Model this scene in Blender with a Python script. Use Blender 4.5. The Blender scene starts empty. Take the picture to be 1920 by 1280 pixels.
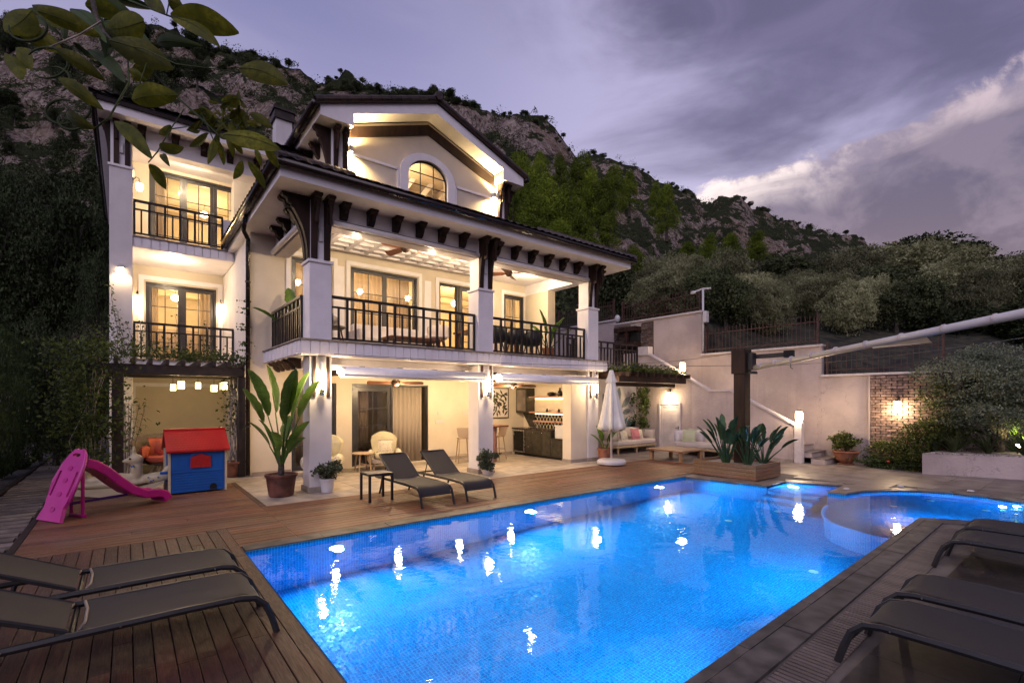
import bpy, math, random
import numpy as np
from mathutils import Vector, Matrix, noise
from mathutils.geometry import tessellate_polygon
random.seed(7); RS = np.random.RandomState(7)
R = math.radians; PI = math.pi
S = bpy.context.scene
COL = S.collection

# ---------------------------------------------------------------- camera
# world frame: X runs along the villa's front (to the right), Y runs from the pool towards the villa, Z up.
cam_d = bpy.data.cameras.new('camera'); cam = bpy.data.objects.new('camera', cam_d); COL.objects.link(cam)
S.camera = cam
cam_d.sensor_width = 36.0; cam_d.lens = 36.0 * 912.6 / 1920.0
cam_d.shift_y = 111.0 / 1920.0
cam_d.clip_start = 0.05; cam_d.clip_end = 3000
AZ = math.atan2(1152, 912.6)                 # angle of the view direction from the X axis
cam.location = (0, 0, 1.8); cam.rotation_euler = (R(90), 0, AZ - R(90))
VD = (math.cos(AZ), math.sin(AZ)); VR = (math.sin(AZ), -math.cos(AZ))

# ---------------------------------------------------------------- world: dusk sky with clouds
W = bpy.data.worlds.new('World'); S.world = W; W.use_nodes = True
nt = W.node_tree; nt.nodes.clear()
def N(t, typ, **kw):
    n = t.nodes.new(typ)
    for k, v in kw.items():
        if hasattr(n, k): setattr(n, k, v)
        else: n.inputs[k].default_value = v
    return n
def L(t, a, b): t.links.new(a, b)
def M(t, op, a, b=None, c=None, clamp=False):
    n = t.nodes.new('ShaderNodeMath'); n.operation = op; n.use_clamp = clamp
    for i, x in enumerate((a, b, c)):
        if x is None: continue
        if isinstance(x, (int, float)): n.inputs[i].default_value = x
        else: t.links.new(x, n.inputs[i])
    return n.outputs[0]
def MIXC(t, f, a, b, mode='MIX'):
    n = t.nodes.new('ShaderNodeMix'); n.data_type = 'RGBA'; n.blend_type = mode
    for s, x in ((n.inputs[0], f), (n.inputs[6], a), (n.inputs[7], b)):
        if isinstance(x, (int, float)): s.default_value = x
        elif isinstance(x, tuple): s.default_value = (*x, 1) if len(x) == 3 else x
        else: t.links.new(x, s)
    return n.outputs[2]
def RAMP(t, f, stops, interp='LINEAR'):
    n = t.nodes.new('ShaderNodeValToRGB'); n.color_ramp.interpolation = interp
    e = n.color_ramp.elements
    while len(e) < len(stops): e.new(0.5)
    for i, (p, c) in enumerate(stops):
        e[i].position = p; e[i].color = (*c, 1) if len(c) == 3 else c
    if not isinstance(f, (int, float)): t.links.new(f, n.inputs[0])
    return n.outputs[0]
def RANGE(t, v, a, b, c=0.0, d=1.0, smooth=True):
    n = t.nodes.new('ShaderNodeMapRange'); n.interpolation_type = 'SMOOTHSTEP' if smooth else 'LINEAR'
    t.links.new(v, n.inputs[0])
    for i, x in enumerate((a, b, c, d)): n.inputs[i + 1].default_value = x
    return n.outputs[0]
tc = N(nt, 'ShaderNodeTexCoord'); sx = N(nt, 'ShaderNodeSeparateXYZ'); L(nt, tc.outputs['Generated'], sx.inputs[0])
dx, dy, dz = sx.outputs
hor = M(nt, 'SQRT', M(nt, 'ADD', M(nt, 'MULTIPLY', dx, dx), M(nt, 'MULTIPLY', dy, dy)))
el = M(nt, 'ARCTAN2', dz, hor)                                  # elevation, radians
az = M(nt, 'ARCTAN2', dy, dx)                                   # azimuth from X axis
sky = N(nt, 'ShaderNodeTexSky'); sky.sky_type = 'NISHITA'; sky.sun_disc = False
sky.sun_elevation = R(1.5); sky.sun_rotation = R(75); sky.altitude = 50; sky.dust_density = 2.0; sky.ozone_density = 3.0
# clear-sky colours by elevation, brightest near the low western horizon (about 20 deg from the X axis)
base = RAMP(nt, M(nt, 'MULTIPLY', el, 0.9), [(0.0, (0.42, 0.37, 0.50)), (0.28, (0.40, 0.37, 0.56)), (0.5, (0.265, 0.255, 0.45)), (0.75, (0.13, 0.13, 0.28)), (1.0, (0.065, 0.07, 0.17))])
glow = RANGE(nt, M(nt, 'ABSOLUTE', M(nt, 'SUBTRACT', az, 0.55)), 0.0, 0.75, 1.0, 0.0)
base = MIXC(nt, M(nt, 'MULTIPLY', glow, 0.55), base, (0.60, 0.54, 0.74))
def noise_w(scale, det, rough, sc3=(1, 1, 2.6), dist=0.0, w=0.0):
    mp = N(nt, 'ShaderNodeMapping'); mp.inputs['Scale'].default_value = sc3; mp.inputs['Location'].default_value = (w, w * 0.7, 0)
    mp.inputs['Rotation'].default_value = (R(18), R(-14), 0)
    L(nt, tc.outputs['Generated'], mp.inputs[0])
    n = N(nt, 'ShaderNodeTexNoise'); n.inputs['Scale'].default_value = scale; n.inputs['Detail'].default_value = det
    n.inputs['Roughness'].default_value = rough; n.inputs['Distortion'].default_value = dist
    L(nt, mp.outputs[0], n.inputs[0]); return n.outputs[0]
n1 = noise_w(2.0, 7, 0.55, (1, 1, 3.2), 0.5, 1.3); n2 = noise_w(4.5, 8, 0.58, (1, 1, 2.8), 0.8, 4.1); n3 = noise_w(9, 7, 0.6, (1, 1, 1.3), 0.2, 2.2)
# a cloud bank climbing from the low horizon (az ~0.62) up to the right (az falls): line in (az, el)
line = M(nt, 'SUBTRACT', M(nt, 'ADD', 0.385, M(nt, 'MULTIPLY', M(nt, 'SUBTRACT', 0.47, az), 0.18)), el)   # >0 below the bank's upper edge
wob = M(nt, 'ADD', M(nt, 'MULTIPLY', M(nt, 'SUBTRACT', n2, 0.5), 0.16), M(nt, 'MULTIPLY', M(nt, 'SUBTRACT', n3, 0.5), 0.16))
linew = M(nt, 'ADD', line, wob)
bank = RANGE(nt, linew, -0.008, 0.018)
deep = RANGE(nt, linew, 0.02, 0.11)
edge_c = MIXC(nt, RANGE(nt, n3, 0.40, 0.60), (0.28, 0.23, 0.31), MIXC(nt, RANGE(nt, az, 0.20, 0.44), (0.58, 0.46, 0.50), (1.0, 0.84, 0.80)))
under_c = MIXC(nt, RANGE(nt, n3, 0.40, 0.62), (0.110, 0.095, 0.155), (0.21, 0.17, 0.235))
bank_c = MIXC(nt, deep, edge_c, under_c)
# high grey veil, upper right
veil = M(nt, 'MULTIPLY', RANGE(nt, M(nt, 'ADD', M(nt, 'ADD', el, M(nt, 'MULTIPLY', az, -0.42)), M(nt, 'MULTIPLY', M(nt, 'SUBTRACT', n1, 0.5), 0.7)), 0.17, 0.46), RANGE(nt, az, 1.15, 0.60))
veil_c = MIXC(nt, RANGE(nt, n2, 0.35, 0.65), (0.088, 0.074, 0.145), (0.135, 0.115, 0.21))
c = MIXC(nt, M(nt, 'MULTIPLY', RANGE(nt, n1, 0.45, 0.75), 0.35), base, (0.45, 0.40, 0.55))
c = MIXC(nt, M(nt, 'MULTIPLY', veil, 0.90), c, veil_c)
c = MIXC(nt, M(nt, 'MULTIPLY', bank, RANGE(nt, az, 0.66, 0.50, 0.0, 1.0)), c, bank_c)
below = RANGE(nt, el, -0.05, 0.0)
c = MIXC(nt, below, (0.06, 0.055, 0.075), c)
bg1 = N(nt, 'ShaderNodeBackground'); L(nt, c, bg1.inputs[0]); bg1.inputs[1].default_value = 0.56
bg2 = N(nt, 'ShaderNodeBackground'); L(nt, sky.outputs[0], bg2.inputs[0]); bg2.inputs[1].default_value = 0.02
ad = N(nt, 'ShaderNodeAddShader'); L(nt, bg1.outputs[0], ad.inputs[0]); L(nt, bg2.outputs[0], ad.inputs[1])
wo = N(nt, 'ShaderNodeOutputWorld'); L(nt, ad.outputs[0], wo.inputs[0])

# ---------------------------------------------------------------- last daylight from the open sky behind the camera: a very soft lamp
sun_d = bpy.data.lights.new('dusk_light', 'SUN'); sun_d.energy = 0.85; sun_d.angle = R(60); sun_d.color = (0.88, 0.78, 0.96)
sun_o = bpy.data.objects.new('dusk_light', sun_d); COL.objects.link(sun_o)
sun_o.rotation_euler = Vector((VD[0] * 0.9 + 0.25, VD[1] * 0.9, -0.80)).to_track_quat('-Z', 'Y').to_euler()

# ---------------------------------------------------------------- exposure, sampling
S.view_settings.view_transform = 'Standard'; S.view_settings.look = 'None'
S.view_settings.exposure = 1.0; S.view_settings.gamma = 1.0; S.view_settings.use_curve_mapping = False
S.cycles.use_denoising = True
S.cycles.max_bounces = 7; S.cycles.diffuse_bounces = 3; S.cycles.glossy_bounces = 3; S.cycles.transmission_bounces = 5
S.cycles.transparent_max_bounces = 12; S.cycles.sample_clamp_indirect = 4.0; S.cycles.caustics_reflective = False; S.cycles.caustics_refractive = False
S.cycles.use_light_tree = True; S.cycles.use_adaptive_sampling = True; S.cycles.adaptive_threshold = 0.015

# ---------------------------------------------------------------- materials
MATS = {}
def newmat(name):
    m = bpy.data.materials.new(name); m.use_nodes = True; MATS[name] = m
    t = m.node_tree; return m, t, t.nodes['Principled BSDF']
def posn(t, sc=(1, 1, 1), obj=False):
    mp = N(t, 'ShaderNodeMapping'); mp.inputs['Scale'].default_value = sc
    if obj:
        g = N(t, 'ShaderNodeTexCoord'); L(t, g.outputs['Object'], mp.inputs[0])
    else:
        g = N(t, 'ShaderNodeNewGeometry'); L(t, g.outputs['Position'], mp.inputs[0])
    return mp.outputs[0]
def tnoise(t, vec, scale, det=4, rough=0.55, dist=0):
    n = N(t, 'ShaderNodeTexNoise'); n.inputs['Scale'].default_value = scale; n.inputs['Detail'].default_value = det
    n.inputs['Roughness'].default_value = rough; n.inputs['Distortion'].default_value = dist; L(t, vec, n.inputs[0]); return n.outputs[0]
def bumpn(t, b, h, strength=0.3, dist=0.01):
    bn = N(t, 'ShaderNodeBump'); bn.inputs['Strength'].default_value = strength; bn.inputs['Distance'].default_value = dist
    L(t, h, bn.inputs['Height']); L(t, bn.outputs[0], b.inputs['Normal']); return bn
def pm(name, col, rough=0.6, metal=0.0, var=0.12, vs=3.0, bump=0.15, bs=40.0, bd=0.004, sc=(1, 1, 1), rnd=0.0, spec=None, coat=0, streak=0.0, crack=0.0):
    m, t, b = newmat(name)
    p = posn(t, sc)
    n = tnoise(t, p, vs, 5, 0.6)
    dark = tuple(x * (1 - 2 * var) for x in col); lite = tuple(min(1, x * (1 + 1.4 * var)) for x in col)
    cc = MIXC(t, RANGE(t, n, 0.3, 0.7), dark, lite)
    if rnd:
        oi = N(t, 'ShaderNodeObjectInfo')
        hsv = N(t, 'ShaderNodeHueSaturation'); L(t, cc, hsv.inputs['Color'])
        L(t, RANGE(t, oi.outputs['Random'], 0, 1, 1 - rnd, 1 + rnd, False), hsv.inputs['Value']); cc = hsv.outputs[0]
    if streak:
        st = tnoise(t, posn(t, (2.6, 2.6, 0.16)), 1.6, 6, 0.65); pt = tnoise(t, posn(t), 0.9, 6, 0.6, 0.8)
        cc = MIXC(t, M(t, 'MULTIPLY', RANGE(t, st, 0.50, 0.74), streak), cc, tuple(x * 0.45 for x in col))
        cc = MIXC(t, M(t, 'MULTIPLY', RANGE(t, pt, 0.52, 0.72), streak * 0.6), cc, tuple(x * 0.65 for x in col))
    if crack:
        vo = N(t, 'ShaderNodeTexVoronoi'); vo.feature = 'DISTANCE_TO_EDGE'; vo.inputs['Scale'].default_value = 0.55
        vd = N(t, 'ShaderNodeVectorMath'); vd.operation = 'ADD'; L(t, posn(t), vd.inputs[0]); nz = N(t, 'ShaderNodeTexNoise'); nz.inputs['Scale'].default_value = 3.0; nz.inputs['Detail'].default_value = 6; L(t, posn(t), nz.inputs[0]); L(t, nz.outputs['Color'], vd.inputs[1]); L(t, vd.outputs[0], vo.inputs[0])
        ck = M(t, 'MULTIPLY', M(t, 'SUBTRACT', 1.0, RANGE(t, vo.outputs['Distance'], 0.0, 0.006)), RANGE(t, tnoise(t, posn(t), 0.35, 2), 0.5, 0.6))
        cc = MIXC(t, M(t, 'MULTIPLY', ck, crack), cc, tuple(x * 0.35 for x in col))
    L(t, cc, b.inputs['Base Color'])
    nr = tnoise(t, p, vs * 4, 3); L(t, RANGE(t, nr, 0.2, 0.8, max(0.03, rough - 0.08), min(1, rough + 0.08)), b.inputs['Roughness'])
    b.inputs['Metallic'].default_value = metal
    if spec is not None: b.inputs['Specular IOR Level'].default_value = spec
    if coat: b.inputs['Coat Weight'].default_value = coat
    if bump: bumpn(t, b, tnoise(t, p, bs, 4), bump, bd)
    return m
def emis(name, col, s, facing=False):
    m, t, b = newmat(name); b.inputs['Base Color'].default_value = (*col, 1); b.inputs['Emission Color'].default_value = (*col, 1)
    b.inputs['Emission Strength'].default_value = s; b.inputs['Roughness'].default_value = 0.4; return m
def plankmat(name, col, axis, rnd=0.3, rough=0.55):
    m, t, b = newmat(name)
    oi = N(t, 'ShaderNodeObjectInfo')
    sc = (0.9, 14, 14) if axis == 0 else ((14, 0.9, 14) if axis == 1 else (14, 14, 0.9))
    p = posn(t, sc)
    ad = N(t, 'ShaderNodeVectorMath'); ad.operation = 'ADD'; L(t, p, ad.inputs[0])
    sm = N(t, 'ShaderNodeVectorMath'); sm.operation = 'SCALE'; sm.inputs[0].default_value = (37, 17, 29); L(t, oi.outputs['Random'], sm.inputs['Scale']); L(t, sm.outputs[0], ad.inputs[1])
    n = tnoise(t, ad.outputs[0], 2.2, 7, 0.62, 0.6); nf = tnoise(t, ad.outputs[0], 9, 4, 0.7); nb = tnoise(t, posn(t), 1.1, 4, 0.6)
    cc = RAMP(t, n, [(0.25, tuple(x * 0.42 for x in col)), (0.5, col), (0.78, tuple(min(1, x * 1.55) for x in col))])
    cc = MIXC(t, M(t, 'MULTIPLY', RANGE(t, nf, 0.5, 0.75), 0.5), cc, tuple(x * 0.45 for x in col))
    cc = MIXC(t, M(t, 'MULTIPLY', RANGE(t, nb, 0.42, 0.7), 0.35), cc, (col[0] * 1.1, col[0] * 0.85, col[0] * 0.7))
    hsv = N(t, 'ShaderNodeHueSaturation'); L(t, cc, hsv.inputs['Color']); L(t, RANGE(t, oi.outputs['Random'], 0, 1, 1 - rnd, 1 + rnd, False), hsv.inputs['Value'])
    L(t, M(t, 'ADD', 0.5, M(t, 'MULTIPLY', M(t, 'SUBTRACT', M(t, 'FRACT', M(t, 'MULTIPLY', oi.outputs['Random'], 7.3)), 0.5), 0.025)), hsv.inputs['Hue'])
    L(t, hsv.outputs[0], b.inputs['Base Color']); L(t, RANGE(t, nf, 0.2, 0.8, rough - 0.15, rough + 0.2), b.inputs['Roughness'])
    bumpn(t, b, n, 0.35, 0.006); return m
def leafmat(name, col, trans=0.25, rough=0.5, rnd=0.3, ns=1.5, col2=None):
    m, t, b = newmat(name)
    p = posn(t); oi = N(t, 'ShaderNodeObjectInfo')
    n = tnoise(t, p, ns, 4, 0.6); n2 = tnoise(t, p, ns * 9, 2)
    c2 = col2 or tuple(min(1, x * 1.7) for x in col)
    cc = MIXC(t, RANGE(t, n, 0.35, 0.68), tuple(x * 0.55 for x in col), c2)
    cc = MIXC(t, RANGE(t, n2, 0.35, 0.7), cc, col)
    hsv = N(t, 'ShaderNodeHueSaturation'); L(t, cc, hsv.inputs['Color']); L(t, RANGE(t, oi.outputs['Random'], 0, 1, 1 - rnd, 1 + rnd, False), hsv.inputs['Value'])
    L(t, hsv.outputs[0], b.inputs['Base Color']); b.inputs['Roughness'].default_value = rough
    b.inputs['Specular IOR Level'].default_value = 0.22
    if trans:
        tr = N(t, 'ShaderNodeBsdfTranslucent'); L(t, hsv.outputs[0], tr.inputs[0]); mx = N(t, 'ShaderNodeMixShader'); mx.inputs[0].default_value = trans
        L(t, b.outputs[0], mx.inputs[1]); L(t, tr.outputs[0], mx.inputs[2]); L(t, mx.outputs[0], t.nodes['Material Output'].inputs[0])
    return m

pm('white_render', (0.66, 0.62, 0.62), 0.75, var=0.05, vs=1.2, bump=0.25, bs=60, bd=0.003, streak=0.10)
pm('white_paint', (0.78, 0.74, 0.76), 0.5, var=0.03, bump=0.05)
pm('cream_render', (0.62, 0.54, 0.43), 0.8, var=0.05, vs=1.0, bump=0.25, bs=70, bd=0.003)
pm('wall_stucco', (0.44, 0.36, 0.33), 0.85, var=0.10, vs=0.8, bump=0.9, bs=14, bd=0.014, streak=0.30, crack=0.5)
pm('coping_white', (0.55, 0.49, 0.48), 0.6, var=0.08, bump=0.1, streak=0.2)
pm('stone_skirt', (0.30, 0.25, 0.21), 0.6, var=0.15, bump=0.2)
pm('brown_wood', (0.032, 0.015, 0.010), 0.6, var=0.25, vs=6, bump=0.2, sc=(1, 1, 0.25), spec=0.25)
pm('pergola_wood', (0.022, 0.013, 0.010), 0.5, var=0.3, vs=6, bump=0.3)
pm('rail_metal', (0.016, 0.011, 0.010), 0.35, var=0.2, bump=0.05)
pm('gutter_brown', (0.022, 0.013, 0.011), 0.22, metal=0.3, var=0.15, bump=0.05)
pm('roof_tile', (0.045, 0.028, 0.024), 0.55, var=0.3, vs=4, bump=0.4, bs=25, rnd=0.25)
pm('window_frame', (0.035, 0.034, 0.040), 0.35, var=0.1, bump=0.03)
pm('curtain_dusky', (0.30, 0.23, 0.19), 0.9, var=0.08, vs=3, bump=0.1)
pm('room_wall', (0.62, 0.52, 0.38), 0.85, var=0.05)
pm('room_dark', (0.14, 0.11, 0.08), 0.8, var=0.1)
plankmat('deck_x', (0.150, 0.058, 0.024), 0); plankmat('deck_y_dim', (0.066, 0.026, 0.013), 1)  # Y-run boards of the near deck carry the dimmer foreground light in their colour
plankmat('planter_wood', (0.20, 0.105, 0.052), 0, 0.15); plankmat('teak', (0.26, 0.14, 0.07), 0, 0.1); plankmat('pale_wood', (0.42, 0.29, 0.17), 2, 0.1)
pm('sub_black', (0.010, 0.008, 0.007), 0.9)
pm('travertine', (0.40, 0.34, 0.27), 0.42, var=0.18, vs=3.5, bump=0.2, bs=18, rnd=0.13)
pm('grout', (0.16, 0.135, 0.11), 0.85)
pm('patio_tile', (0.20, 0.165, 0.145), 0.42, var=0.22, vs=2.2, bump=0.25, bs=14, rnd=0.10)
pm('patio_near_dim', (0.040, 0.031, 0.028), 0.45, var=0.22, vs=2.5, bump=0.25, bs=14, rnd=0.12)  # near slabs darkened in colour for the light fall-off towards the frame edge
pm('coping_stone', (0.070, 0.062, 0.058), 0.58, var=0.35, vs=5, bump=0.4, bs=22, sc=(1, 1, 1), rnd=0.15)
pm('coping_pale', (0.20, 0.165, 0.14), 0.35, var=0.2, vs=5, bump=0.3, bs=22, rnd=0.1)
pm('grate_bar', (0.12, 0.095, 0.085), 0.5, rnd=0.2)
pm('paver', (0.17, 0.14, 0.12), 0.85, var=0.2, bump=0.4, rnd=0.2)
pm('gravel', (0.035, 0.03, 0.028), 0.9, var=0.5, vs=40, bump=1.0, bs=60, bd=0.02)
pm('soil', (0.03, 0.022, 0.016), 0.95, var=0.3)
pm('white_pebble', (0.40, 0.34, 0.30), 0.8, var=0.4, vs=30, bump=1.0, bs=45, bd=0.03)
pm('terracotta', (0.22, 0.082, 0.045), 0.65, var=0.2, vs=6, bump=0.3, bs=20)
pm('terracotta_dark', (0.12, 0.042, 0.026), 0.6, var=0.3, vs=5, bump=0.4, bs=20)
pm('white_plastic', (0.55, 0.53, 0.53), 0.4, var=0.03, bump=0)
pm('pink_plastic', (0.50, 0.035, 0.26), 0.38, var=0.06, bump=0.03)
pm('pink_chute', (0.42, 0.006, 0.19), 0.33, var=0.06, bump=0.03)
pm('purple_plastic', (0.06, 0.012, 0.16), 0.4, var=0.05, bump=0)
pm('red_plastic', (0.42, 0.012, 0.010), 0.42, var=0.06, bump=0.05)
pm('blue_plastic', (0.004, 0.085, 0.36), 0.42, var=0.06, bump=0.05)
pm('cream_plastic', (0.50, 0.42, 0.26), 0.45, var=0.06, bump=0.03)
pm('dark_hole', (0.006, 0.005, 0.006), 0.9)
pm('orange_cushion', (0.50, 0.11, 0.065), 0.85, var=0.1, bump=0.2, bs=120)
pm('wicker', (0.15, 0.11, 0.085), 0.7, var=0.3, vs=60, bump=0.8, bs=140, bd=0.01)
pm('alu_grey', (0.028, 0.026, 0.027), 0.42, metal=0.3, var=0.08, bump=0.02)
pm('steel', (0.5, 0.5, 0.52), 0.25, metal=1.0)
pm('cushion_cream', (0.52, 0.45, 0.40), 0.9, var=0.05, bump=0.2, bs=150)
pm('cushion_white', (0.62, 0.56, 0.54), 0.9, var=0.05, bump=0.2, bs=150)
pm('cushion_pink', (0.55, 0.20, 0.22), 0.9, var=0.06, bump=0.2, bs=150)
pm('cushion_green', (0.45, 0.47, 0.30), 0.9, var=0.06, bump=0.2, bs=150)
pm('armchair_yellow', (0.52, 0.47, 0.31), 0.9, var=0.08, bump=0.2, bs=150)
pm('cabinet_green', (0.032, 0.027, 0.018), 0.45, var=0.3, vs=8, bump=0.2)
pm('worktop_dark', (0.03, 0.02, 0.018), 0.25)
pm('shelf_pink', (0.42, 0.22, 0.17), 0.5, var=0.12)
pm('rust_iron', (0.065, 0.028, 0.020), 0.6, var=0.3, vs=20)
pm('umbrella_cloth', (0.70, 0.68, 0.62), 0.85, var=0.05, bump=0.15)
pm('awning_white', (0.80, 0.77, 0.78), 0.4, var=0.04, bump=0, streak=0.12)
pm('bark', (0.06, 0.045, 0.035), 0.9, var=0.35, vs=15, bump=0.8, bs=30, bd=0.02)
pm('pale_stem', (0.30, 0.25, 0.21), 0.85, var=0.3, vs=15, bump=0.5)
pm('black_pipe', (0.012, 0.011, 0.011), 0.35)
pm('chair_dark', (0.012, 0.014, 0.017), 0.7)
pm('brick', (0.25, 0.165, 0.13), 0.85, var=0.25, vs=14, bump=0.7, bs=30, bd=0.01, rnd=0.3)
pm('mortar', (0.035, 0.026, 0.022), 0.95, var=0.2)
pm('slate', (0.105, 0.070, 0.055), 0.85, var=0.3, vs=12, bump=0.6, rnd=0.4)
pm('paint_teal', (0.10, 0.20, 0.22), 0.8, var=0.2); pm('paint_grey', (0.22, 0.25, 0.26), 0.8, var=0.2); pm('paint_green', (0.05, 0.28, 0.17), 0.8, var=0.1); pm('mural_white', (0.62, 0.57, 0.55), 0.8, var=0.03)
pm('fan_wood', (0.16, 0.06, 0.03), 0.5, var=0.2)
pm('hill_soil', (0.035, 0.033, 0.018), 0.95, var=0.4, vs=2.5, bump=1.0, bs=6, bd=0.08); pm('rock_dark', (0.10, 0.085, 0.075), 0.9)
emis('bulb_warm', (1.0, 0.70, 0.36), 22.0); emis('bulb_bright', (1.0, 0.74, 0.42), 60.0); emis('lamp_white', (1.0, 0.85, 0.62), 12.0)
emis('cove_strip', (1.0, 0.72, 0.30), 5.0); emis('pool_lens', (0.75, 0.95, 1.0), 90.0); emis('lantern_glow', (1.0, 0.74, 0.32), 2.6); emis('led_blue', (0.2, 0.3, 1.0), 3.0)
leafmat('leaf_big', (0.075, 0.15, 0.03), 0.3, 0.35, 0.15, 2.0); leafmat('leaf_banana', (0.085, 0.15, 0.028), 0.3, 0.32, 0.15, 2.0)
leafmat('leaf_branch', (0.070, 0.080, 0.008), 0.40, 0.6, 0.4, 9.0, (0.15, 0.155, 0.016)); leafmat('leaf_vine', (0.06, 0.085, 0.02), 0.3, 0.5, 0.3, 4)
leafmat('leaf_olive', (0.17, 0.175, 0.075), 0.2, 0.6, 0.42, 0.7, (0.40, 0.40, 0.22)); leafmat('leaf_olive_blue', (0.15, 0.175, 0.11), 0.2, 0.6, 0.15, 3.0, (0.30, 0.33, 0.22))
leafmat('leaf_pine', (0.11, 0.16, 0.012), 0.25, 0.7, 0.35, 0.4, (0.24, 0.30, 0.03)); leafmat('leaf_dark', (0.030, 0.042, 0.014), 0.1, 0.7, 0.3, 0.8)
leafmat('leaf_oak', (0.055, 0.066, 0.026), 0.1, 0.7, 0.4, 0.3); leafmat('leaf_hedge', (0.032, 0.052, 0.014), 0.15, 0.6, 0.2, 1.5); leafmat('leaf_strelitzia', (0.035, 0.075, 0.035), 0.15, 0.35, 0.2, 3.0)
leafmat('leaf_jade', (0.06, 0.075, 0.04), 0.1, 0.4, 0.2, 8.0); leafmat('leaf_dry', (0.14, 0.11, 0.085), 0.2, 0.8, 0.2, 2.0); leafmat('leaf_yucca', (0.05, 0.065, 0.025), 0.2, 0.5, 0.2, 3.0)
leafmat('leaf_bush', (0.05, 0.07, 0.015), 0.2, 0.5, 0.2, 3.0, (0.13, 0.14, 0.03))

for nm_, c_ in (('curtain', (0.72, 0.64, 0.56)),):
    m, t, b = newmat(nm_); b.inputs['Base Color'].default_value = (*c_, 1); b.inputs['Roughness'].default_value = 0.9
    tr = N(t, 'ShaderNodeBsdfTranslucent'); tr.inputs[0].default_value = (*c_, 1); mx = N(t, 'ShaderNodeMixShader'); mx.inputs[0].default_value = 0.65
    L(t, b.outputs[0], mx.inputs[1]); L(t, tr.outputs[0], mx.inputs[2]); L(t, mx.outputs[0], t.nodes['Material Output'].inputs[0])
# cloth for the lounger slings: woven mesh
m, t, b = newmat('sling')
p = posn(t, obj=True)
w1 = N(t, 'ShaderNodeTexWave'); w1.wave_type = 'BANDS'; w1.bands_direction = 'X'; w1.inputs['Scale'].default_value = 90; L(t, p, w1.inputs[0])
w2 = N(t, 'ShaderNodeTexWave'); w2.wave_type = 'BANDS'; w2.bands_direction = 'Y'; w2.inputs['Scale'].default_value = 90; L(t, p, w2.inputs[0])
wv = M(t, 'MULTIPLY', w1.outputs['Fac'], w2.outputs['Fac'])
L(t, MIXC(t, wv, (0.020, 0.017, 0.016), (0.050, 0.042, 0.040)), b.inputs['Base Color']); b.inputs['Roughness'].default_value = 0.75
bumpn(t, b, wv, 0.2, 0.001)
# window glass: thin pane
m, t, b = newmat('pane_glass')
tr = N(t, 'ShaderNodeBsdfTransparent'); tr.inputs[0].default_value = (0.93, 0.93, 0.92, 1); gl = N(t, 'ShaderNodeBsdfGlossy'); gl.inputs['Roughness'].default_value = 0.02
fr = N(t, 'ShaderNodeFresnel'); fr.inputs[0].default_value = 1.5; mx = N(t, 'ShaderNodeMixShader'); L(t, fr.outputs[0], mx.inputs[0]); L(t, tr.outputs[0], mx.inputs[1]); L(t, gl.outputs[0], mx.inputs[2])
L(t, mx.outputs[0], t.nodes['Material Output'].inputs[0])
# patterned upholstery
m, t, b = newmat('floral_cloth')
vo = N(t, 'ShaderNodeTexVoronoi'); vo.inputs['Scale'].default_value = 28; L(t, posn(t), vo.inputs[0])
L(t, MIXC(t, RANGE(t, vo.outputs['Distance'], 0.22, 0.3), (0.22, 0.17, 0.10), (0.60, 0.54, 0.42)), b.inputs['Base Color']); b.inputs['Roughness'].default_value = 0.9
# pool water
m, t, b = newmat('pool_water'); t.nodes.remove(b)
p = posn(t)
rf = N(t, 'ShaderNodeBsdfRefraction'); rf.inputs['IOR'].default_value = 1.33; rf.inputs['Color'].default_value = (0.80, 0.95, 1.0, 1); rf.inputs['Roughness'].default_value = 0.0
gl = N(t, 'ShaderNodeBsdfGlossy'); gl.inputs['Roughness'].default_value = 0.02; gl.inputs['Color'].default_value = (0.72, 0.86, 1.0, 1)
fr = N(t, 'ShaderNodeFresnel'); fr.inputs[0].default_value = 1.33
h = M(t, 'ADD', M(t, 'MULTIPLY', tnoise(t, p, 1.6, 2, 0.5, 0.6), 1.0), M(t, 'MULTIPLY', tnoise(t, posn(t, (1, 1.6, 1)), 7.5, 3, 0.5, 0.4), 0.16))
bn = N(t, 'ShaderNodeBump'); bn.inputs['Strength'].default_value = 0.17; bn.inputs['Distance'].default_value = 0.035; L(t, h, bn.inputs['Height'])
for s in (rf, gl, fr): L(t, bn.outputs[0], s.inputs['Normal'])
mx = N(t, 'ShaderNodeMixShader'); L(t, fr.outputs[0], mx.inputs[0]); L(t, rf.outputs[0], mx.inputs[1]); L(t, gl.outputs[0], mx.inputs[2])
L(t, mx.outputs[0], t.nodes['Material Output'].inputs[0])
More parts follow.
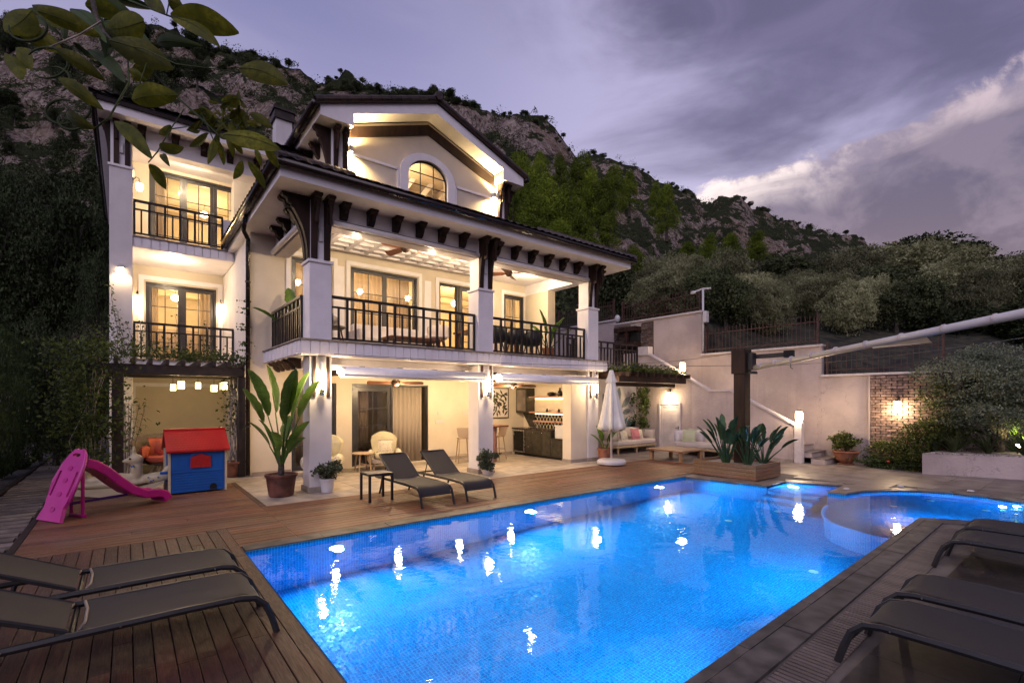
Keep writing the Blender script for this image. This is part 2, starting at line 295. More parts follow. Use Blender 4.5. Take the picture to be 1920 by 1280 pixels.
# pool mosaic: small glossy glass tiles, each tilted a little
m, t, b = newmat('pool_mosaic')
g = N(t, 'ShaderNodeNewGeometry'); TS = 0.035
sp = N(t, 'ShaderNodeSeparateXYZ'); L(t, g.outputs['Position'], sp.inputs[0])
q = [M(t, 'DIVIDE', o, TS) for o in sp.outputs]
fl = [M(t, 'FLOOR', x) for x in q]; frc = [M(t, 'FRACT', x) for x in q]
cell = N(t, 'ShaderNodeCombineXYZ')
for i in range(3): L(t, fl[i], cell.inputs[i])
wn = N(t, 'ShaderNodeTexWhiteNoise'); wn.noise_dimensions = '3D'; L(t, cell.outputs[0], wn.inputs[0])
def groove(x): return M(t, 'MINIMUM', x, M(t, 'SUBTRACT', 1.0, x))
nsep = N(t, 'ShaderNodeSeparateXYZ'); L(t, g.outputs['True Normal'], nsep.inputs[0])
gd = None
for i in range(3):          # distance to the nearest joint, ignoring the axis the face points along
    along = M(t, 'MULTIPLY', RANGE(t, M(t, 'ABSOLUTE', nsep.outputs[i]), 0.7, 0.8), 1.0)
    dd = M(t, 'ADD', groove(frc[i]), along); gd = dd if gd is None else M(t, 'MINIMUM', gd, dd)
joint = RANGE(t, gd, 0.07, 0.13)
tilec = RAMP(t, wn.outputs['Value'], [(0.0, (0.001, 0.125, 0.40)), (0.5, (0.001, 0.165, 0.48)), (1.0, (0.002, 0.21, 0.56))])
L(t, MIXC(t, joint, (0.014, 0.34, 0.66), tilec), b.inputs['Base Color'])
b.inputs['Roughness'].default_value = 0.16; b.inputs['Specular IOR Level'].default_value = 0.9
tv = N(t, 'ShaderNodeVectorMath'); tv.operation = 'SUBTRACT'; L(t, wn.outputs['Color'], tv.inputs[0]); tv.inputs[1].default_value = (0.5, 0.5, 0.5)
ts = N(t, 'ShaderNodeVectorMath'); ts.operation = 'SCALE'; ts.inputs['Scale'].default_value = 0.16; L(t, tv.outputs[0], ts.inputs[0])
ta = N(t, 'ShaderNodeVectorMath'); ta.operation = 'ADD'; L(t, g.outputs['Normal'], ta.inputs[0]); L(t, ts.outputs[0], ta.inputs[1])
tn = N(t, 'ShaderNodeVectorMath'); tn.operation = 'NORMALIZE'; L(t, ta.outputs[0], tn.inputs[0])
bn = N(t, 'ShaderNodeBump'); bn.inputs['Strength'].default_value = 0.5; bn.inputs['Distance'].default_value = 0.004; L(t, joint, bn.inputs['Height']); L(t, tn.outputs[0], bn.inputs['Normal'])
L(t, bn.outputs[0], b.inputs['Normal'])
# kitchen splash back of dark lozenge tiles
m, t, b = newmat('lozenge_tile')
sp = N(t, 'ShaderNodeSeparateXYZ'); L(t, posn(t), sp.inputs[0])
a1 = M(t, 'ADD', M(t, 'MULTIPLY', sp.outputs[1], 6.5), M(t, 'MULTIPLY', sp.outputs[2], 4.2)); a2 = M(t, 'SUBTRACT', M(t, 'MULTIPLY', sp.outputs[1], 6.5), M(t, 'MULTIPLY', sp.outputs[2], 4.2))
def gr2(x):
    f_ = M(t, 'FRACT', x); return M(t, 'MINIMUM', f_, M(t, 'SUBTRACT', 1.0, f_))
j = RANGE(t, M(t, 'MINIMUM', gr2(a1), gr2(a2)), 0.05, 0.09)
L(t, MIXC(t, j, (0.45, 0.42, 0.28), (0.012, 0.012, 0.016)), b.inputs['Base Color']); b.inputs['Roughness'].default_value = 0.25
# hillside: limestone, scree and dark scrub
m, t, b = newmat('mountain')
p = posn(t); g = N(t, 'ShaderNodeNewGeometry'); ns_ = N(t, 'ShaderNodeSeparateXYZ'); L(t, g.outputs['Normal'], ns_.inputs[0])
na = tnoise(t, p, 0.05, 8, 0.62, 0.3); nb = tnoise(t, p, 0.5, 7, 0.68, 0.6); nc = tnoise(t, posn(t, (1, 1, 0.30)), 0.75, 8, 0.72, 1.4); nd = tnoise(t, p, 0.16, 8, 0.7)
rock = RAMP(t, nc, [(0.36, (0.022, 0.017, 0.015)), (0.44, (0.15, 0.115, 0.10)), (0.54, (0.30, 0.24, 0.205)), (0.66, (0.48, 0.40, 0.345))])
rock = MIXC(t, M(t, 'MULTIPLY', RANGE(t, na, 0.45, 0.65), 0.45), rock, (0.20, 0.125, 0.075))
scrub = RAMP(t, nb, [(0.3, (0.014, 0.018, 0.009)), (0.55, (0.030, 0.036, 0.015)), (0.75, (0.060, 0.066, 0.024))])
veg = RANGE(t, M(t, 'ADD', nd, M(t, 'MULTIPLY', M(t, 'SUBTRACT', ns_.outputs[2], 0.64), 0.60)), 0.49, 0.53)
L(t, MIXC(t, veg, rock, scrub), b.inputs['Base Color']); b.inputs['Roughness'].default_value = 0.95; b.inputs['Specular IOR Level'].default_value = 0.1
bumpn(t, b, M(t, 'ADD', nc, nb), 0.9, 1.2)
# ---------------------------------------------------------------- mesh helpers
class MB:
    def __init__(s): s.v = []; s.f = []
    def add(s, vs, fs):
        o = len(s.v); s.v += [tuple(x) for x in vs]; s.f += [tuple(i + o for i in f) for f in fs]; return s
    def box(s, x0, x1, y0, y1, z0, z1):
        if x0 > x1: x0, x1 = x1, x0
        if y0 > y1: y0, y1 = y1, y0
        if z0 > z1: z0, z1 = z1, z0
        return s.add([(x0, y0, z0), (x1, y0, z0), (x1, y1, z0), (x0, y1, z0), (x0, y0, z1), (x1, y0, z1), (x1, y1, z1), (x0, y1, z1)],
                     [(0, 3, 2, 1), (4, 5, 6, 7), (0, 1, 5, 4), (1, 2, 6, 5), (2, 3, 7, 6), (3, 0, 4, 7)])
    def cbox(s, c, sz, rot=None):
        h = [x / 2 for x in sz]; vs = []
        for dz in (-1, 1):
            for dx, dy in ((-1, -1), (1, -1), (1, 1), (-1, 1)): vs.append(Vector((dx * h[0], dy * h[1], dz * h[2])))
        if rot is not None: vs = [rot @ v for v in vs]
        vs = [v + Vector(c) for v in vs]
        return s.add(vs, [(0, 3, 2, 1), (4, 5, 6, 7), (0, 1, 5, 4), (1, 2, 6, 5), (2, 3, 7, 6), (3, 0, 4, 7)])
    def tube(s, pts, r, n=8, cap=True, flat=1.0):
        pts = [Vector(p) for p in pts]; rs = r if isinstance(r, (list, tuple)) else [r] * len(pts)
        o = len(s.v); up = None
        for i, p in enumerate(pts):
            d = (pts[min(i + 1, len(pts) - 1)] - pts[max(i - 1, 0)]).normalized()
            if up is None: up = Vector((0, 0, 1)) if abs(d.z) < 0.9 else Vector((1, 0, 0))
            a = d.cross(up); a.normalize(); b = a.cross(d).normalized(); up = b
            for k in range(n):
                an = 2 * PI * (k + 0.5) / n
                s.v.append(tuple(p + a * math.cos(an) * rs[i] + b * math.sin(an) * rs[i] * flat))
        for i in range(len(pts) - 1):
            for k in range(n):
                a0 = o + i * n + k; a1 = o + i * n + (k + 1) % n
                s.f.append((a0, a1, a1 + n, a0 + n))
        if cap:
            s.f.append(tuple(o + k for k in range(n))[::-1]); e = o + (len(pts) - 1) * n; s.f.append(tuple(e + k for k in range(n)))
        return s
    def lathe(s, prof, c=(0, 0, 0), n=20, sq=1.0):
        o = len(s.v)
        for r, z in prof:
            for k in range(n):
                a = 2 * PI * k / n; s.v.append((c[0] + r * math.cos(a), c[1] + r * math.sin(a) * sq, c[2] + z))
        for i in range(len(prof) - 1):
            for k in range(n):
                a0 = o + i * n + k; a1 = o + i * n + (k + 1) % n; s.f.append((a0, a1, a1 + n, a0 + n))
        s.f.append(tuple(o + k for k in range(n))[::-1]); e = o + (len(prof) - 1) * n; s.f.append(tuple(e + k for k in range(n)))
        return s
    def prism(s, poly, f0, f1):
        """poly: list of 2D points; f0/f1 map a 2D point to the two end faces' 3D points"""
        n = len(poly); o = len(s.v)
        s.v += [tuple(f0(*p)) for p in poly] + [tuple(f1(*p)) for p in poly]
        tri = tessellate_polygon([[Vector((p[0], p[1], 0)) for p in poly]])
        for a, b, c in tri: s.f.append((o + a, o + b, o + c)); s.f.append((o + n + c, o + n + b, o + n + a))
        for i in range(n):
            j = (i + 1) % n; s.f.append((o + i, o + j, o + n + j, o + n + i))
        return s
    def ell(s, c, r, n=12, m=8, rot=None):
        o = len(s.v); vs = []
        for i in range(m + 1):
            th = PI * i / m
            for k in range(n):
                ph = 2 * PI * k / n; v = Vector((r[0] * math.sin(th) * math.cos(ph), r[1] * math.sin(th) * math.sin(ph), r[2] * math.cos(th)))
                if rot is not None: v = rot @ v
                vs.append(v + Vector(c))
        s.v += [tuple(v) for v in vs]
        for i in range(m):
            for k in range(n):
                a0 = o + i * n + k; a1 = o + i * n + (k + 1) % n; s.f.append((a0, a0 + n, a1 + n, a1))
        return s
    def pillow(s, c, sz, rot=None, n=8, p=2.6):
        """soft cushion, sz = full sizes (x wide, y thick, z high)"""
        o = len(s.v)
        for side in (-1, 1):
            for i in range(n + 1):
                for j in range(n + 1):
                    u = -1 + 2 * i / n; w = -1 + 2 * j / n
                    th = (max(0, 1 - abs(u) ** p) * max(0, 1 - abs(w) ** p)) ** 0.45
                    pin = 1 - 0.07 * (1 - abs(u * w))
                    v = Vector((u * sz[0] / 2 * pin, side * sz[1] / 2 * (0.06 + 0.94 * th), w * sz[2] / 2 * pin))
                    if rot is not None: v = rot @ v
                    s.v.append(tuple(v + Vector(c)))
        q = n + 1; off = q * q
        for side in (0, 1):
            for i in range(n):
                for j in range(n):
                    a = o + side * off + i * q + j; f = (a, a + 1, a + q + 1, a + q); s.f.append(f if side else f[::-1])
        ring = [i * q for i in range(q)] + [n * q + j for j in range(1, q)] + [i * q + n for i in range(n - 1, -1, -1)] + [j for j in range(n - 1, 0, -1)]
        for a, b in zip(ring, ring[1:] + ring[:1]): s.f.append((o + a, o + b, o + off + b, o + off + a))
        return s
    def build(s, name, mat, parent=None, smooth=False, bevel=0, loc=None, sub=0, remesh=0, angle=None):
        me = bpy.data.meshes.new(name); me.from_pydata(s.v, [], s.f); me.materials.append(MATS[mat]); me.update()
        o = bpy.data.objects.new(name, me); COL.objects.link(o)
        if parent is not None: o.parent = parent
        if loc is not None: o.location = loc
        if smooth: me.polygons.foreach_set('use_smooth', [True] * len(me.polygons))
        if remesh:
            md = o.modifiers.new('remesh', 'REMESH'); md.mode = 'VOXEL'; md.voxel_size = remesh; md.use_smooth_shade = True
            sm = o.modifiers.new('smooth', 'SMOOTH'); sm.iterations = 6; sm.factor = 0.6
        if bevel:
            md = o.modifiers.new('bevel', 'BEVEL'); md.width = bevel; md.segments = 2; md.limit_method = 'ANGLE'; md.harden_normals = False
        if sub:
            md = o.modifiers.new('sub', 'SUBSURF'); md.levels = sub; md.render_levels = sub
        return o
def tag(o, label=None, cat=None, group=None, kind=None):
    if label: o['label'] = label
    if cat: o['category'] = cat
    if group: o['group'] = group
    if kind: o['kind'] = kind
    return o
def thing(name, label, cat, loc=(0, 0, 0), rz=0, group=None):
    o = bpy.data.objects.new(name, None); COL.objects.link(o); o.location = loc; o.rotation_euler = (0, 0, rz); o.empty_display_size = 0.1
    return tag(o, label, cat, group)
KIDS = {}
def dup(root, loc=None, rz=None, label=None, scale=None, group=None):
    def cp(o, par):
        c = o.copy(); COL.objects.link(c); c.parent = par
        for k in list(kids_of(o)): cp(k, c)
        return c
    def kids_of(o): return [k for k in o.children]
    c = cp(root, None)
    if loc is not None: c.location = loc
    if rz is not None: c.rotation_euler = (c.rotation_euler[0], c.rotation_euler[1], rz)
    if label: c['label'] = label
    if scale is not None: c.scale = scale if isinstance(scale, tuple) else (scale,) * 3
    if group: c['group'] = group
    return c
def inst(name, mesh, parent, loc=(0, 0, 0), scale=(1, 1, 1), rot=(0, 0, 0)):
    o = bpy.data.objects.new(name, mesh); COL.objects.link(o); o.parent = parent; o.location = loc; o.scale = scale; o.rotation_euler = rot; return o
def unit_box(mat, bev=0.0):
    mb = MB()
    if not bev: mb.box(0, 1, 0, 1, 0, 1)
    else:
        b = bev
        mb.add([(0, 0, 0), (1, 0, 0), (1, 1, 0), (0, 1, 0), (0, 0, 1 - b), (1, 0, 1 - b), (1, 1, 1 - b), (0, 1, 1 - b), (b * .3, b * .3, 1), (1 - b * .3, b * .3, 1), (1 - b * .3, 1 - b * .3, 1), (b * .3, 1 - b * .3, 1)],
               [(0, 1, 5, 4), (1, 2, 6, 5), (2, 3, 7, 6), (3, 0, 4, 7), (4, 5, 9, 8), (5, 6, 10, 9), (6, 7, 11, 10), (7, 4, 8, 11), (8, 9, 10, 11), (0, 3, 2, 1)])
    me = bpy.data.meshes.new('unit_' + mat); me.from_pydata(mb.v, [], mb.f); me.materials.append(MATS[mat]); return me
def npmesh(name, V, F, mat, parent=None, nside=4, smooth=False):
    V = np.asarray(V, dtype=np.float32).reshape(-1, 3); F = np.asarray(F, dtype=np.int32).reshape(-1, nside)
    me = bpy.data.meshes.new(name); me.vertices.add(len(V)); me.vertices.foreach_set('co', V.ravel())
    me.loops.add(F.size); me.loops.foreach_set('vertex_index', F.ravel()); me.polygons.add(len(F))
    me.polygons.foreach_set('loop_start', np.arange(0, F.size, nside, dtype=np.int32)); me.polygons.foreach_set('loop_total', np.full(len(F), nside, dtype=np.int32))
    if smooth: me.polygons.foreach_set('use_smooth', np.ones(len(F), dtype=bool))
    me.update(calc_edges=True); me.materials.append(MATS[mat])
    if name is None: return me
    o = bpy.data.objects.new(name, me); COL.objects.link(o)
    if parent is not None: o.parent = parent
    return o
def point(name, loc, power, col=(1, 0.75, 0.47), rad=0.05, parent=None):
    l = bpy.data.lights.new(name, 'POINT'); l.energy = power; l.color = col; l.shadow_soft_size = rad
    o = bpy.data.objects.new(name, l); COL.objects.link(o); o.location = loc
    if parent is not None: o.parent = parent
    return o
def spot(name, loc, power, direc, col=(1, 0.71, 0.40), ang=100, blend=0.6, rad=0.04, parent=None):
    l = bpy.data.lights.new(name, 'SPOT'); l.energy = power; l.color = col; l.shadow_soft_size = rad; l.spot_size = R(ang); l.spot_blend = blend
    o = bpy.data.objects.new(name, l); COL.objects.link(o); o.location = loc
    o.rotation_euler = Vector(direc).to_track_quat('-Z', 'Y').to_euler()
    if parent is not None: o.parent = parent
    return o
def arealight(name, loc, power, size, direc, col=(1, 0.66, 0.33), parent=None):
    l = bpy.data.lights.new(name, 'AREA'); l.energy = power; l.color = col; l.shape = 'RECTANGLE'; l.size, l.size_y = size
    o = bpy.data.objects.new(name, l); COL.objects.link(o); o.location = loc
    o.rotation_euler = Vector(direc).to_track_quat('-Z', 'Y').to_euler()
    if parent is not None: o.parent = parent
    return o
# walls with openings. axis 'x': wall runs along X at depth y0..y1; axis 'y': runs along Y at x0..x1
def wall(mb, axis, a0, a1, d0, d1, z0, z1, holes=()):
    cuts = sorted(set([a0, a1] + [h[0] for h in holes] + [h[1] for h in holes])); cuts = [c for c in cuts if a0 <= c <= a1]
    for s, e in zip(cuts, cuts[1:]):
        mid = (s + e) / 2; hs = sorted([(max(z0, h[2]), min(z1, h[3])) for h in holes if h[0] < mid < h[1]]); z = z0
        for h0, h1 in hs + [(z1, z1)]:
            if h0 > z + 1e-4:
                if axis == 'x': mb.box(s, e, d0, d1, z, h0)
                else: mb.box(d0, d1, s, e, z, h0)
            z = max(z, h1)
# leaves as little diamonds in one mesh
def leafcloud(pts, size, nrm=None, aspect=2.0, jit=1.0, rs=RS, droop=0.0):
    n = len(pts); a = rs.normal(size=(n, 3)); a[:, 2] -= droop
    if nrm is not None: a = a * jit + np.cross(nrm, rs.normal(size=(n, 3))) * 1.0
    a /= np.linalg.norm(a, axis=1)[:, None] + 1e-9
    b = rs.normal(size=(n, 3)); b = np.cross(a, b); b /= np.linalg.norm(b, axis=1)[:, None] + 1e-9
    s = (size * (0.6 + 0.8 * rs.rand(n)))[:, None]
    V = np.stack([pts - a * s * 0.5, pts + b * s * 0.5 / aspect, pts + a * s * 0.5, pts - b * s * 0.5 / aspect], axis=1)
    F = np.arange(n * 4).reshape(n, 4)
    return V.reshape(-1, 3), F
def clumps(rs, k, per, shape, cl=0.22, shell=0.55):
    """points in k clumps filling an ellipsoid of radii shape"""
    out = []
    d = rs.normal(size=(k, 3)); d /= np.linalg.norm(d, axis=1)[:, None]
    r = (shell + (1 - shell) * rs.rand(k)) * (0.82 + 0.28 * rs.rand(k))
    cen = d * r[:, None]
    if shell > 5: pass
    for c in cen:
        q = rs.normal(size=(per, 3)) * cl * (0.6 + 0.7 * rs.rand())
        q[:, 2] *= 0.75
        out.append(c + q)
    P = np.concatenate(out); return P * np.array(shape)
def blade(mb, pts, widths, up=(0, 0, 1), fold=0.25):
    """strap leaf with a folded midrib"""
    pts = [Vector(p) for p in pts]; o = len(mb.v); n = len(pts)
    for i, p in enumerate(pts):
        d = (pts[min(i + 1, n - 1)] - pts[max(i - 1, 0)]).normalized(); u = Vector(up)
        a = d.cross(u)
        if a.length < 0.05: a = d.cross(Vector((1, 0, 0.1)))
        a.normalize(); nn = a.cross(d).normalized(); w = widths[i] / 2
        mb.v += [tuple(p - a * w + nn * w * fold), tuple(p), tuple(p + a * w + nn * w * fold)]
    for i in range(n - 1):
        b = o + i * 3; mb.f += [(b, b + 1, b + 4, b + 3), (b + 1, b + 2, b + 5, b + 4)]
    return mb
def pix(px, D, z=None, py=None):
    """a place given by how far right it lies of the view axis (px, photograph columns) and its distance D along it"""
    u = (px - 960) / 912.6; x = D * (VD[0] + VR[0] * u); y = D * (VD[1] + VR[1] * u)
    return (x, y, z if z is not None else 1.8 + (751 - py) / 912.6 * D)

def lobes(rs, k, per, shape, cl=.2, up=0.0, cone=False):
    """leaf points on the shells of k rounded lobes that fill a crown: dark gaps stay between the lobes"""
    out = []; nrm = []
    for i in range(k):
        d = rs.normal(size=3); d /= np.linalg.norm(d); q = (rs.rand() ** .4) * (1 - cl); c = d * q
        if cone: z = -1 + 2 * rs.rand() ** 1.5; rr = (1 - (z + 1) / 2 * .85) * (rs.rand() ** .5) * .85; a = rs.uniform(0, 6.3); c = np.array([rr * math.cos(a), rr * math.sin(a), z * .9])
        rad = cl * (.65 + .7 * rs.rand()); n = rs.normal(size=(per, 3)); n[:, 2] = np.where(rs.rand(per) < .72, np.abs(n[:, 2]), n[:, 2]) + up; n /= np.linalg.norm(n, axis=1)[:, None]
        sp = rad * (.55 + .60 * rs.rand(per) ** .8)[:, None]; out.append(c + n * sp * np.array([1, 1, 1.12]))
    return np.concatenate(out) * np.array(shape)
# ================================================================ SETTING
# ---- pool outline (water surface), anticlockwise seen from above
ARC = [(9.92, 3.36), (9.50, 3.28), (9.18, 3.17), (8.90, 3.05), (8.66, 2.88), (8.47, 2.62), (8.33, 2.32), (8.26, 1.93)]
POOL = [(1.11, 6.53), (1.11, 1.69), (2.80, 1.74), (8.26, 1.93), (9.53, 1.97), (9.72, 1.76), (9.90, 1.45), (10.05, 1.10), (10.16, 0.62), (10.5, 0.05), (11.1, -0.30), (11.75, -0.1), (12.15, 0.45), (12.42, 1.12), (12.60, 1.62),
        (12.62, 2.10), (12.42, 2.55), (12.15, 2.82), (11.85, 3.05), (11.43, 3.25), (10.98, 3.34), (10.82, 3.33), (10.77, 3.64), (11.90, 3.70), (11.45, 4.69), (10.54, 4.69), (10.35, 6.47)]
def inside(p, poly=POOL):
    x, y = p; r = False; n = len(poly)
    for i in range(n):
        (x1, y1), (x2, y2) = poly[i], poly[(i + 1) % n]
        if (y1 > y) != (y2 > y) and x < (x2 - x1) * (y - y1) / (y2 - y1) + x1: r = not r
    return r
# ground under everything, with the pool cut out
gb = MB(); outer = [(-60, -60), (60, -60), (60, 60), (-60, 60)]
tri = tessellate_polygon([[Vector((*p, 0)) for p in outer], [Vector((*p, 0)) for p in POOL]])
gb.v = [(x, y, -0.16) for x, y in outer + POOL]; gb.f = [t_ for t_ in tri]
ground = tag(gb.build('ground', 'soil'), kind='structure')
pb = MB(); rect = [(1.02, -3.0), (16.6, -3.0), (16.6, 12.0), (1.02, 12.0)]
tri = tessellate_polygon([[Vector((*p, 0)) for p in rect], [Vector((*p, 0)) for p in POOL]])
pb.v = [(x, y, -0.012) for x, y in rect + POOL]; pb.f = [t_ for t_ in tri]
patio = tag(pb.build('patio', 'grout'), kind='structure')
# pool basin
bs = MB(); n = len(POOL); bs.v = [(x, y, 0.0) for x, y in POOL] + [(x, y, -1.5) for x, y in POOL]
for i in range(n): bs.f.append((i, (i + 1) % n, n + (i + 1) % n, n + i))
for a, b_, c_ in tessellate_polygon([[Vector((*p, 0)) for p in POOL]]): bs.f.append((n + a, n + b_, n + c_))
basin = tag(bs.build('pool_basin', 'pool_mosaic'), kind='structure')
i0 = POOL.index((8.26, 1.93)); kid_out = [p for p in POOL[i0:POOL.index((10.82, 3.33)) + 1]]
kidpoly = kid_out + [(10.2, 3.40)] + ARC[:-1]
kp = MB(); kp.prism(kidpoly, lambda x, y: (x, y, -0.36), lambda x, y: (x, y, -1.49))
kp.build('shallow_floor', 'pool_mosaic', basin)
rim = MB(); arc3 = [(x, y, -0.345) for x, y in ARC]; rim.tube(arc3, 0.03, 6); rim.build('rim', 'pool_mosaic', basin)
for k, z in enumerate((-0.34, -0.66, -0.98)):
    xs = 0.32 * k
    sb_ = MB(); sb_.prism([(11.46 + .0, 4.68), (10.56, 4.68), (10.56 - .04, 4.68 - .12), (10.62, 3.72 + .02), (11.88, 3.71)] if k == 0 else [(10.56 - xs, 4.68), (10.56 - xs + .01, 3.72), (10.62, 3.72), (10.56, 4.68)], lambda x, y, z=z: (x, y, z), lambda x, y: (x, y, -1.49))
    sb_.build('step', 'pool_mosaic', basin)
wt = MB(); wt.v = [(x, y, -0.03) for x, y in POOL]; wt.f = [t_ for t_ in tessellate_polygon([[Vector((*p, 0)) for p in POOL]])]
water = tag(wt.build('pool_water', 'pool_water'), kind='structure')
if water.data.polygons[0].normal.z < 0: water.data.flip_normals()
# coping: dark stones far side (straight run), near side, pale stones round the rest
coping = tag(bpy.data.objects.new('pool_coping', None), kind='structure'); COL.objects.link(coping)
def stones(p, q, w, mat, step=0.6, z=0.012, th=0.06, side=1):
    p = Vector((*p, 0)); q = Vector((*q, 0)); d = q - p; Ln = d.length; d.normalize(); nn = Vector((-d.y, d.x, 0)) * side * w; k = max(1, round(Ln / step))
    for i in range(k):
        a = p + d * (Ln * i / k + 0.004); b_ = p + d * (Ln * (i + 1) / k - 0.004); zz = z + random.uniform(-.002, .002)
        mb = MB(); c4 = [a, b_, b_ + nn, a + nn]
        mb.add([(v.x, v.y, zz) for v in c4] + [(v.x, v.y, zz - th) for v in c4], [(0, 1, 2, 3), (7, 6, 5, 4), (0, 4, 5, 1), (1, 5, 6, 2), (2, 6, 7, 3), (3, 7, 4, 0)])
        mb.build('coping_stone', mat, coping)
stones((1.11, 6.53), (10.36, 6.47), 0.24, 'coping_stone', 0.9, 0.016, 0.16, 1)
stones((1.11, 1.69), (9.53, 1.97), 0.085, 'coping_stone', 1.2, 0.014, 0.1, -1)
stones((1.11, 1.60), (9.53, 1.88), 0.20, 'coping_stone', 0.6, 0.012, 0.1, -1)
for i in range(POOL.index((9.53, 1.97)), POOL.index((10.82, 3.33))): stones(POOL[i], POOL[i + 1], 0.30, 'coping_pale' if POOL[i][0] > 11 else 'coping_stone', 0.5, 0.010, 0.1, -1)
stones((11.45, 4.69), (10.54, 4.69), 0.35, 'coping_pale', 0.5, 0.014, 0.1, -1); stones((11.90, 3.70), (11.45, 4.69), 0.35, 'coping_pale', 0.5, 0.012, 0.1, -1)
stones((10.54, 4.69), (10.35, 6.47), 0.40, 'coping_pale', 0.6, 0.018, 0.1, -1)
pn = MB(); pn.prism([(10.77, 3.64), (11.90, 3.70), (12.3, 3.5), (12.15, 2.95), (11.43, 3.27), (10.98, 3.35), (10.82, 3.34)], lambda x, y: (x, y, 0.02), lambda x, y: (x, y, -0.06)); pn.build('peninsula', 'coping_pale', coping)

# drain grate along the near side
grate = tag(bpy.data.objects.new('drain_grate', None), kind='structure'); COL.objects.link(grate); grate.location = (2.2, 1.12, 0)
ub = unit_box('grate_bar')
slope = (1.97 - 1.69) / 8.42
for i in range(140):
    x = i * 0.050; inst('slat', ub, grate, (x, 0.045 + x * slope * 0.9, -0.03), (0.034, 0.25, 0.034))
gch = MB(); gch.box(2.2, 9.2, 1.10, 1.62, -0.10, -0.06); gch.build('channel', 'dark_hole', grate, loc=(-2.2, -1.12, 0))

# ---- timber deck, plank by plank
deck = tag(bpy.data.objects.new('deck', None), kind='structure'); COL.objects.link(deck)
sb = MB(); sb.box(-1.04, 1.10, 1.0, 12.2, -0.15, -0.03); sb.box(1.10, 10.9, 6.78, 9.14, -0.15, -0.03); sb.box(10.9, 12.68, 6.7, 9.14, -0.15, -0.03); sb.box(1.1, 1.79, 9.14, 12.2, -0.15, -0.03)
sb.build('underframe', 'sub_black', deck)
ux, uy = unit_box('deck_x', 0.12), unit_box('deck_y_dim', 0.12)
def plank(me, x0, x1, y0, y1, z=0.0): inst('plank', me, deck, (x0, y0, -0.03 + z + random.uniform(-.0015, .0015)), (x1 - x0, y1 - y0, 0.03))
W_ = 0.118
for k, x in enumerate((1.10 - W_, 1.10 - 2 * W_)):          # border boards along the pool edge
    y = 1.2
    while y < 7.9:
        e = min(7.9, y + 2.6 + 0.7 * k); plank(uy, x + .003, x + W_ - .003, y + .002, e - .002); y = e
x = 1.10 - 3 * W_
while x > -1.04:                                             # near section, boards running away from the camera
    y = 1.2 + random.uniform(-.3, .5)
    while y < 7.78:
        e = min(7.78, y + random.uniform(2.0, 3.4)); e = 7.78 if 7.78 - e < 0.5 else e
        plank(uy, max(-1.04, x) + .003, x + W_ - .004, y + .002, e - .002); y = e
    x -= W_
def run_x(x0, x1, y0, y1):
    y = y0
    while y < y1 - 0.03:
        x = x0 + random.uniform(-1.6, 0)
        while x < x1:
            e = min(x1, x + random.uniform(2.6, 4.4)); e = x1 if x1 - e < 0.6 else e
            if e > x0 + .05: plank(ux, max(x, x0) + .002, e - .002, y + .004, min(y + 0.142, y1) - .004)
            x = e
        y += 0.142
plank(ux, -1.04, 0.86, 7.785, 7.895)
run_x(-1.04, 1.79, 7.9, 12.2); run_x(1.79, 10.93, 6.78, 9.05); run_x(10.93, 12.66, 6.72, 9.05); run_x(1.10, 1.79, 6.78, 7.9)
plank(ux, 1.79, 12.66, 9.055, 9.135); plank(uy, 1.795, 1.88, 9.14, 12.2)

# ---- travertine floor of the covered terrace
floor = tag(bpy.data.objects.new('terrace_floor', None), kind='structure'); COL.objects.link(floor)
fb = MB(); fb.box(1.79, 12.7, 9.14, 13.0, -0.14, -0.008); fb.box(-1.0, 2.4, 12.2, 17.0, -0.14, -0.010); fb.box(12.7, 16.3, 6.0, 12.0, -0.14, -0.011); fb.build('bed', 'grout', floor)
ut = unit_box('travertine'); up = unit_box('patio_tile'); un = unit_box('patio_near_dim')
def tiles(par, me, x0, x1, y0, y1, sx_, sy_, z=0.0, name='floor_tile', ok=None):
    nx = max(1, round((x1 - x0) / sx_)); ny = max(1, round((y1 - y0) / sy_)); ax = (x1 - x0) / nx; ay = (y1 - y0) / ny
    for j in range(ny):
        for i in range(nx):
            a, b_ = x0 + i * ax, y0 + j * ay
            if ok and not ok(a, b_, a + ax, b_ + ay): continue
            inst(name, me, par, (a + .003, b_ + .003, z - .012 + random.uniform(-.0008, .0008)), (ax - .006, ay - .006, .012))
tiles(floor, ut, 1.88, 11.2, 9.14, 12.9, 0.62, 0.62); tiles(floor, ut, -1.0, 2.3, 12.2, 15.0, 0.62, 0.62, -0.004)
def free(a, b_, c_, d_):
    for x in np.linspace(a, c_, 4):
        for y in np.linspace(b_, d_, 4):
            if inside((x, y)): return False
            for dx_, dy_ in ((.22, 0), (-.22, 0), (0, .22), (0, -.22)):
                if inside((x + dx_, y + dy_)): return False
    return not (c_ > 11.0 and a < 12.1 and d_ > 5.2 and b_ < 6.5)
tiles(patio, up, 12.7, 16.35, 4.9, 11.3, 0.6, 0.6, 0.0, 'paving_slab', free); tiles(patio, up, 10.6, 16.4, -0.6, 4.9, 0.58, 0.6, 0.0, 'paving_slab', free); tiles(patio, up, 11.9, 12.7, 4.9, 6.7, 0.6, 0.6, 0.0, 'paving_slab', free)
tiles(patio, up, 11.2, 12.7, 9.14, 11.3, 0.6, 0.6, 0.0, 'paving_slab')
tiles(patio, un, 1.8, 10.0, -1.0, 1.14, 1.2, 0.62, 0.004, 'paving_slab')
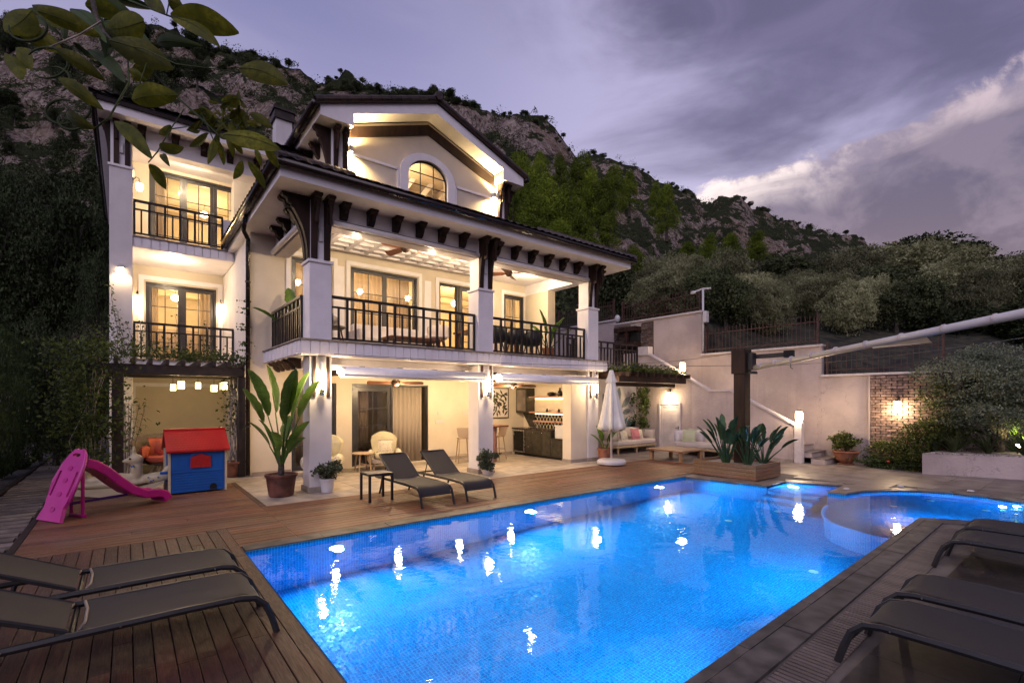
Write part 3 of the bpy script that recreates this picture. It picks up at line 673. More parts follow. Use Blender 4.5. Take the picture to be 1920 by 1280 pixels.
# ---- path of concrete strips at the left
path = tag(bpy.data.objects.new('path', None), kind='structure'); COL.objects.link(path)
gv = MB(); gv.box(-2.3, -1.05, 6.0, 26, -0.15, -0.055); tag(gv.build('gravel', 'gravel'), kind='structure')
upv = unit_box('paver'); y = 7.4
while y < 21:
    inst('paver', upv, path, (-1.86 + random.uniform(-.02, .02), y, -0.055), (0.72, 0.20, 0.045)); y += 0.31
kb = MB(); kb.box(-1.96, -1.90, 6.5, 24, -0.1, 0.0); kb.box(-1.12, -1.045, 7.9, 13.5, -0.1, 0.0); kb.build('kerb', 'pergola_wood', path)

# ---- mountain
PROF = {  # photograph column -> (distance, line of sight height) pairs, last = skyline
    -700: [(24, 742), (45, 620), (75, 430), (110, 240), (150, 30)], -200: [(24, 742), (45, 620), (75, 430), (110, 240), (150, 0)],
    300: [(24, 740), (45, 600), (75, 420), (110, 220), (150, 58)], 450: [(24, 740), (45, 600), (75, 420), (110, 230), (150, 88)],
    560: [(24, 738), (45, 600), (75, 430), (110, 250), (150, 122)], 700: [(24, 736), (45, 600), (75, 450), (110, 280), (150, 160)],
    820: [(24, 736), (45, 600), (75, 460), (110, 300), (150, 165)], 900: [(24, 735), (45, 600), (75, 480), (110, 340), (150, 192)],
    980: [(24, 730), (45, 600), (75, 490), (110, 370), (150, 208)], 1040: [(24, 725), (45, 600), (75, 500), (110, 400), (150, 236)], 1088: [(24, 722), (45, 595), (75, 510), (110, 440), (150, 288)],
    1102: [(24, 720), (45, 595), (75, 515), (115, 440), (150, 400), (250, 290)], 1190: [(24, 715), (45, 595), (75, 530), (115, 470), (160, 425), (250, 308)],
    1240: [(24, 712), (45, 595), (75, 540), (115, 500), (160, 450), (250, 338)], 1290: [(24, 710), (45, 595), (75, 545), (115, 512), (160, 470), (250, 352)], 1320: [(24, 708), (45, 595), (75, 548), (115, 520), (160, 480), (250, 368)],
    1350: [(24, 706), (45, 595), (75, 550), (115, 522), (160, 480), (250, 352)], 1390: [(24, 705), (45, 595), (75, 552), (115, 525), (160, 485), (250, 356)], 1410: [(24, 705), (45, 595), (75, 553), (115, 528), (160, 490), (250, 384)],
    1480: [(24, 703), (45, 595), (75, 556), (115, 530), (160, 500), (250, 405)], 1640: [(24, 700), (45, 595), (75, 560), (115, 538), (160, 515), (250, 455)], 1760: [(24, 700), (45, 600), (75, 570), (115, 550), (160, 530), (250, 490)],
    2300: [(24, 700), (45, 620), (75, 590), (115, 575), (160, 565), (250, 545)], 3200: [(24, 700), (45, 640), (75, 620), (115, 610), (160, 600), (250, 590)]}
pk = sorted(PROF); ND = 150
def prof_z(px, D):
    for a, b_ in zip(pk, pk[1:]):
        if a <= px <= b_: break
    f = (px - a) / (b_ - a); f = min(1, max(0, f))
    def ev(pr):
        # pairs -> z at D
        Z = [(d, 1.8 + (751 - y) / 912.6 * d) for d, y in pr]
        if D <= Z[0][0]: return Z[0][1]
        for (d0, z0), (d1, z1) in zip(Z, Z[1:]):
            if d0 <= D <= d1: return z0 + (z1 - z0) * (D - d0) / (d1 - d0)
        return Z[-1][1] - (D - Z[-1][0]) * 0.35
    return ev(PROF[a]) * (1 - f) + ev(PROF[b_]) * f
pxs = []; x = -700.0
while x <= 3200:
    pxs.append(x); x += 7 if 200 < x < 1900 else (20 if -100 < x < 2000 else 60)
Ds = [23.7, 24.0]
while Ds[-1] < 330: Ds.append(Ds[-1] * 1.021 + 0.05)
V = []; NP, NDs = len(pxs), len(Ds)
def terr(px, D):
    z = prof_z(px, D); X, Y, _ = pix(px, D, 0)
    s = min(1.0, (D - 24) / 30)
    a = noise.fractal(Vector((X * 0.045, Y * 0.045, 3.1)), 0.9, 2.1, 5) * 3.2 * s
    b_ = (noise.ridged_multi_fractal(Vector((X * 0.035, Y * 0.035, z * 0.012)), 0.8, 2.2, 6, 1.0, 2.0) - 1.2) * 4.2 * s * min(1, D / 120) + noise.fractal(Vector((X * 0.16, Y * 0.16, z * .1)), 0.8, 2.2, 4) * 1.3 * s
    z2 = z + a + b_
    # ledges and cliffs high up
    if D > 80:
        st = 13.0; ph = z2 / st + noise.noise(Vector((X * 0.02, Y * 0.02, 0))) * 0.8; fr_ = ph - math.floor(ph); k = min(1, (D - 80) / 35) * 0.55
        z2 += (st * ((fr_ ** 3) - fr_)) * k * 0.8
    return z2
HT = {}
for i, px in enumerate(pxs):
    for j, D in enumerate(Ds):
        X, Y, _ = pix(px, D, 0); z = terr(px, D) if j else -0.6; V.append((X, Y, z)); HT[i, j] = z
F = [(i * NDs + j, (i + 1) * NDs + j, (i + 1) * NDs + j + 1, i * NDs + j + 1) for i in range(NP - 1) for j in range(NDs - 1)]
hills = tag(npmesh('mountain', V, F, 'mountain', smooth=False), kind='structure')
def tz(px, D):
    i = min(range(NP), key=lambda k: abs(pxs[k] - px)); j = min(range(NDs), key=lambda k: abs(Ds[k] - D)); return HT[i, j]
# ---- raised ground behind the retaining wall
bk = MB(); xs_ = [16.62, 16.7, 17.1, 17.6, 18.2, 19, 20, 21, 22.5, 24, 26, 28, 31, 34, 42]; ys_ = [-14 + 1.0 * k for k in range(60)]
def bankz(X, Y):
    w = .01 + max(0, X - 16.7) * 1.6; ss = lambda t_: (lambda q: q * q * (3 - 2 * q))(min(1, max(0, t_)))
    z = 2.42 + 0.95 * ss((Y - 5.72) / w + .5) + 1.45 * ss((Y - 9.62) / w + .5)
    return z + (X - 16.62) * (0.20 if Y > 2 else 0.14) + 0.25 * noise.noise(Vector((X * .5, Y * .5, 0)))
ys_ = sorted(set(ys_ + [5.70, 5.74, 9.60, 9.64]))
for X in xs_:
    for Y in ys_: bk.v.append((X, Y, bankz(X, Y)))
ny = len(ys_)
for i in range(len(xs_) - 1):
    for j in range(ny - 1): bk.f.append((i * ny + j, (i + 1) * ny + j, (i + 1) * ny + j + 1, i * ny + j + 1))
tag(bk.build('hillside', 'hill_soil', smooth=True), kind='structure')
# ================================================================ THE VILLA
villa = thing('villa', 'white three-storey villa with brown brackets, lit balconies and a gabled attic beside the pool', 'house')
def part(mb, name, mat, par=None, **kw): return mb.build(name, mat, par or villa, **kw)
# pillars
PX_ = [(2.80, 3.23), (6.79, 7.24), (10.73, 11.17)]
for (a, b_) in PX_:
    p = part(MB().box(a, b_, 9.90, 10.35, 0, 2.68), 'pillar', 'white_render', bevel=.008)
    part(MB().box(a - .03, b_ + .03, 9.87, 10.38, 0, 0.11), 'plinth', 'stone_skirt', p, bevel=.006)
    p = part(MB().box(a, b_, 9.90, 10.35, 2.99, 4.52), 'pillar', 'white_paint', bevel=.008)
    part(MB().box(a - .03, b_ + .03, 9.87, 10.38, 4.521, 4.575), 'capital', 'white_paint', p, bevel=.008)
    part(MB().box(a + .03, b_ - .03, 9.93, 10.32, 4.576, 5.795), 'neck', 'white_paint', p)
    part(MB().box((a + b_) / 2 - .04, (a + b_) / 2 + .04, 9.90, 9.929, 4.95, 5.2), 'speaker', 'white_plastic', p, bevel=.006)
# scroll brackets: profile (out, z) swept across a width
def bracket(name, x, y, z0, z1, out, w, dirn, par, small=False):
    H_ = z1 - z0; n_ = 9; prof = []
    if small: cur = [(0.04, 0.0), (out * .35, H_ * .12), (out * .55, H_ * .38), (out * .62, H_ * .62), (out * .9, H_ * .70), (out, H_ * .82), (out, H_)]
    else:
        cur = [(0.045, 0.0)] + [(0.045 + (out * .62 - .045) * ((k / n_) ** 2.4), H_ * .78 * k / n_) for k in range(1, n_ + 1)] + [(out * .70, H_ * .80), (out * .66, H_ * .84), (out * .80, H_ * .86), (out * .84, H_ * .92), (out, H_ * .94), (out, H_)]
    poly = cur + [(0, H_), (0, 0)]
    if dirn == 'y': f = lambda s: (lambda o_, z: (x + s * w / 2, y - o_, z0 + z))
    else: f = lambda s: (lambda o_, z: (x - o_, y + s * w / 2, z0 + z))
    if dirn == '+x': f = lambda s: (lambda o_, z: (x + o_, y + s * w / 2, z0 + z))
    mb = MB(); mb.prism(poly, f(-1), f(1)); mb.build(name, 'brown_wood', par, bevel=.006)
    cb = MB(); e = .018; hh = H_ * (.12 if small else .04)
    if dirn == 'y': cb.box(x - w / 2 - e, x + w / 2 + e, y - out - e, y - .001, z1 - hh, z1 - .001); cb.box(x - w * .22, x + w * .22, y - out * .80, y - out * .5, z0 + H_ * (.3 if small else .55), z1 - hh)
    elif dirn == 'x': cb.box(x - out - e, x - .001, y - w / 2 - e, y + w / 2 + e, z1 - hh, z1 - .001)
    else: cb.box(x + .001, x + out + e, y - w / 2 - e, y + w / 2 + e, z1 - hh, z1 - .001)
    cb.build('cap', 'brown_wood', par, bevel=.004)
for (a, b_) in PX_:
    for x in (a + .09, b_ - .09): bracket('bracket', x, 9.928, 4.60, 5.79, 0.34, 0.115, 'y', villa)
for y in (10.02, 10.23): bracket('bracket', 2.828, y, 4.60, 5.79, 0.50, 0.12, 'x', villa)
for y in (10.02, 10.23): bracket('bracket', 11.142, y, 4.60, 5.79, 0.42, 0.12, '+x', villa)
for k in range(6):
    bracket('corbel', 3.49 + .573 * k, 9.998, 5.50, 5.79, 0.26, 0.14, 'y', villa, True); bracket('corbel', 7.38 + .58 * k, 9.998, 5.50, 5.79, 0.26, 0.14, 'y', villa, True)
for y in (10.88, 11.53, 12.16): bracket('corbel', 2.848, y, 5.50, 5.79, 0.26, 0.14, 'x', villa, True)
# beams over the upper veranda
bm = MB(); bm.box(3.20, 6.82, 10.0, 10.33, 5.32, 5.795); bm.box(7.21, 10.76, 10.0, 10.33, 5.32, 5.795); bm.box(2.85, 3.15, 10.32, 12.9, 5.32, 5.795); bm.box(10.78, 11.1, 10.32, 12.9, 5.40, 5.795); part(bm, 'beam', 'white_paint')
part(MB().box(3.2, 6.79, 9.988, 9.999, 5.455, 5.475).box(7.24, 10.73, 9.988, 9.999, 5.455, 5.475), 'dark_bead', 'brown_wood')  # thin dark strip along the beams above the blind tubes
part(MB().box(10.78, 11.1, 11.72, 12.899, 2.99, 5.399), 'pier', 'cream_render')
# balcony slab with grooved fascia panels
slab = part(MB().box(2.62, 11.40, 9.78, 12.9, 2.69, 2.975), 'balcony_slab', 'white_paint')
part(MB().box(2.56, 11.46, 9.72, 10.9, 2.976, 3.0).box(2.56, 3.2, 10.9, 12.9, 2.976, 3.0).box(3.2, 11.1, 10.9, 12.9, 2.976, 2.997), 'ledge', 'stone_skirt', slab)
fpm = unit_box('white_paint', 0.25)
k = 0; x = 2.60
while x < 11.40:
    inst('fascia_panel', fpm, slab, (x + .006, 9.752 - (.008 if k % 2 else 0), 2.71), (.166, .03, .25)); x += .176; k += 1
y = 9.80; k = 0
while y < 12.85:
    inst('fascia_panel', fpm, slab, (2.592 - (.008 if k % 2 else 0), y + .006, 2.71), (.03, .166, .25)); inst('fascia_panel', fpm, slab, (11.40, y + .006, 2.71), (.03, .166, .25)); y += .176; k += 1
# ceiling of the ground terrace with beams
part(MB().box(3.2, 10.7, 10.35, 12.9, 2.55, 2.688), 'terrace_ceiling', 'white_paint')
for x in (4.05, 4.95, 5.85, 6.65, 7.65, 8.5, 9.4, 10.2): part(MB().box(x - .05, x + .05, 10.36, 12.88, 2.42, 2.549), 'ceiling_beam', 'brown_wood')
for y in (10.75, 11.2, 11.65, 12.1, 12.5): bracket('joist_end', 2.86, y, 2.48, 2.68, 0.24, 0.09, 'x', villa, True)
# back walls
HU = [(3.22, 4.22, 2.99, 5.40), (4.71, 6.69, 2.99, 5.40), (7.42, 8.95, 2.99, 5.38), (9.88, 10.74, 3.3, 5.36)]
HG = [(3.22, 4.33, 0.03, 2.26), (4.74, 7.04, 0.03, 2.26)]
wb = MB(); wall(wb, 'x', 2.30, 11.1, 12.9, 13.1, 0, 2.70, HG); part(wb, 'ground_wall', 'cream_render')
wb = MB(); wall(wb, 'x', 2.30, 11.1, 12.9, 13.1, 2.70, 5.795, HU); part(wb, 'upper_wall', 'cream_render')
part(MB().box(2.3, 2.5, 13.1, 15.0, 0, 5.9).box(2.3, 2.5, 15.0, 17.2, 0, 5.54), 'side_wall', 'white_render'); part(MB().box(11.1, 11.3, 12.6, 17, 0, 5.79), 'side_wall', 'white_render')
tr_ = MB()
for a, b_, c_, d_ in HU:
    tr_.box(a - .13, a - .03, 12.868, 12.899, c_, d_ + .13); tr_.box(b_ + .03, b_ + .13, 12.868, 12.899, c_, d_ + .13); tr_.box(a - .03, b_ + .03, 12.87, 12.899, d_ + .03, d_ + .13)
for x in (4.42, 7.02, 9.35): tr_.box(x - .11, x + .11, 12.88, 12.899, 3.05, 5.35)
part(tr_, 'wall_moulding', 'white_paint')
part(MB().box(2.34, 3.2, 12.872, 12.899, 0, .10).box(7.1, 10.2, 12.872, 12.899, 0, .10), 'skirting', 'stone_skirt')
# windows: frame, leaves with glazing bars, glass
def window(a, b_, c_, d_, y, leaves, bars, par, fw=.07, depth=.08, vbars=1, open_from=None):
    fr_ = MB(); fr_.box(a, a + .045, y, y + depth + .05, c_, d_); fr_.box(b_ - .045, b_, y, y + depth + .05, c_, d_); fr_.box(a + .045, b_ - .045, y, y + depth + .05, d_ - .05, d_); fr_.box(a + .045, b_ - .045, y, y + depth + .05, c_, c_ + .03)
    w = fr_.build('window', 'window_frame', par, bevel=.004); Wd = (b_ - a - .09) / leaves
    for k in range(leaves):
        l0 = a + .045 + k * Wd; l1 = l0 + Wd; yy = y + .035 + .02 * (k % 2)
        lf = MB(); lf.box(l0, l0 + fw, yy, yy + .04, c_ + .03, d_ - .05); lf.box(l1 - fw, l1, yy, yy + .04, c_ + .03, d_ - .05); lf.box(l0 + fw, l1 - fw, yy, yy + .04, c_ + .03, c_ + .13); lf.box(l0 + fw, l1 - fw, yy, yy + .04, d_ - .05 - fw, d_ - .05)
        lf.build('sash', 'window_frame', w, bevel=.003)
        gb_ = MB(); z0, z1 = c_ + .13, d_ - .05 - fw; gx0, gx1 = l0 + fw, l1 - fw
        for q in range(1, vbars + 1): xm = gx0 + (gx1 - gx0) * q / (vbars + 1); gb_.box(xm - .011, xm + .011, yy + .008, yy + .03, z0, z1)
        for q in range(1, bars): zz = z1 - (z1 - z0) * q / bars; gb_.box(gx0, gx1, yy + .009, yy + .029, zz - .011, zz + .011)
        gb_.build('glazing_bar', 'window_frame', w)
        MB().box(gx0, gx1, yy + .017, yy + .021, z0, z1).build('pane', 'pane_glass', w)
    return w
window(3.22, 4.22, 2.99, 5.40, 12.93, 1, 4, villa); window(4.71, 6.69, 2.99, 5.40, 12.93, 2, 4, villa); window(9.88, 10.74, 3.3, 5.36, 12.93, 1, 3, villa)
window(8.15, 8.95, 2.99, 5.38, 12.93, 1, 4, villa, fw=.09); window(7.42, 8.1, 2.99, 5.38, 12.93, 1, 1, villa, fw=.03, vbars=0)
window(3.22, 4.33, 0.03, 2.26, 12.93, 1, 4, villa); window(4.78, 5.93, 0.03, 2.22, 12.93, 1, 4, villa, fw=.11)
part(MB().box(4.74, 4.78, 12.90, 13.02, 0.03, 2.26).box(7.0, 7.04, 12.90, 13.02, 0.03, 2.26).box(4.78, 7.0, 12.90, 13.02, 2.22, 2.26), 'door_frame', 'window_frame')
# rooms behind the windows
def room(x0, x1, y0, y1, z0, z1, mat='room_wall', cove=True):
    r = MB(); r.add([(x0, y1, z0), (x1, y1, z0), (x1, y1, z1), (x0, y1, z1)], [(0, 1, 2, 3)]); r.add([(x0, y0, z0), (x0, y1, z0), (x0, y1, z1), (x0, y0, z1)], [(0, 1, 2, 3)]); r.add([(x1, y0, z0), (x1, y1, z0), (x1, y1, z1), (x1, y0, z1)], [(0, 1, 2, 3)])
    r.add([(x0, y0, z0), (x1, y0, z0), (x1, y1, z0), (x0, y1, z0)], [(0, 1, 2, 3)]); r.add([(x0, y0, z1), (x1, y0, z1), (x1, y1, z1), (x0, y1, z1)], [(0, 1, 2, 3)]); o = part(r, 'room', mat)
    if cove:
        part(MB().box(x0 + .3, x1 - .3, y1 - .55, y1 - .42, z1 - .22, z1 - .05).box(x0 + .3, x1 - .3, y1 - .42, y1 - .05, z1 - .22, z1 - .20), 'ceiling_cove', 'room_wall', o)
        part(MB().box(x0 + .4, x1 - .4, y1 - .40, y1 - .37, z1 - .19, z1 - .16), 'cove_light', 'cove_strip', o)
    return o
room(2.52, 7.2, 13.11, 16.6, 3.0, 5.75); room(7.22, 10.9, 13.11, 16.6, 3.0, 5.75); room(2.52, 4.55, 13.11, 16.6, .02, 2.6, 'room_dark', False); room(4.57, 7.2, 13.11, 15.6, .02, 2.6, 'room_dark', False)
# wing at the left
wing = villa
col_ = part(MB().box(-.32, .12, 15.0, 15.43, 0, 7.40), 'pillar', 'white_render', bevel=.008); part(MB().box(-.35, .15, 14.97, 15.46, 7.401, 7.46), 'capital', 'white_paint', col_, bevel=.006); part(MB().box(-.30, .10, 15.02, 15.41, 7.461, 8.49), 'neck', 'white_paint', col_)
for x in (-.19, .02): bracket('bracket', x, 15.019, 7.48, 8.49, 0.13, 0.10, 'y', villa)
bracket('bracket', -.302, 15.15, 7.48, 8.49, 0.20, 0.12, 'x', villa); part(MB().box(-.14, -.06, 14.985, 15.018, 7.75, 8.0), 'speaker', 'white_plastic', col_)
part(MB().box(-.32, -.12, 15.43, 24, 0, 8.49).box(-.12, .12, 15.43, 17.0, 0, 8.49), 'wing_side_wall', 'white_render')
wb = MB(); wall(wb, 'x', -.12, 4.2, 17.0, 17.2, 0, 8.49, [(.42, 2.12, 2.83, 5.13), (.50, 3.62, 5.83, 8.32)]); part(wb, 'wing_back_wall', 'cream_render')
for z in (2.55, 5.56):
    s_ = part(MB().box(.121, 2.299 if z < 5 else 4.2, 15.06, 16.999, z, z + .25), 'balcony_slab', 'white_paint'); part(MB().box(.121, 2.299, 15.0, 15.30, z + .251, z + .28), 'ledge', 'stone_skirt', s_)
    for k in range(12): inst('fascia_panel', fpm, s_, (.125 + .18 * k, 15.03 - (.008 if k % 2 else 0), z + .01), (.168, .029, .23))
part(MB().box(2.05, 2.299, 15.06, 15.3, 5.84, 6.66), 'parapet', 'white_render')
part(MB().box(.13, 4.2, 15.07, 15.40, 8.02, 8.49), 'beam', 'white_paint'); part(MB().box(.13, 4.2, 15.40, 16.99, 8.40, 8.44), 'balcony_ceiling', 'white_paint')
for x in (.30, .98, 1.60, 2.2, 2.85): bracket('corbel', x, 15.068, 8.22, 8.49, 0.20, 0.14, 'y', villa, True)
window(.42, 2.12, 2.83, 5.13, 17.03, 2, 4, villa, fw=.10); window(.50, 3.62, 5.83, 8.32, 17.03, 4, 4, villa, fw=.09)
tr_ = MB(); tr_.box(.26, .38, 16.965, 16.999, 2.83, 5.3); tr_.box(2.16, 2.28, 16.965, 16.999, 2.83, 5.3); tr_.box(.38, 2.16, 16.965, 16.999, 5.18, 5.3); tr_.box(.13, 2.29, 16.965, 16.999, 2.2, 2.3); tr_.box(.13, .2, 16.965, 16.999, .0, 2.2); part(tr_, 'wall_moulding', 'white_paint')
room(.13, 2.28, 17.21, 20, 2.83, 5.45); room(.13, 4.1, 17.21, 20.5, 5.83, 8.4)
# railings
def railing(p, q, z, par, n, h=.95, side=False):
    p = Vector((*p, 0)); q = Vector((*q, 0)); d = (q - p); Ln = d.length; d.normalize(); nn = Vector((-d.y, d.x, 0)); ang = math.atan2(d.y, d.x); rot = Matrix.Rotation(ang, 3, 'Z')
    def bar(mb, s, e, z0, z1, t): c = p + d * (s + e) / 2; mb.cbox((c.x, c.y, (z0 + z1) / 2), (e - s, t, z1 - z0), rot)
    r = MB(); bar(r, 0, Ln, z + h - .055, z + h, .065); bar(r, 0, Ln, z + h - .25, z + h - .212, .04); bar(r, 0, Ln, z + .06, z + .10, .04)
    rl = r.build('railing', 'rail_metal', par)
    for k in range(2 * n + 1):
        s = Ln * k / (2 * n); tall = k % 2 == 0; t = .048 if tall else .036; s = min(max(s, .02), Ln - .02)
        b = MB(); bar(b, s - t / 2, s + t / 2, z + (.0 if k in (0, 2 * n) else .101), z + h - (.056 if tall else .251), t); b.build('baluster', 'rail_metal', rl)
    return rl
railing((3.24, 10.05), (6.78, 10.05), 2.99, villa, 10); railing((7.25, 10.05), (10.72, 10.05), 2.99, villa, 10); railing((2.78, 12.85), (2.78, 10.36), 2.99, villa, 8)
railing((.13, 15.12), (2.29, 15.12), 2.82, villa, 7, .93); railing((.13, 15.12), (2.04, 15.12), 5.84, villa, 6, .90)
# coffered ceiling of the upper veranda
part(MB().box(3.15, 10.78, 10.33, 12.9, 5.74, 5.79), 'veranda_ceiling', 'white_paint')
cf = MB(); X0, X1, Y0, Y1 = 3.9, 8.5, 10.75, 12.45; nx, ny_ = 9, 5
for i in range(nx + 1): x = X0 + (X1 - X0) * i / nx; cf.box(x - .055, x + .055, Y0 - .055, Y1 + .055, 5.64, 5.739)
for j in range(ny_ + 1):
    y = Y0 + (Y1 - Y0) * j / ny_
    for i in range(nx): cf.box(X0 + (X1 - X0) * i / nx + .055, X0 + (X1 - X0) * (i + 1) / nx - .055, y - .045, y + .045, 5.642, 5.739)
part(cf, 'coffer_grid', 'white_paint')
# soffits, fascias, gutters
part(MB().box(2.18, 11.95, 9.38, 10.0, 5.796, 5.82).box(2.18, 4.3, 10.0, 15.0, 5.796, 5.819).box(4.3, 11.95, 10.0, 13.0, 5.796, 5.818).box(11.1, 11.95, 13.0, 17.0, 5.796, 5.82), 'soffit', 'white_paint')
part(MB().box(2.14, 11.98, 9.33, 9.379, 5.795, 6.0).box(2.14, 2.179, 9.379, 15.0, 5.795, 6.0).box(11.951, 11.99, 9.379, 17.0, 5.795, 6.0), 'fascia', 'white_paint')
def gutter(p, q, r, name='gutter', par=villa):
    g = MB(); g.tube([p, q], r, 10); g.build(name, 'gutter_brown', par, smooth=True)
gutter((2.00, 9.24, 6.02), (12.10, 9.24, 6.02), .075); gutter((2.05, 9.20, 6.02), (2.05, 15.0, 5.96), .085)
gutter((12.07, 9.24, 6.02), (12.07, 16.5, 6.02), .07)
part(MB().box(2.02, 12.08, 9.25, 9.329, 5.99, 6.07).box(2.05, 2.139, 9.33, 15, 5.99, 6.07), 'drip_edge', 'brown_wood')
dp = MB(); dp.tube([(2.08, 12.2, 5.92), (2.10, 12.55, 5.70), (2.24, 12.80, 5.58), (2.24, 12.84, 5.4), (2.24, 12.84, 0.05)], .05, 8); dp.build('downpipe', 'gutter_brown', villa, smooth=True)
for z in (1.2, 2.9, 4.6): part(MB().lathe([(.06, -.02), (.06, .02)], (2.24, 12.84, z), 10), 'pipe_clip', 'rail_metal')
# roofs
def roof(p00, p10, p01, p11, nu, nv, name, amp=.03):
    p00, p10, p01, p11 = map(Vector, (p00, p10, p01, p11)); nrm = (p10 - p00).cross(p01 - p00).normalized()
    if nrm.z < 0: nrm = -nrm
    V = []; F = []; K = nu * 4
    for j in range(nv):
        for e in (0, 1):
            v = (j + e) / nv * (1.0)
            for i in range(K + 1):
                u = i / K; p = (p00 * (1 - u) + p10 * u) * (1 - v) + (p01 * (1 - u) + p11 * u) * v
                V.append(p + nrm * (amp * (0.5 + 0.5 * math.sin(2 * PI * u * nu)) + (.035 if e == 0 else 0.0)))
    R_ = K + 1
    for j in range(nv * 2 - 1):
        for i in range(K): F.append((j * R_ + i, j * R_ + i + 1, (j + 1) * R_ + i + 1, (j + 1) * R_ + i))
    F += [(i, i + 1, i + 1, i) for i in range(0)]
    o = npmesh(name, [tuple(v) for v in V], F, 'roof_tile', villa, smooth=False); o['kind'] = 'stuff'; return o
SL = .47; E0 = 6.06
roof((2.0, 9.2, E0), (12.1, 9.2, E0), (2.0 + 3.75, 12.95, E0 + SL * 3.75), (12.1 - 2.1, 12.95, E0 + SL * 3.75), 44, 11, 'roof')
roof((2.0, 15.2, E0), (2.0, 9.2, E0), (4.2, 15.2, E0 + SL * 2.2), (4.2, 11.4, E0 + SL * 2.2), 26, 7, 'roof'); roof((12.1, 9.2, E0), (12.1, 17, E0), (10.0, 11.3, E0 + SL * 2.1), (10.0, 17, E0 + SL * 2.1), 30, 6, 'roof')
part(MB().add([(2.1, 9.3, E0 - .02), (12.0, 9.3, E0 - .02), (10.1, 12.9, 7.7), (5.7, 12.9, 7.7)], [(0, 1, 2, 3)]).add([(4.2, 12.9, 6.9), (5.75, 12.9, 7.7), (10.0, 12.9, 7.7), (10.0, 12.9, 6), (4.2, 12.9, 6)], [(0, 1, 2, 3, 4)]), 'roof_deck', 'sub_black')
def ridge(p, q, r, step, name='ridge_tile', par=villa):
    p, q = Vector(p), Vector(q); d = q - p; n_ = max(1, round(d.length / step))
    for k in range(n_):
        a = p + d * (k / n_); b_ = p + d * ((k + 1.12) / n_); m_ = MB(); m_.tube([a, b_], [r * 1.06, r * .92], 8); m_.build(name, 'roof_tile', par, bevel=.006)
ridge((2.0, 9.2, E0 + .03), (4.2, 11.4, E0 + SL * 2.2 + .05), .09, .34); ridge((12.1, 9.2, E0 + .03), (10.0, 11.3, E0 + SL * 2.1 + .05), .09, .34)
# attic block and its gable
GX0, GX1, GC = 4.20, 10.0, 7.08; FX0, FX1 = 3.78, 10.35; YF, YW = 12.45, 12.9
def gz(x, top=10.42, base=9.20): return top - abs(x - GC) * (top - base) / (GC - FX0)
aw = MB()
hx0, hx1, hz0, hza = 6.42, 7.74, 7.6, 8.42      # arched window opening
def gable_wall(y0, y1):
    poly = [(GX0, 6.6), (hx0, 6.6), (hx0, hza)] + [((hx0 + hx1) / 2 - (hx1 - hx0) / 2 * math.cos(PI * k / 12), hza + .52 * math.sin(PI * k / 12)) for k in range(1, 12)] + [(hx1, hza), (hx1, 6.6), (GX1, 6.6), (GX1, gz(GX1) - .3), (GC, gz(GC) - .28), (GX0, gz(GX0) - .3)]
    aw.prism(poly, lambda x, z: (x, y0, z), lambda x, z: (x, y1, z))
gable_wall(13.0, 13.2); aw.box(GX0, GX0 + .2, 13.2, 17.0, 6.5, 8.95); aw.box(GX1 - .2, GX1, 13.2, 17.0, 6.5, 8.95); part(aw, 'attic_wall', 'cream_render')
for a, b_ in ((GX0, GX0 + .43), (GX1 - .43, GX1)): part(MB().box(a, b_, 12.86, 13.3, 6.9, 8.93), 'pillar', 'white_paint', bevel=.006)
for x in (GX0 + .09, GX0 + .33): bracket('bracket', x, 12.858, 7.6, 8.90, .26, .105, 'y', villa)
for x in (GX1 - .33, GX1 - .09): bracket('bracket', x, 12.858, 7.6, 8.90, .26, .105, 'y', villa)
for y in (13.0,): bracket('bracket', GX0 - .002, y, 7.3, 8.90, .42, .12, 'x', villa); bracket('bracket', GX1 + .002, y, 7.3, 8.90, .34, .12, '+x', villa)
for y in (13.9, 14.6, 15.3): bracket('corbel', GX0 - .002, y, 8.5, 8.88, .26, .14, 'x', villa, True)
fp = [(FX0, 8.92), (FX0, 9.20), (GC, 10.42), (FX1, 9.20), (FX1, 8.92), (9.52, 8.92), (9.52, gz(9.52) - .27), (GC, 10.14), (4.63, gz(4.63) - .27), (4.63, 8.92)]
part(MB().prism(fp, lambda x, z: (x, YF, z), lambda x, z: (x, YF + .06, z)), 'gable_fascia', 'white_paint')
sf = MB()
for x0, x1 in ((4.58, GC), (GC, 9.57)): sf.prism([(x0, gz(x0) - .27), (x1, gz(x1) - .27), (x1, gz(x1) - .23), (x0, gz(x0) - .23)], lambda x, z: (x, YF + .061, z), lambda x, z: (x, 13.0, z))
sf.box(FX0 + .01, 4.63, YF + .061, 13.35, 8.935, 8.96); sf.box(9.52, FX1 - .01, YF + .061, 13.35, 8.935, 8.96); sf.box(4.59, 4.63, YF + .061, 12.99, 8.96, 9.2); sf.box(9.52, 9.56, YF + .061, 12.99, 8.96, 9.2)
sf.box(FX0 + .01, GX0, 13.35, 17, 8.935, 8.96); sf.box(GX1, FX1 - .01, 13.35, 17, 8.935, 8.96); sf.box(FX0, FX0 + .04, YF + .061, 17, 8.92, 9.18); sf.box(FX1 - .04, FX1, YF + .061, 17, 8.92, 9.18)
part(sf, 'gable_soffit', 'white_paint')
bt = MB()
for x0, x1 in ((4.63, GC), (GC, 9.57)): bt.prism([(x0, gz(x0) - .28 - .40), (x1, gz(x1) - .28 - .40), (x1, gz(x1) - .28 - .10), (x0, gz(x0) - .28 - .10)], lambda x, z: (x, 12.955, z), lambda x, z: (x, 12.999, z))
part(bt, 'rake_band', 'brown_wood')
mo = MB(); zz = 8.42
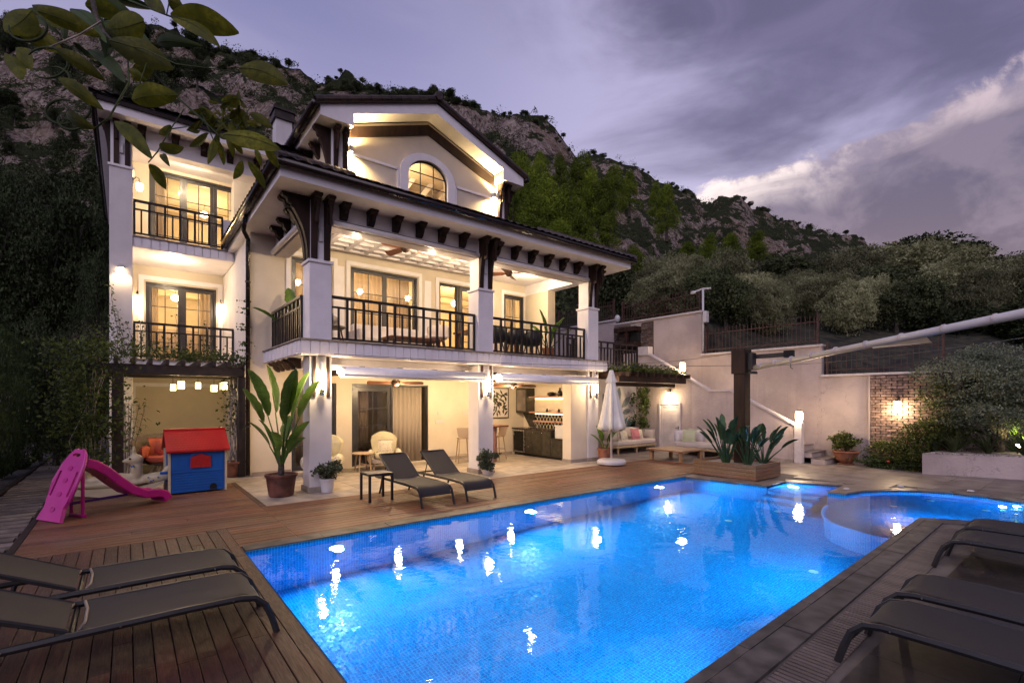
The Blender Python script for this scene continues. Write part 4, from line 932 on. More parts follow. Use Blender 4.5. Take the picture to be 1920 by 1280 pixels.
mo.box(4.63, 6.1, 12.96, 12.999, zz - .0, zz + .07); mo.box(8.05, 9.57, 12.96, 12.999, zz, zz + .07); mo.box(6.08, 6.14, 12.96, 12.999, 7.3, zz + .07); mo.box(8.02, 8.08, 12.96, 12.999, 7.3, zz + .07)
rx, cx_ = (hx1 - hx0) / 2, (hx0 + hx1) / 2
poly = [(cx_ - (rx + .26), 7.3), (cx_ - (rx + .26), hza)] + [(cx_ - (rx + .26) * math.cos(PI * k / 14), hza + .72 * math.sin(PI * k / 14)) for k in range(1, 14)] + [(cx_ + rx + .26, hza), (cx_ + rx + .26, 7.3), (cx_ + rx, 7.3), (cx_ + rx, hza)] + [(cx_ + rx * math.cos(PI * k / 14), hza + .52 * math.sin(PI * k / 14)) for k in range(1, 14)] + [(cx_ - rx, hza), (cx_ - rx, 7.3)]
mo.prism(poly, lambda x, z: (x, 12.93, z), lambda x, z: (x, 12.999, z)); part(mo, 'attic_moulding', 'white_paint')
aw_ = MB(); arc_ = [(cx_ - rx * math.cos(PI * k / 14), 13.06, hza + .52 * math.sin(PI * k / 14)) for k in range(15)]
aw_.tube([(cx_ - rx, 13.06, 7.5)] + arc_ + [(cx_ + rx, 13.06, 7.5)], .035, 6); wn_ = part(aw_, 'arched_window', 'window_frame')
gbb = MB()
for x in (cx_ - rx / 3, cx_ + rx / 3): gbb.box(x - .013, x + .013, 13.05, 13.07, 7.5, hza + .49)
gbb.box(cx_ - rx, cx_ + rx, 13.052, 13.068, 8.20, 8.225); gbb.box(cx_ - rx, cx_ + rx, 13.052, 13.068, 8.55, 8.575); gbb.build('glazing_bar', 'window_frame', wn_)
MB().prism([(cx_ - rx, 7.5)] + [(p_[0], p_[2]) for p_ in arc_] + [(cx_ + rx, 7.5)], lambda x, z: (x, 13.058, z), lambda x, z: (x, 13.062, z)).build('pane', 'pane_glass', wn_)
room(5.3, 8.9, 13.21, 16.0, 7.0, 9.4, cove=False)
rf_ = MB()
for x in (5.6, 6.3, 7.0, 7.7, 8.4): rf_.cbox((x, 15.2, 8.4), (.16, .12, 3.0), Matrix.Rotation(R(35), 3, 'Y'))
part(rf_, 'rafter', 'white_paint')
RZ = .10
roof((FX0 - .15, 12.35, 9.12 + RZ), (FX0 - .15, 17.0, 9.12 + RZ), (GC, 12.35, 10.44 + RZ), (GC, 17.0, 10.44 + RZ), 20, 9, 'roof'); roof((FX1 + .15, 12.35, 9.12 + RZ), (FX1 + .15, 17.0, 9.12 + RZ), (GC, 12.35, 10.44 + RZ), (GC, 17.0, 10.44 + RZ), 20, 9, 'roof')
rd_ = MB()
for xs0, s_ in ((FX0 - .12, 1), (FX1 + .12, -1)): rd_.prism([(xs0, 9.13), (GC, 10.43), (GC, 10.50), (xs0, 9.20)], lambda x, z: (x, 12.38, z), lambda x, z: (x, 17.0, z))
part(rd_, 'roof_deck', 'brown_wood')
ridge((FX0 - .12, 12.42, 9.25), (GC - .05, 12.42, 10.54), .085, .31, 'rake_tile'); ridge((FX1 + .12, 12.42, 9.25), (GC + .05, 12.42, 10.54), .085, .31, 'rake_tile'); ridge((GC, 12.3, 10.60), (GC, 17, 10.60), .12, .4)
gutter((FX0 - .13, 12.38, 9.15), (FX0 - .13, 17, 9.10), .10); gutter((FX1 + .13, 12.38, 9.15), (FX1 + .13, 17, 9.10), .08)
# wing roof
part(MB().box(-.50, 4.25, 14.62, 15.6, 8.495, 8.52).box(-.50, -.30, 15.6, 24, 8.495, 8.52), 'soffit', 'white_paint'); part(MB().box(-.53, 4.25, 14.58, 14.619, 8.49, 8.70).box(-.53, -.501, 14.619, 24, 8.49, 8.70), 'fascia', 'white_paint')
part(MB().box(-.62, 4.25, 14.52, 14.579, 8.68, 8.80).box(-.62, -.531, 14.579, 24, 8.66, 8.80), 'drip_edge', 'gutter_brown'); gutter((-.60, 14.5, 8.72), (-.60, 24, 8.68), .07)
roof((-.66, 14.45, 8.80), (4.3, 14.45, 8.80), (1.6, 16.7, 9.78), (4.3, 16.7, 9.78), 22, 7, 'roof'); roof((-.66, 24, 8.80), (-.66, 14.45, 8.80), (1.6, 24, 9.78), (1.6, 16.7, 9.78), 36, 7, 'roof')
part(MB().add([(-.6, 14.5, 8.78), (4.3, 14.5, 8.78), (4.3, 16.7, 9.75), (1.6, 16.7, 9.75)], [(0, 1, 2, 3)]).add([(1.6, 16.7, 9.74), (4.3, 16.7, 9.74), (4.3, 24, 9.74), (1.6, 24, 9.74)], [(0, 1, 2, 3)]), 'roof_deck', 'sub_black')
ch = part(MB().box(3.42, 3.86, 15.4, 15.84, 8.9, 10.05), 'chimney', 'white_render')
part(MB().box(3.36, 3.92, 15.34, 15.90, 10.051, 10.14).box(3.38, 3.90, 15.36, 15.88, 10.14, 10.30).box(3.34, 3.94, 15.32, 15.92, 10.301, 10.37), 'chimney_cap', 'roof_tile', ch)
# solid core so that no sky shows through the house
part(MB().box(2.52, 11.08, 16.62, 17.4, 0, 9.0).box(-.1, 4.3, 20.6, 20.8, 0, 9.7), 'rear_wall', 'white_render')
# kitchen end wall of the ground terrace
wb = MB(); wb.box(10.06, 10.72, 9.96, 10.30, 0.0, 2.549); wb.box(10.72, 11.1, 10.36, 12.89, 0.0, 2.549); part(wb, 'kitchen_wall', 'cream_render'); part(MB().box(10.03, 10.725, 9.93, 9.959, 0, .10).box(10.03, 10.059, 9.96, 10.30, 0, .10), 'skirting', 'stone_skirt')

# ---- roller blinds (tubes) and wall awnings, things of their own
def blind(p, q, r, label):
    o = thing('roller_blind', label, 'roller blind', p); d = Vector(q) - Vector(p)
    MB().tube([(0, 0, 0), tuple(d)], r, 12).build('cassette', 'awning_white', o, smooth=True); e = d.normalized() * .03
    MB().tube([(0, 0, 0) , tuple(-e)], r * 1.15, 12).build('end_cap', 'white_plastic', o); MB().tube([tuple(d), tuple(d + e)], r * 1.15, 12).build('end_cap', 'white_plastic', o)
    return o
blind((3.27, 9.90, 5.37), (6.76, 9.90, 5.37), .055, 'white roller blind tube above the wider left opening of the upper balcony')
blind((7.28, 9.90, 5.37), (10.70, 9.90, 5.37), .055, 'white roller blind tube above the right opening of the upper balcony')
blind((2.76, 12.75, 5.37), (2.76, 10.45, 5.37), .055, 'white roller blind tube along the left side of the upper balcony')
for x0, x1, lb in ((3.30, 6.72, 'long white awning cassette under the balcony between the first and second pillars'), (7.18, 10.72, 'white awning cassette under the balcony in front of the kitchen')):
    o = thing('awning', lb, 'awning', (x0, 9.62, 2.36))
    MB().tube([(0, -.02, .01), (x1 - x0, -.02, .01)], .115, 16).build('cassette', 'awning_white', o, smooth=True)
    MB().box(0.03, x1 - x0 - .03, -.155, -.136, -.075, -.035).build('front_bar', 'awning_white', o, bevel=.008)
    for xx in (.02, x1 - x0 - .06): MB().box(xx, xx + .05, -.12, .26, -.02, .09).build('wall_arm', 'white_plastic', o)
# ================================================================ RETAINING WALL, STAIRS, UPPER TERRACE
rw = thing('retaining_wall', 'tall pinkish stucco retaining wall stepping down along the right of the patio', 'wall', (16.4, 5, 0))
def rpart(mb, name, mat, par=rw, **kw):
    o = mb.build(name, mat, par, **kw)
    o.location = (-16.4, -5, 0) if par is rw else (0, 0, 0); return o
SEG = [(13.6, 22.0, 5.22), (9.60, 13.6, 5.02), (5.70, 9.60, 3.44), (2.6, 5.70, 2.52)]
for a, b_, z in SEG: rpart(MB().box(16.4, 16.6, a, b_, 0, z), 'wall_section', 'wall_stucco'); rpart(MB().box(16.34, 16.64, a - (.04 if a > 3 else 0), b_, z + .001, z + .06), 'coping', 'coping_white')
rpart(MB().box(18.6, 18.8, -6, 2.6, 0, 2.5).box(16.6, 18.8, 2.62, 2.8, 0, 2.5), 'wall_section', 'wall_stucco')
rpart(MB().box(16.37, 16.399, 5.6, 15.0, 0, .10), 'skirting', 'stone_skirt')
# stair parapet
sw = thing('stair_wall', 'pinkish stucco stair wall with a sloping white coping behind the patio seating', 'wall', (15.2, 8, 0))
def spart(mb, name, mat, par=sw, **kw):
    o = mb.build(name, mat, par, **kw)
    if par is sw: o.location = (-15.2, -8, 0)
    return o
prof = [(5.98, 0), (5.98, 1.06), (7.9, 2.10), (8.62, 2.10), (11.0, 3.56), (11.25, 3.66), (11.45, 3.66), (11.45, 0)]
poly = [(5.98, 0), (5.98, 1.06), (7.9, 2.10), (8.62, 2.10), (11.0, 3.50), (11.45, 3.62), (12.2, 3.62), (12.2, 0), (10.55, 0), (10.55, 1.70), (9.70, 1.70), (9.70, 0)]
spart(MB().prism(poly, lambda y, z: (15.2, y, z), lambda y, z: (15.36, y, z)), 'stair_parapet', 'wall_stucco')
cp = MB(); L_ = [(5.95, 1.06), (7.9, 2.10), (8.62, 2.10), (11.0, 3.50), (11.28, 3.52)]
for (y0, z0), (y1, z1) in zip(L_, L_[1:]): cp.prism([(y0, z0 + .002), (y1, z1 + .002), (y1, z1 + .06), (y0, z0 + .06)], lambda y, z: (15.17, y, z), lambda y, z: (15.39, y, z))
cp.box(15.14, 15.42, 11.0, 11.45, 3.5, 3.82); spart(cp, 'coping', 'coping_white')
spart(MB().box(15.16, 15.36, 5.78, 5.979, 0, 1.16), 'newel_post', 'coping_white', bevel=.01); spart(MB().box(15.17, 15.199, 6.0, 9.6, 0, .10), 'skirting', 'stone_skirt')
for k in range(14):
    y0 = 5.25 + k * .34; z = .165 * (k + 1)
    if z > 3: break
    x0 = 15.37 if k > 1 else 15.2; st = spart(MB().box(x0 if y0 > 5.7 else 15.37, 16.36, y0, y0 + .36, z - .165, z - .03), 'step', 'wall_stucco'); st2 = MB().box(x0 if y0 > 5.7 else 15.37, 16.36, y0 - .03, y0 + .34, z - .029, z).build('tread', 'coping_pale', st)
# door under the stairs
dr = thing('cupboard_door', 'small white louvred door in the stair wall between the two sofas', 'door', (15.2, 10.12, 0))
MB().box(-.03, .06, -.44, -.38, 0, 1.72).box(-.03, .06, .38, .44, 0, 1.72).box(-.03, .06, -.38, .38, 1.66, 1.72).build('frame', 'coping_white', dr, bevel=.004)
dl = MB().box(.0, .04, -.37, -.30, .03, 1.65).box(.0, .04, .30, .37, .03, 1.65).box(0, .04, -.3, .3, 1.57, 1.65).box(0, .04, -.3, .3, .03, .13).build('leaf', 'coping_white', dr, bevel=.003)
sl_me = None
for k in range(30):
    z = .15 + k * .047
    if sl_me is None: s0 = MB().cbox((0, 0, 0), (.012, .60, .05), Matrix.Rotation(R(25), 3, 'Y')).build('louvre', 'coping_white', dl, loc=(.02, 0, z)); sl_me = s0.data
    else: inst('louvre', sl_me, dl, (.02, 0, z))
MB().tube([(-.05, -.34, .84), (-.05, -.26, .84)], .01, 6).box(-.012, -.0, -.36, -.33, .72, .9).build('handle', 'rail_metal', dr)
# upper terrace beside the villa
ter = thing('upper_terrace', 'raised side terrace with brown metal railing between the villa and the stair wall', 'terrace', (13.2, 11.5, 0))
def tpart(mb, name, mat, **kw):
    o = mb.build(name, mat, ter, **kw); o.location = (-13.2, -11.5, 0); return o
tpart(MB().box(11.45, 15.19, 11.42, 16.5, 2.72, 2.98), 'slab', 'white_render'); tpart(MB().box(11.32, 15.19, 11.58, 11.78, 0, 2.719), 'mural_wall', 'mural_white'); tpart(MB().box(11.3, 15.19, 11.39, 11.419, 2.70, 3.0), 'fascia', 'white_paint')
rl_ = railing((11.42, 11.5), (15.17, 11.5), 2.98, None, 11, .92); rl_.parent = ter; rl_.location = (-13.2, -11.5, 0)
# slate-clad openings in the upper wall
un_s = unit_box('slate', 0.2)
for (y0, y1, z0, z1, lb) in ((12.78, 13.6, 3.3, 4.95, 'far panel of stacked brown slate on the upper retaining wall, under the wooden canopy'), (11.65, 12.2, 3.3, 4.95, 'near strip of stacked brown slate on the upper retaining wall')):
    o = thing('slate_cladding', lb, 'stone cladding', (16.4, (y0 + y1) / 2, z0)); MB().box(-.03, -.002, y0 - (y0 + y1) / 2, y1 - (y0 + y1) / 2, 0, z1 - z0).build('backing', 'mortar', o)
    z = 0
    while z < z1 - z0 - .05:
        h_ = random.uniform(.05, .085); y = y0
        while y < y1 - .02:
            e = min(y1, y + random.uniform(.18, .42)); inst('slate', un_s, o, (-.06 - random.uniform(0, .03), y - (y0 + y1) / 2 + .003, z), (.06, e - y - .006, h_ - .006)); y = e
        z += h_
wc = thing('wooden_canopy', 'small dark timber canopy on the upper retaining wall between the slate panels', 'canopy', (16.2, 12.5, 4))
for z in (.62, -.02): MB().box(-.25, .18, -.3, .8, z, z + .18).build('beam', 'brown_wood', wc, bevel=.008)
MB().box(.02, .17, -.25, .3, -.7, .6).build('recess_shade', 'dark_hole', wc); MB().box(-.2, -.08, .15, .27, -.9, .62).build('post', 'brown_wood', wc)  # solid black box stands in for the shaded hollow under the canopy
# pergola over the patio seating
pg = thing('timber_pergola', 'low dark timber pergola with vines on top over the patio sofa', 'pergola', (13.2, 10.3, 0))
def ppart(mb, name, mat='brown_wood', **kw):
    o = mb.build(name, mat, pg, **kw); o.location = (-13.2, -10.3, 0); return o
ppart(MB().box(11.55, 15.12, 9.42, 9.54, 2.38, 2.55), 'front_beam', bevel=.01); ppart(MB().box(11.6, 14.9, 9.70, 9.80, 2.25, 2.378), 'lower_beam', bevel=.01)
for k in range(9):
    x = 11.75 + k * .40; ppart(MB().box(x, x + .09, 9.30, 11.38, 2.44, 2.60) if False else MB().box(x, x + .09, 9.20, 11.38, 2.551, 2.68), 'rafter', bevel=.008)
# mural of painted leaves (flat paint)
mu = thing('leaf_mural', 'mural of grey, teal and green tropical leaves painted on the white wall behind the sofa', 'mural', (14.5, 11.58, 0))
def leafshape(cx, cz, ln, w, ang, mat, notch=0):
    pts = []; n_ = 14
    for k in range(n_ + 1):
        t_ = k / n_; r_ = w / 2 * math.sin(PI * min(1, t_ * 1.02)) ** 0.8; pts.append((t_ * ln, r_ * (0.6 if notch and k % 2 else 1)))
    for k in range(n_ - 1, 0, -1):
        t_ = k / n_; r_ = w / 2 * math.sin(PI * t_) ** 0.8; pts.append((t_ * ln, -r_ * (0.6 if notch and k % 2 else 1)))
    ca, sa = math.cos(ang), math.sin(ang); P_ = [(cx + x * ca - z * sa, cz + x * sa + z * ca) for x, z in pts]
    MB().prism(P_, lambda x, z: (x, -.002, z), lambda x, z: (x, -.006, z)).build('painted_leaf', mat, mu)
for a in [(-.35, 1.75, .55, .24, R(85), 'paint_grey'), (-.15, 1.55, .62, .26, R(40), 'paint_grey'), (-.12, 1.35, .5, .22, R(12), 'paint_grey'), (-.35, 1.5, .5, .2, R(140), 'paint_teal'), (-.2, .75, .6, .18, R(50), 'paint_teal', 1), (.1, .72, .55, .24, R(62), 'paint_grey', 1), (.15, .8, .6, .2, R(25), 'paint_teal'),
          (-.3, .55, .45, .2, R(100), 'paint_teal'), (-.1, .62, .5, .3, R(10), 'paint_green', 1), (.4, .6, .5, .28, R(70), 'paint_grey'), (.62, .6, .6, .26, R(100), 'paint_grey'), (-.7, .6, .9, .22, R(80), 'paint_teal'), (.2, .55, .35, .2, R(160), 'paint_green'), (-1.0, 1.5, .6, .22, R(110), 'paint_grey')]: leafshape(*a)
MB().box(-.325, -.30, -.006, -.002, .6, 1.8).build('painted_stem', 'paint_grey', mu)
# brick panel: real bricks
bp = thing('brick_panel', 'rough reddish brick panel in the retaining wall, lit by a wall lamp', 'brick wall', (16.4, 3.7, 0))
MB().box(-.02, -.003, -.95, .76, 0, 2.50).build('mortar_bed', 'mortar', bp)
ubk = unit_box('brick', .22); rows = 34; rh = 2.49 / rows; more = MB(); cnt = 0
for j in range(rows):
    y = -.95 - (.12 if j % 2 else 0)
    while y < .76:
        y0, y1 = max(y, -.95), min(y + .235, .76)
        if y1 - y0 > .04:
            th = .038 + random.uniform(0, .022); jz = random.uniform(-.004, .004)
            if cnt < 298: inst('brick', ubk, bp, (-.02 - th, y0 + .006, j * rh + .006 + jz), (th, y1 - y0 - .012, rh - .012)); cnt += 1
            else: more.box(-.02 - th, -.02, y0 + .006, y1 - .006, j * rh + .006 + jz, (j + 1) * rh - .006)
        y += .245
if more.v: tag(more.build('brickwork', 'brick', bp), kind='stuff')
MB().box(-.075, .02, .76, .80, 0, 2.5).build('edge_strip', 'wall_stucco', bp)
# iron fences on the copings
def fence(x, y0, y1, z, h, label):
    o = thing('iron_fence', label, 'fence', (x, (y0 + y1) / 2, z)); m_ = (y0 + y1) / 2; L2 = (y1 - y0) / 2
    for s in (-L2 + .03, L2 - .03): MB().box(-.03, .03, s - .03, s + .03, 0, h + .12).build('post', 'rust_iron', o)
    for zz in (.12, h - .16): MB().box(-.012, .012, -L2, L2, zz, zz + .03).build('rail', 'rust_iron', o)
    n_ = int((y1 - y0) / .125); pm_ = MB().box(-.008, .008, -.008, .008, 0, h).add([(-.014, -.014, h), (.014, -.014, h), (.014, .014, h), (-.014, .014, h), (0, 0, h + .06)], [(0, 1, 4), (1, 2, 4), (2, 3, 4), (3, 0, 4)]); me = None
    for k in range(1, n_):
        y = -L2 + (y1 - y0) * k / n_
        if me is None: q = pm_.build('picket', 'rust_iron', o, loc=(0, y, 0)); me = q.data
        else: inst('picket', me, o, (0, y, 0))
fence(16.5, 9.7, 13.3, 5.08, .80, 'rusty iron picket fence on the tall middle section of the retaining wall'); fence(16.5, 13.7, 17.2, 5.28, .80, 'rusty iron picket fence on the farthest section of the retaining wall beside the villa')
fence(16.5, 5.8, 9.5, 3.50, .86, 'rusty iron picket fence on the retaining wall section in front of the olive trees'); fence(16.5, 2.9, 5.6, 2.58, .84, 'rusty iron picket fence above the brick panel')
# camera pole
cpn = thing('camera_pole', 'white pole carrying two security cameras at the step in the retaining wall', 'pole', (16.5, 9.60, 3.6))
MB().tube([(0, 0, 0), (0, 0, 2.3)], .04, 10).build('pole', 'white_plastic', cpn, smooth=True); MB().tube([(-.05, .3, 2.22), (0, 0, 2.28), (.05, -.28, 2.26)], .035, 8).build('camera_arm', 'white_plastic', cpn); MB().box(-.09, .09, -.18, -.05, 1.05, 1.45).build('junction_box', 'white_plastic', cpn, bevel=.01)
MB().ell((-.05, .36, 2.2), (.06, .12, .06)).build('camera_head', 'white_plastic', cpn, smooth=True)
mt = thing('round_lamp', 'white round lamp head on a dark stake behind the far slate panel', 'lamp', (16.5, 13.55, 4.9)); MB().tube([(0, 0, 0), (0, 0, .35)], .035, 8).build('stake', 'rail_metal', mt); MB().ell((0, 0, .42), (.12, .12, .16)).build('globe', 'white_plastic', mt, smooth=True)

# ================================================================ WOODEN PLANTER, MAST, SHADE ARM
wpn = thing('wooden_planter', 'square timber-clad planter at the corner of the pool with strelitzias and a dark post', 'planter', (11.56, 5.86, 0))
bxm = {}
for k in range(4):
    z0 = .02 + k * .085; z1 = z0 + .08
    MB().box(-.62, -.58, -.76, .76, z0, z1).build('board', 'planter_wood', wpn, bevel=.004); MB().box(.58, .62, -.76, .76, z0, z1).build('board', 'planter_wood', wpn, bevel=.004)
    MB().box(-.58, .58, -.76, -.72, z0, z1).build('board', 'planter_wood', wpn, bevel=.004); MB().box(-.58, .58, .72, .76, z0, z1).build('board', 'planter_wood', wpn, bevel=.004)
MB().box(-.57, .57, -.71, .71, 0, .30).build('gravel_fill', 'white_pebble', wpn)
ms = thing('shade_post', 'thick dark square post rising from the wooden planter', 'post', (11.72, 5.80, .30))
MB().box(-.14, .14, -.14, .14, 0, 2.15).build('shaft', 'brown_wood', ms, bevel=.012); MB().box(-.18, .16, -.16, .18, 2.151, 2.74).build('head', 'brown_wood', ms, bevel=.012)
arm = thing('shade_awning_arm', 'long white rolled shade tube reaching from the dark post towards the right foreground', 'awning', (11.72, 5.6, 2.6))
MB().box(-.10, .10, -.10, .02, -.06, .34).build('bracket', 'alu_grey', arm, bevel=.01); MB().box(.0, .12, -.95, -.75, .18, .34).build('motor_box', 'sub_black', arm, bevel=.01); MB().box(.03, .09, -.75, -.10, .20, .30).build('hinge_bar', 'alu_grey', arm, bevel=.008)
e_ = Vector((8.0, -.1, 2.92)) - Vector((11.72, 5.6, 2.6)); MB().tube([(-.02, -.1, -.02), tuple(e_)], .060, 14).build('tube', 'white_plastic', arm, smooth=True)
for t_ in (.06, .14, .22, .31, .40, .50, .60, .70, .80, .90): c_ = e_ * t_; MB().tube([tuple(c_ - e_.normalized() * .012), tuple(c_ + e_.normalized() * .012)], .064, 14).build('strap', 'coping_white', arm)
MB().tube([(.12, -.85, .20), (.12, -.86, -.05), (.14, -.90, -.08)], .008, 6).build('crank', 'alu_grey', arm); MB().box(-.12, .12, -.12, -.02, -.16, -.10).build('hinge_plate', 'alu_grey', arm, bevel=.006)
a0 = e_ * .52; a1 = e_ * .66; MB().add([tuple(a0 + Vector((0, 0, -.06))), tuple(a1 + Vector((0, 0, -.06))), tuple(a1 + Vector((.10, -.05, -.15))), tuple(a0 + Vector((.0, 0, -.09)))], [(0, 1, 2, 3)]).build('fabric_flap', 'umbrella_cloth', arm)
for p, q, lb in (((11.17, 9.7, 2.92), (11.72, 5.9, 2.98), 'upper thin cable from the balcony corner to the dark post'), ((3.2, 9.68, 2.72), (11.72, 5.9, 2.66), 'long thin cable running under the balcony edge to the dark post'), ((11.72, 5.6, 2.62), (8.3, .1, 2.62), 'thin cable running below the white shade tube')):
    P_ = [Vector(p).lerp(Vector(q), t_ / 10) - Vector((0, 0, .10 * math.sin(PI * t_ / 10))) for t_ in range(11)]
    o = MB().tube([tuple(v - Vector(p)) for v in P_], .0055, 5).build('cable', 'rail_metal', None, loc=p); tag(o, lb, 'cable')

# white planter at the right
wh = thing('white_planter', 'long low white rendered planter at the right edge of the patio', 'planter', (17, 1.2, 0))
pw = [(15.38, 3.13), (15.90, 1.75), (16.7, -.4), (17.4, -2.4), (18.55, -2.4), (18.55, 2.58), (16.7, 2.95)]
MB().prism([(x - 17, y - 1.2) for x, y in pw], lambda x, y: (x, y, 0), lambda x, y: (x, y, .50)).build('box', 'wall_stucco', wh, bevel=.01)
c_ = Vector((17.2, .8)); pin = [Vector(p_).lerp(c_, .05) for p_ in pw]; MB().prism([(p_.x - 17, p_.y - 1.2) for p_ in pin], lambda x, y: (x, y, .50), lambda x, y: (x, y, .535)).build('pebbles', 'white_pebble', wh)

# ================================================================ LAMPS
def lantern_wall(loc, dirn, label, power=14, sc=1.0, group=None):
    """brass wall lantern: back plate, curved arm, glass body"""
    o = thing('wall_lantern', label, 'wall lamp', loc, group=group); d = Vector(dirn)
    MB().cbox((0, 0, .12), (.05 if abs(d.x) < .5 else .02, .05 if abs(d.y) < .5 else .02, .16)).build('back_plate', 'rail_metal', o)
    MB().tube([tuple(d * .01 + Vector((0, 0, .14))), tuple(d * .06 + Vector((0, 0, .22))), tuple(d * .12 + Vector((0, 0, .20))), tuple(d * .13 + Vector((0, 0, .12)))], .009, 6).build('arm', 'rail_metal', o)
    c = d * .13; MB().lathe([(.02, .12), (.075, .08), (.08, .07)], tuple(c), 12).build('hood', 'rail_metal', o); MB().lathe([(.055, -.10), (.07, -.05), (.072, .06), (.06, .07)], tuple(c), 12).build('globe', 'bulb_warm', o, smooth=True)
    point('lamp_light', tuple(c + d * .04 + Vector((0, 0, -.16))), power, rad=.06, parent=o); return o
def sconce(x, label):
    o = thing('pillar_sconce', label, 'wall lamp', (x, 9.897, 2.2), group=None)
    for s in (-.13, .13):
        MB().box(s - .028, s + .028, -.035, -.001, -.32, .47).build('wood_strip', 'brown_wood', o, bevel=.004)
    MB().lathe([(.045, -.30), (.05, -.28), (.05, -.17)], (0, -.10, 0), 12).build('base_cap', 'steel', o); MB().lathe([(.046, -.168), (.05, .16)], (0, -.10, 0), 12).build('glass_tube', 'bulb_bright', o, smooth=True)
    MB().lathe([(.05, .161), (.05, .36), (.04, .37)], (0, -.10, 0), 12).build('upper_tube', 'white_plastic', o); MB().box(-.02, .02, -.07, -.001, .2, .28).build('mount', 'steel', o)
    point('lamp_light', (0, -.22, -.02), 17, rad=.06, parent=o); return o
sconce(3.015, 'glowing tube lamp between two wooden strips on the left front pillar'); sconce(7.015, 'glowing tube lamp between two wooden strips on the middle front pillar'); sconce(10.95, 'glowing tube lamp on the right front pillar beside the closed umbrella')
for x in (3.27, 7.14):  # glowing lens put in for the pillar lamp's reflection on the cassette
    o = thing('awning_glint', 'small warm glow standing in for the pillar lamp reflection at the left end of the %s awning cassette' % ('left' if x < 5 else 'right'), 'lamp', (x, 9.55, 2.41)); MB().box(-.04, .05, -.05, .05, -.06, .06).build('housing', 'white_plastic', o, bevel=.01); MB().ell((0, -.06, 0), (.025, .02, .03), 8, 6).build('lens', 'lamp_white', o, smooth=True)
# recessed and surface ceiling lamps
def downlight(loc, power, label, group, surface=False, col=(1, .76, .48), vis='bulb_bright'):
    o = thing('ceiling_lamp', label, 'ceiling lamp', loc, group=group); MB().lathe([(.075, 0), (.075, -.012), (.055, -.014)], (0, 0, 0), 16).build('ring', 'white_plastic', o); MB().lathe([(.05, -.0145), (.045, -.03 if surface else -.018)], (0, 0, 0), 14).build('lens', vis, o)
    point('lamp_light', (0, 0, -.16 if surface else -.42), power, col, .09, o); return o
downlight((9.75, 11.35, 5.738), 46, 'round ceiling lamp glowing near the far corner of the upper balcony', None); 
GCL = 'recessed lamps in the upper balcony ceiling'
for x, y in ((4.0, 10.62), (5.9, 10.62), (7.6, 10.62)): downlight((x, y, 5.738), 40, 'small recessed lamp beside the coffered grid of the upper balcony ceiling', GCL)
GCG = 'recessed lamps in the ground terrace ceiling'
for x, y in ((3.75, 11.3), (5.4, 11.4), (7.2, 11.4), (9.0, 11.4)): downlight((x, y, 2.548), 54 if x > 4 else 36, 'recessed lamp between the beams of the covered terrace ceiling', GCG, col=(1, .70, .38))
downlight((1.35, 15.95, 8.398), 38, 'bright ceiling lamp over the top balcony of the left wing', None, True); downlight((1.0, 15.7, 5.556), 30, 'bright ceiling lamp over the lower balcony of the left wing', None, True)
lantern_wall((.24, 16.99, 4.62), (0, -1, 0), 'curled iron lantern left of the glass door on the lower wing balcony', 9); lantern_wall((2.22, 16.99, 4.62), (0, -1, 0), 'curled iron lantern right of the glass door on the lower wing balcony', 9)
lantern_wall((.13, 15.6, 7.25), (1, 0, 0), 'wall lantern beside the wing pillar on the top balcony', 22)
o = thing('pillar_spot', 'small spot lamp washing light down the left wing pillar above the pergola', 'wall lamp', (-.10, 14.99, 5.0)); MB().box(-.05, .05, -.09, 0, -.02, .07).build('housing', 'white_plastic', o, bevel=.01); MB().box(-.035, .035, -.075, -.015, -.03, -.021).build('lens', 'bulb_bright', o); spot('lamp_light', (0, -.07, -.05), 26, (0, .12, -1), ang=115, parent=o)
# gable up/down lamps
for x, lb in ((GX0 + .52, 'left'), (GX1 - .52, 'right')):
    o = thing('gable_lamp', 'up-and-down lamp washing the %s end of the attic gable' % lb, 'wall lamp', (x, 12.99, 8.55)); MB().box(-.05, .05, -.13, -.01, -.08, .08).build('housing', 'white_plastic', o, bevel=.01); MB().box(-.035, .035, -.11, -.03, .081, .084).box(-.035, .035, -.11, -.03, -.084, -.081).build('lens', 'bulb_bright', o)
    spot('lamp_light', (0, -.10, .10), 190, (0, .05, 1), ang=150, blend=.8, col=(1, .70, .30), parent=o); spot('lamp_light', (0, -.12, -.10), 230, (0, .10, -1), ang=150, blend=.8, col=(1, .72, .34), parent=o)
# right side lamps
def post_lantern(loc, label, power):
    o = thing('post_lantern', label, 'lantern', loc); MB().lathe([(.085, 0), (.09, .02), (.07, .03)], (0, 0, 0), 12).build('foot', 'pale_wood', o); MB().lathe([(.068, .031), (.095, .12), (.095, .26), (.075, .32)], (0, 0, 0), 14).build('glass', 'bulb_warm', o, smooth=True)
    MB().lathe([(.10, .321), (.10, .345), (.06, .37), (.05, .40)], (0, 0, 0), 12).build('lid', 'pale_wood', o); point('lamp_light', (-.18, -.02, .2), power, rad=.08, parent=o)
post_lantern((15.26, 5.88, 1.16), 'glowing lantern on the white newel post at the foot of the stairs', 30); post_lantern((15.28, 9.66, 2.80), 'glowing lantern halfway up the sloping stair coping', 20)
lantern_wall((15.19, 10.10, 2.02), (-1, 0, 0), 'warm wall lamp above the small louvred door', 20); lantern_wall((16.32, 3.81, 1.72), (-1, 0, 0), 'warm wall lamp on the brick panel', 26)
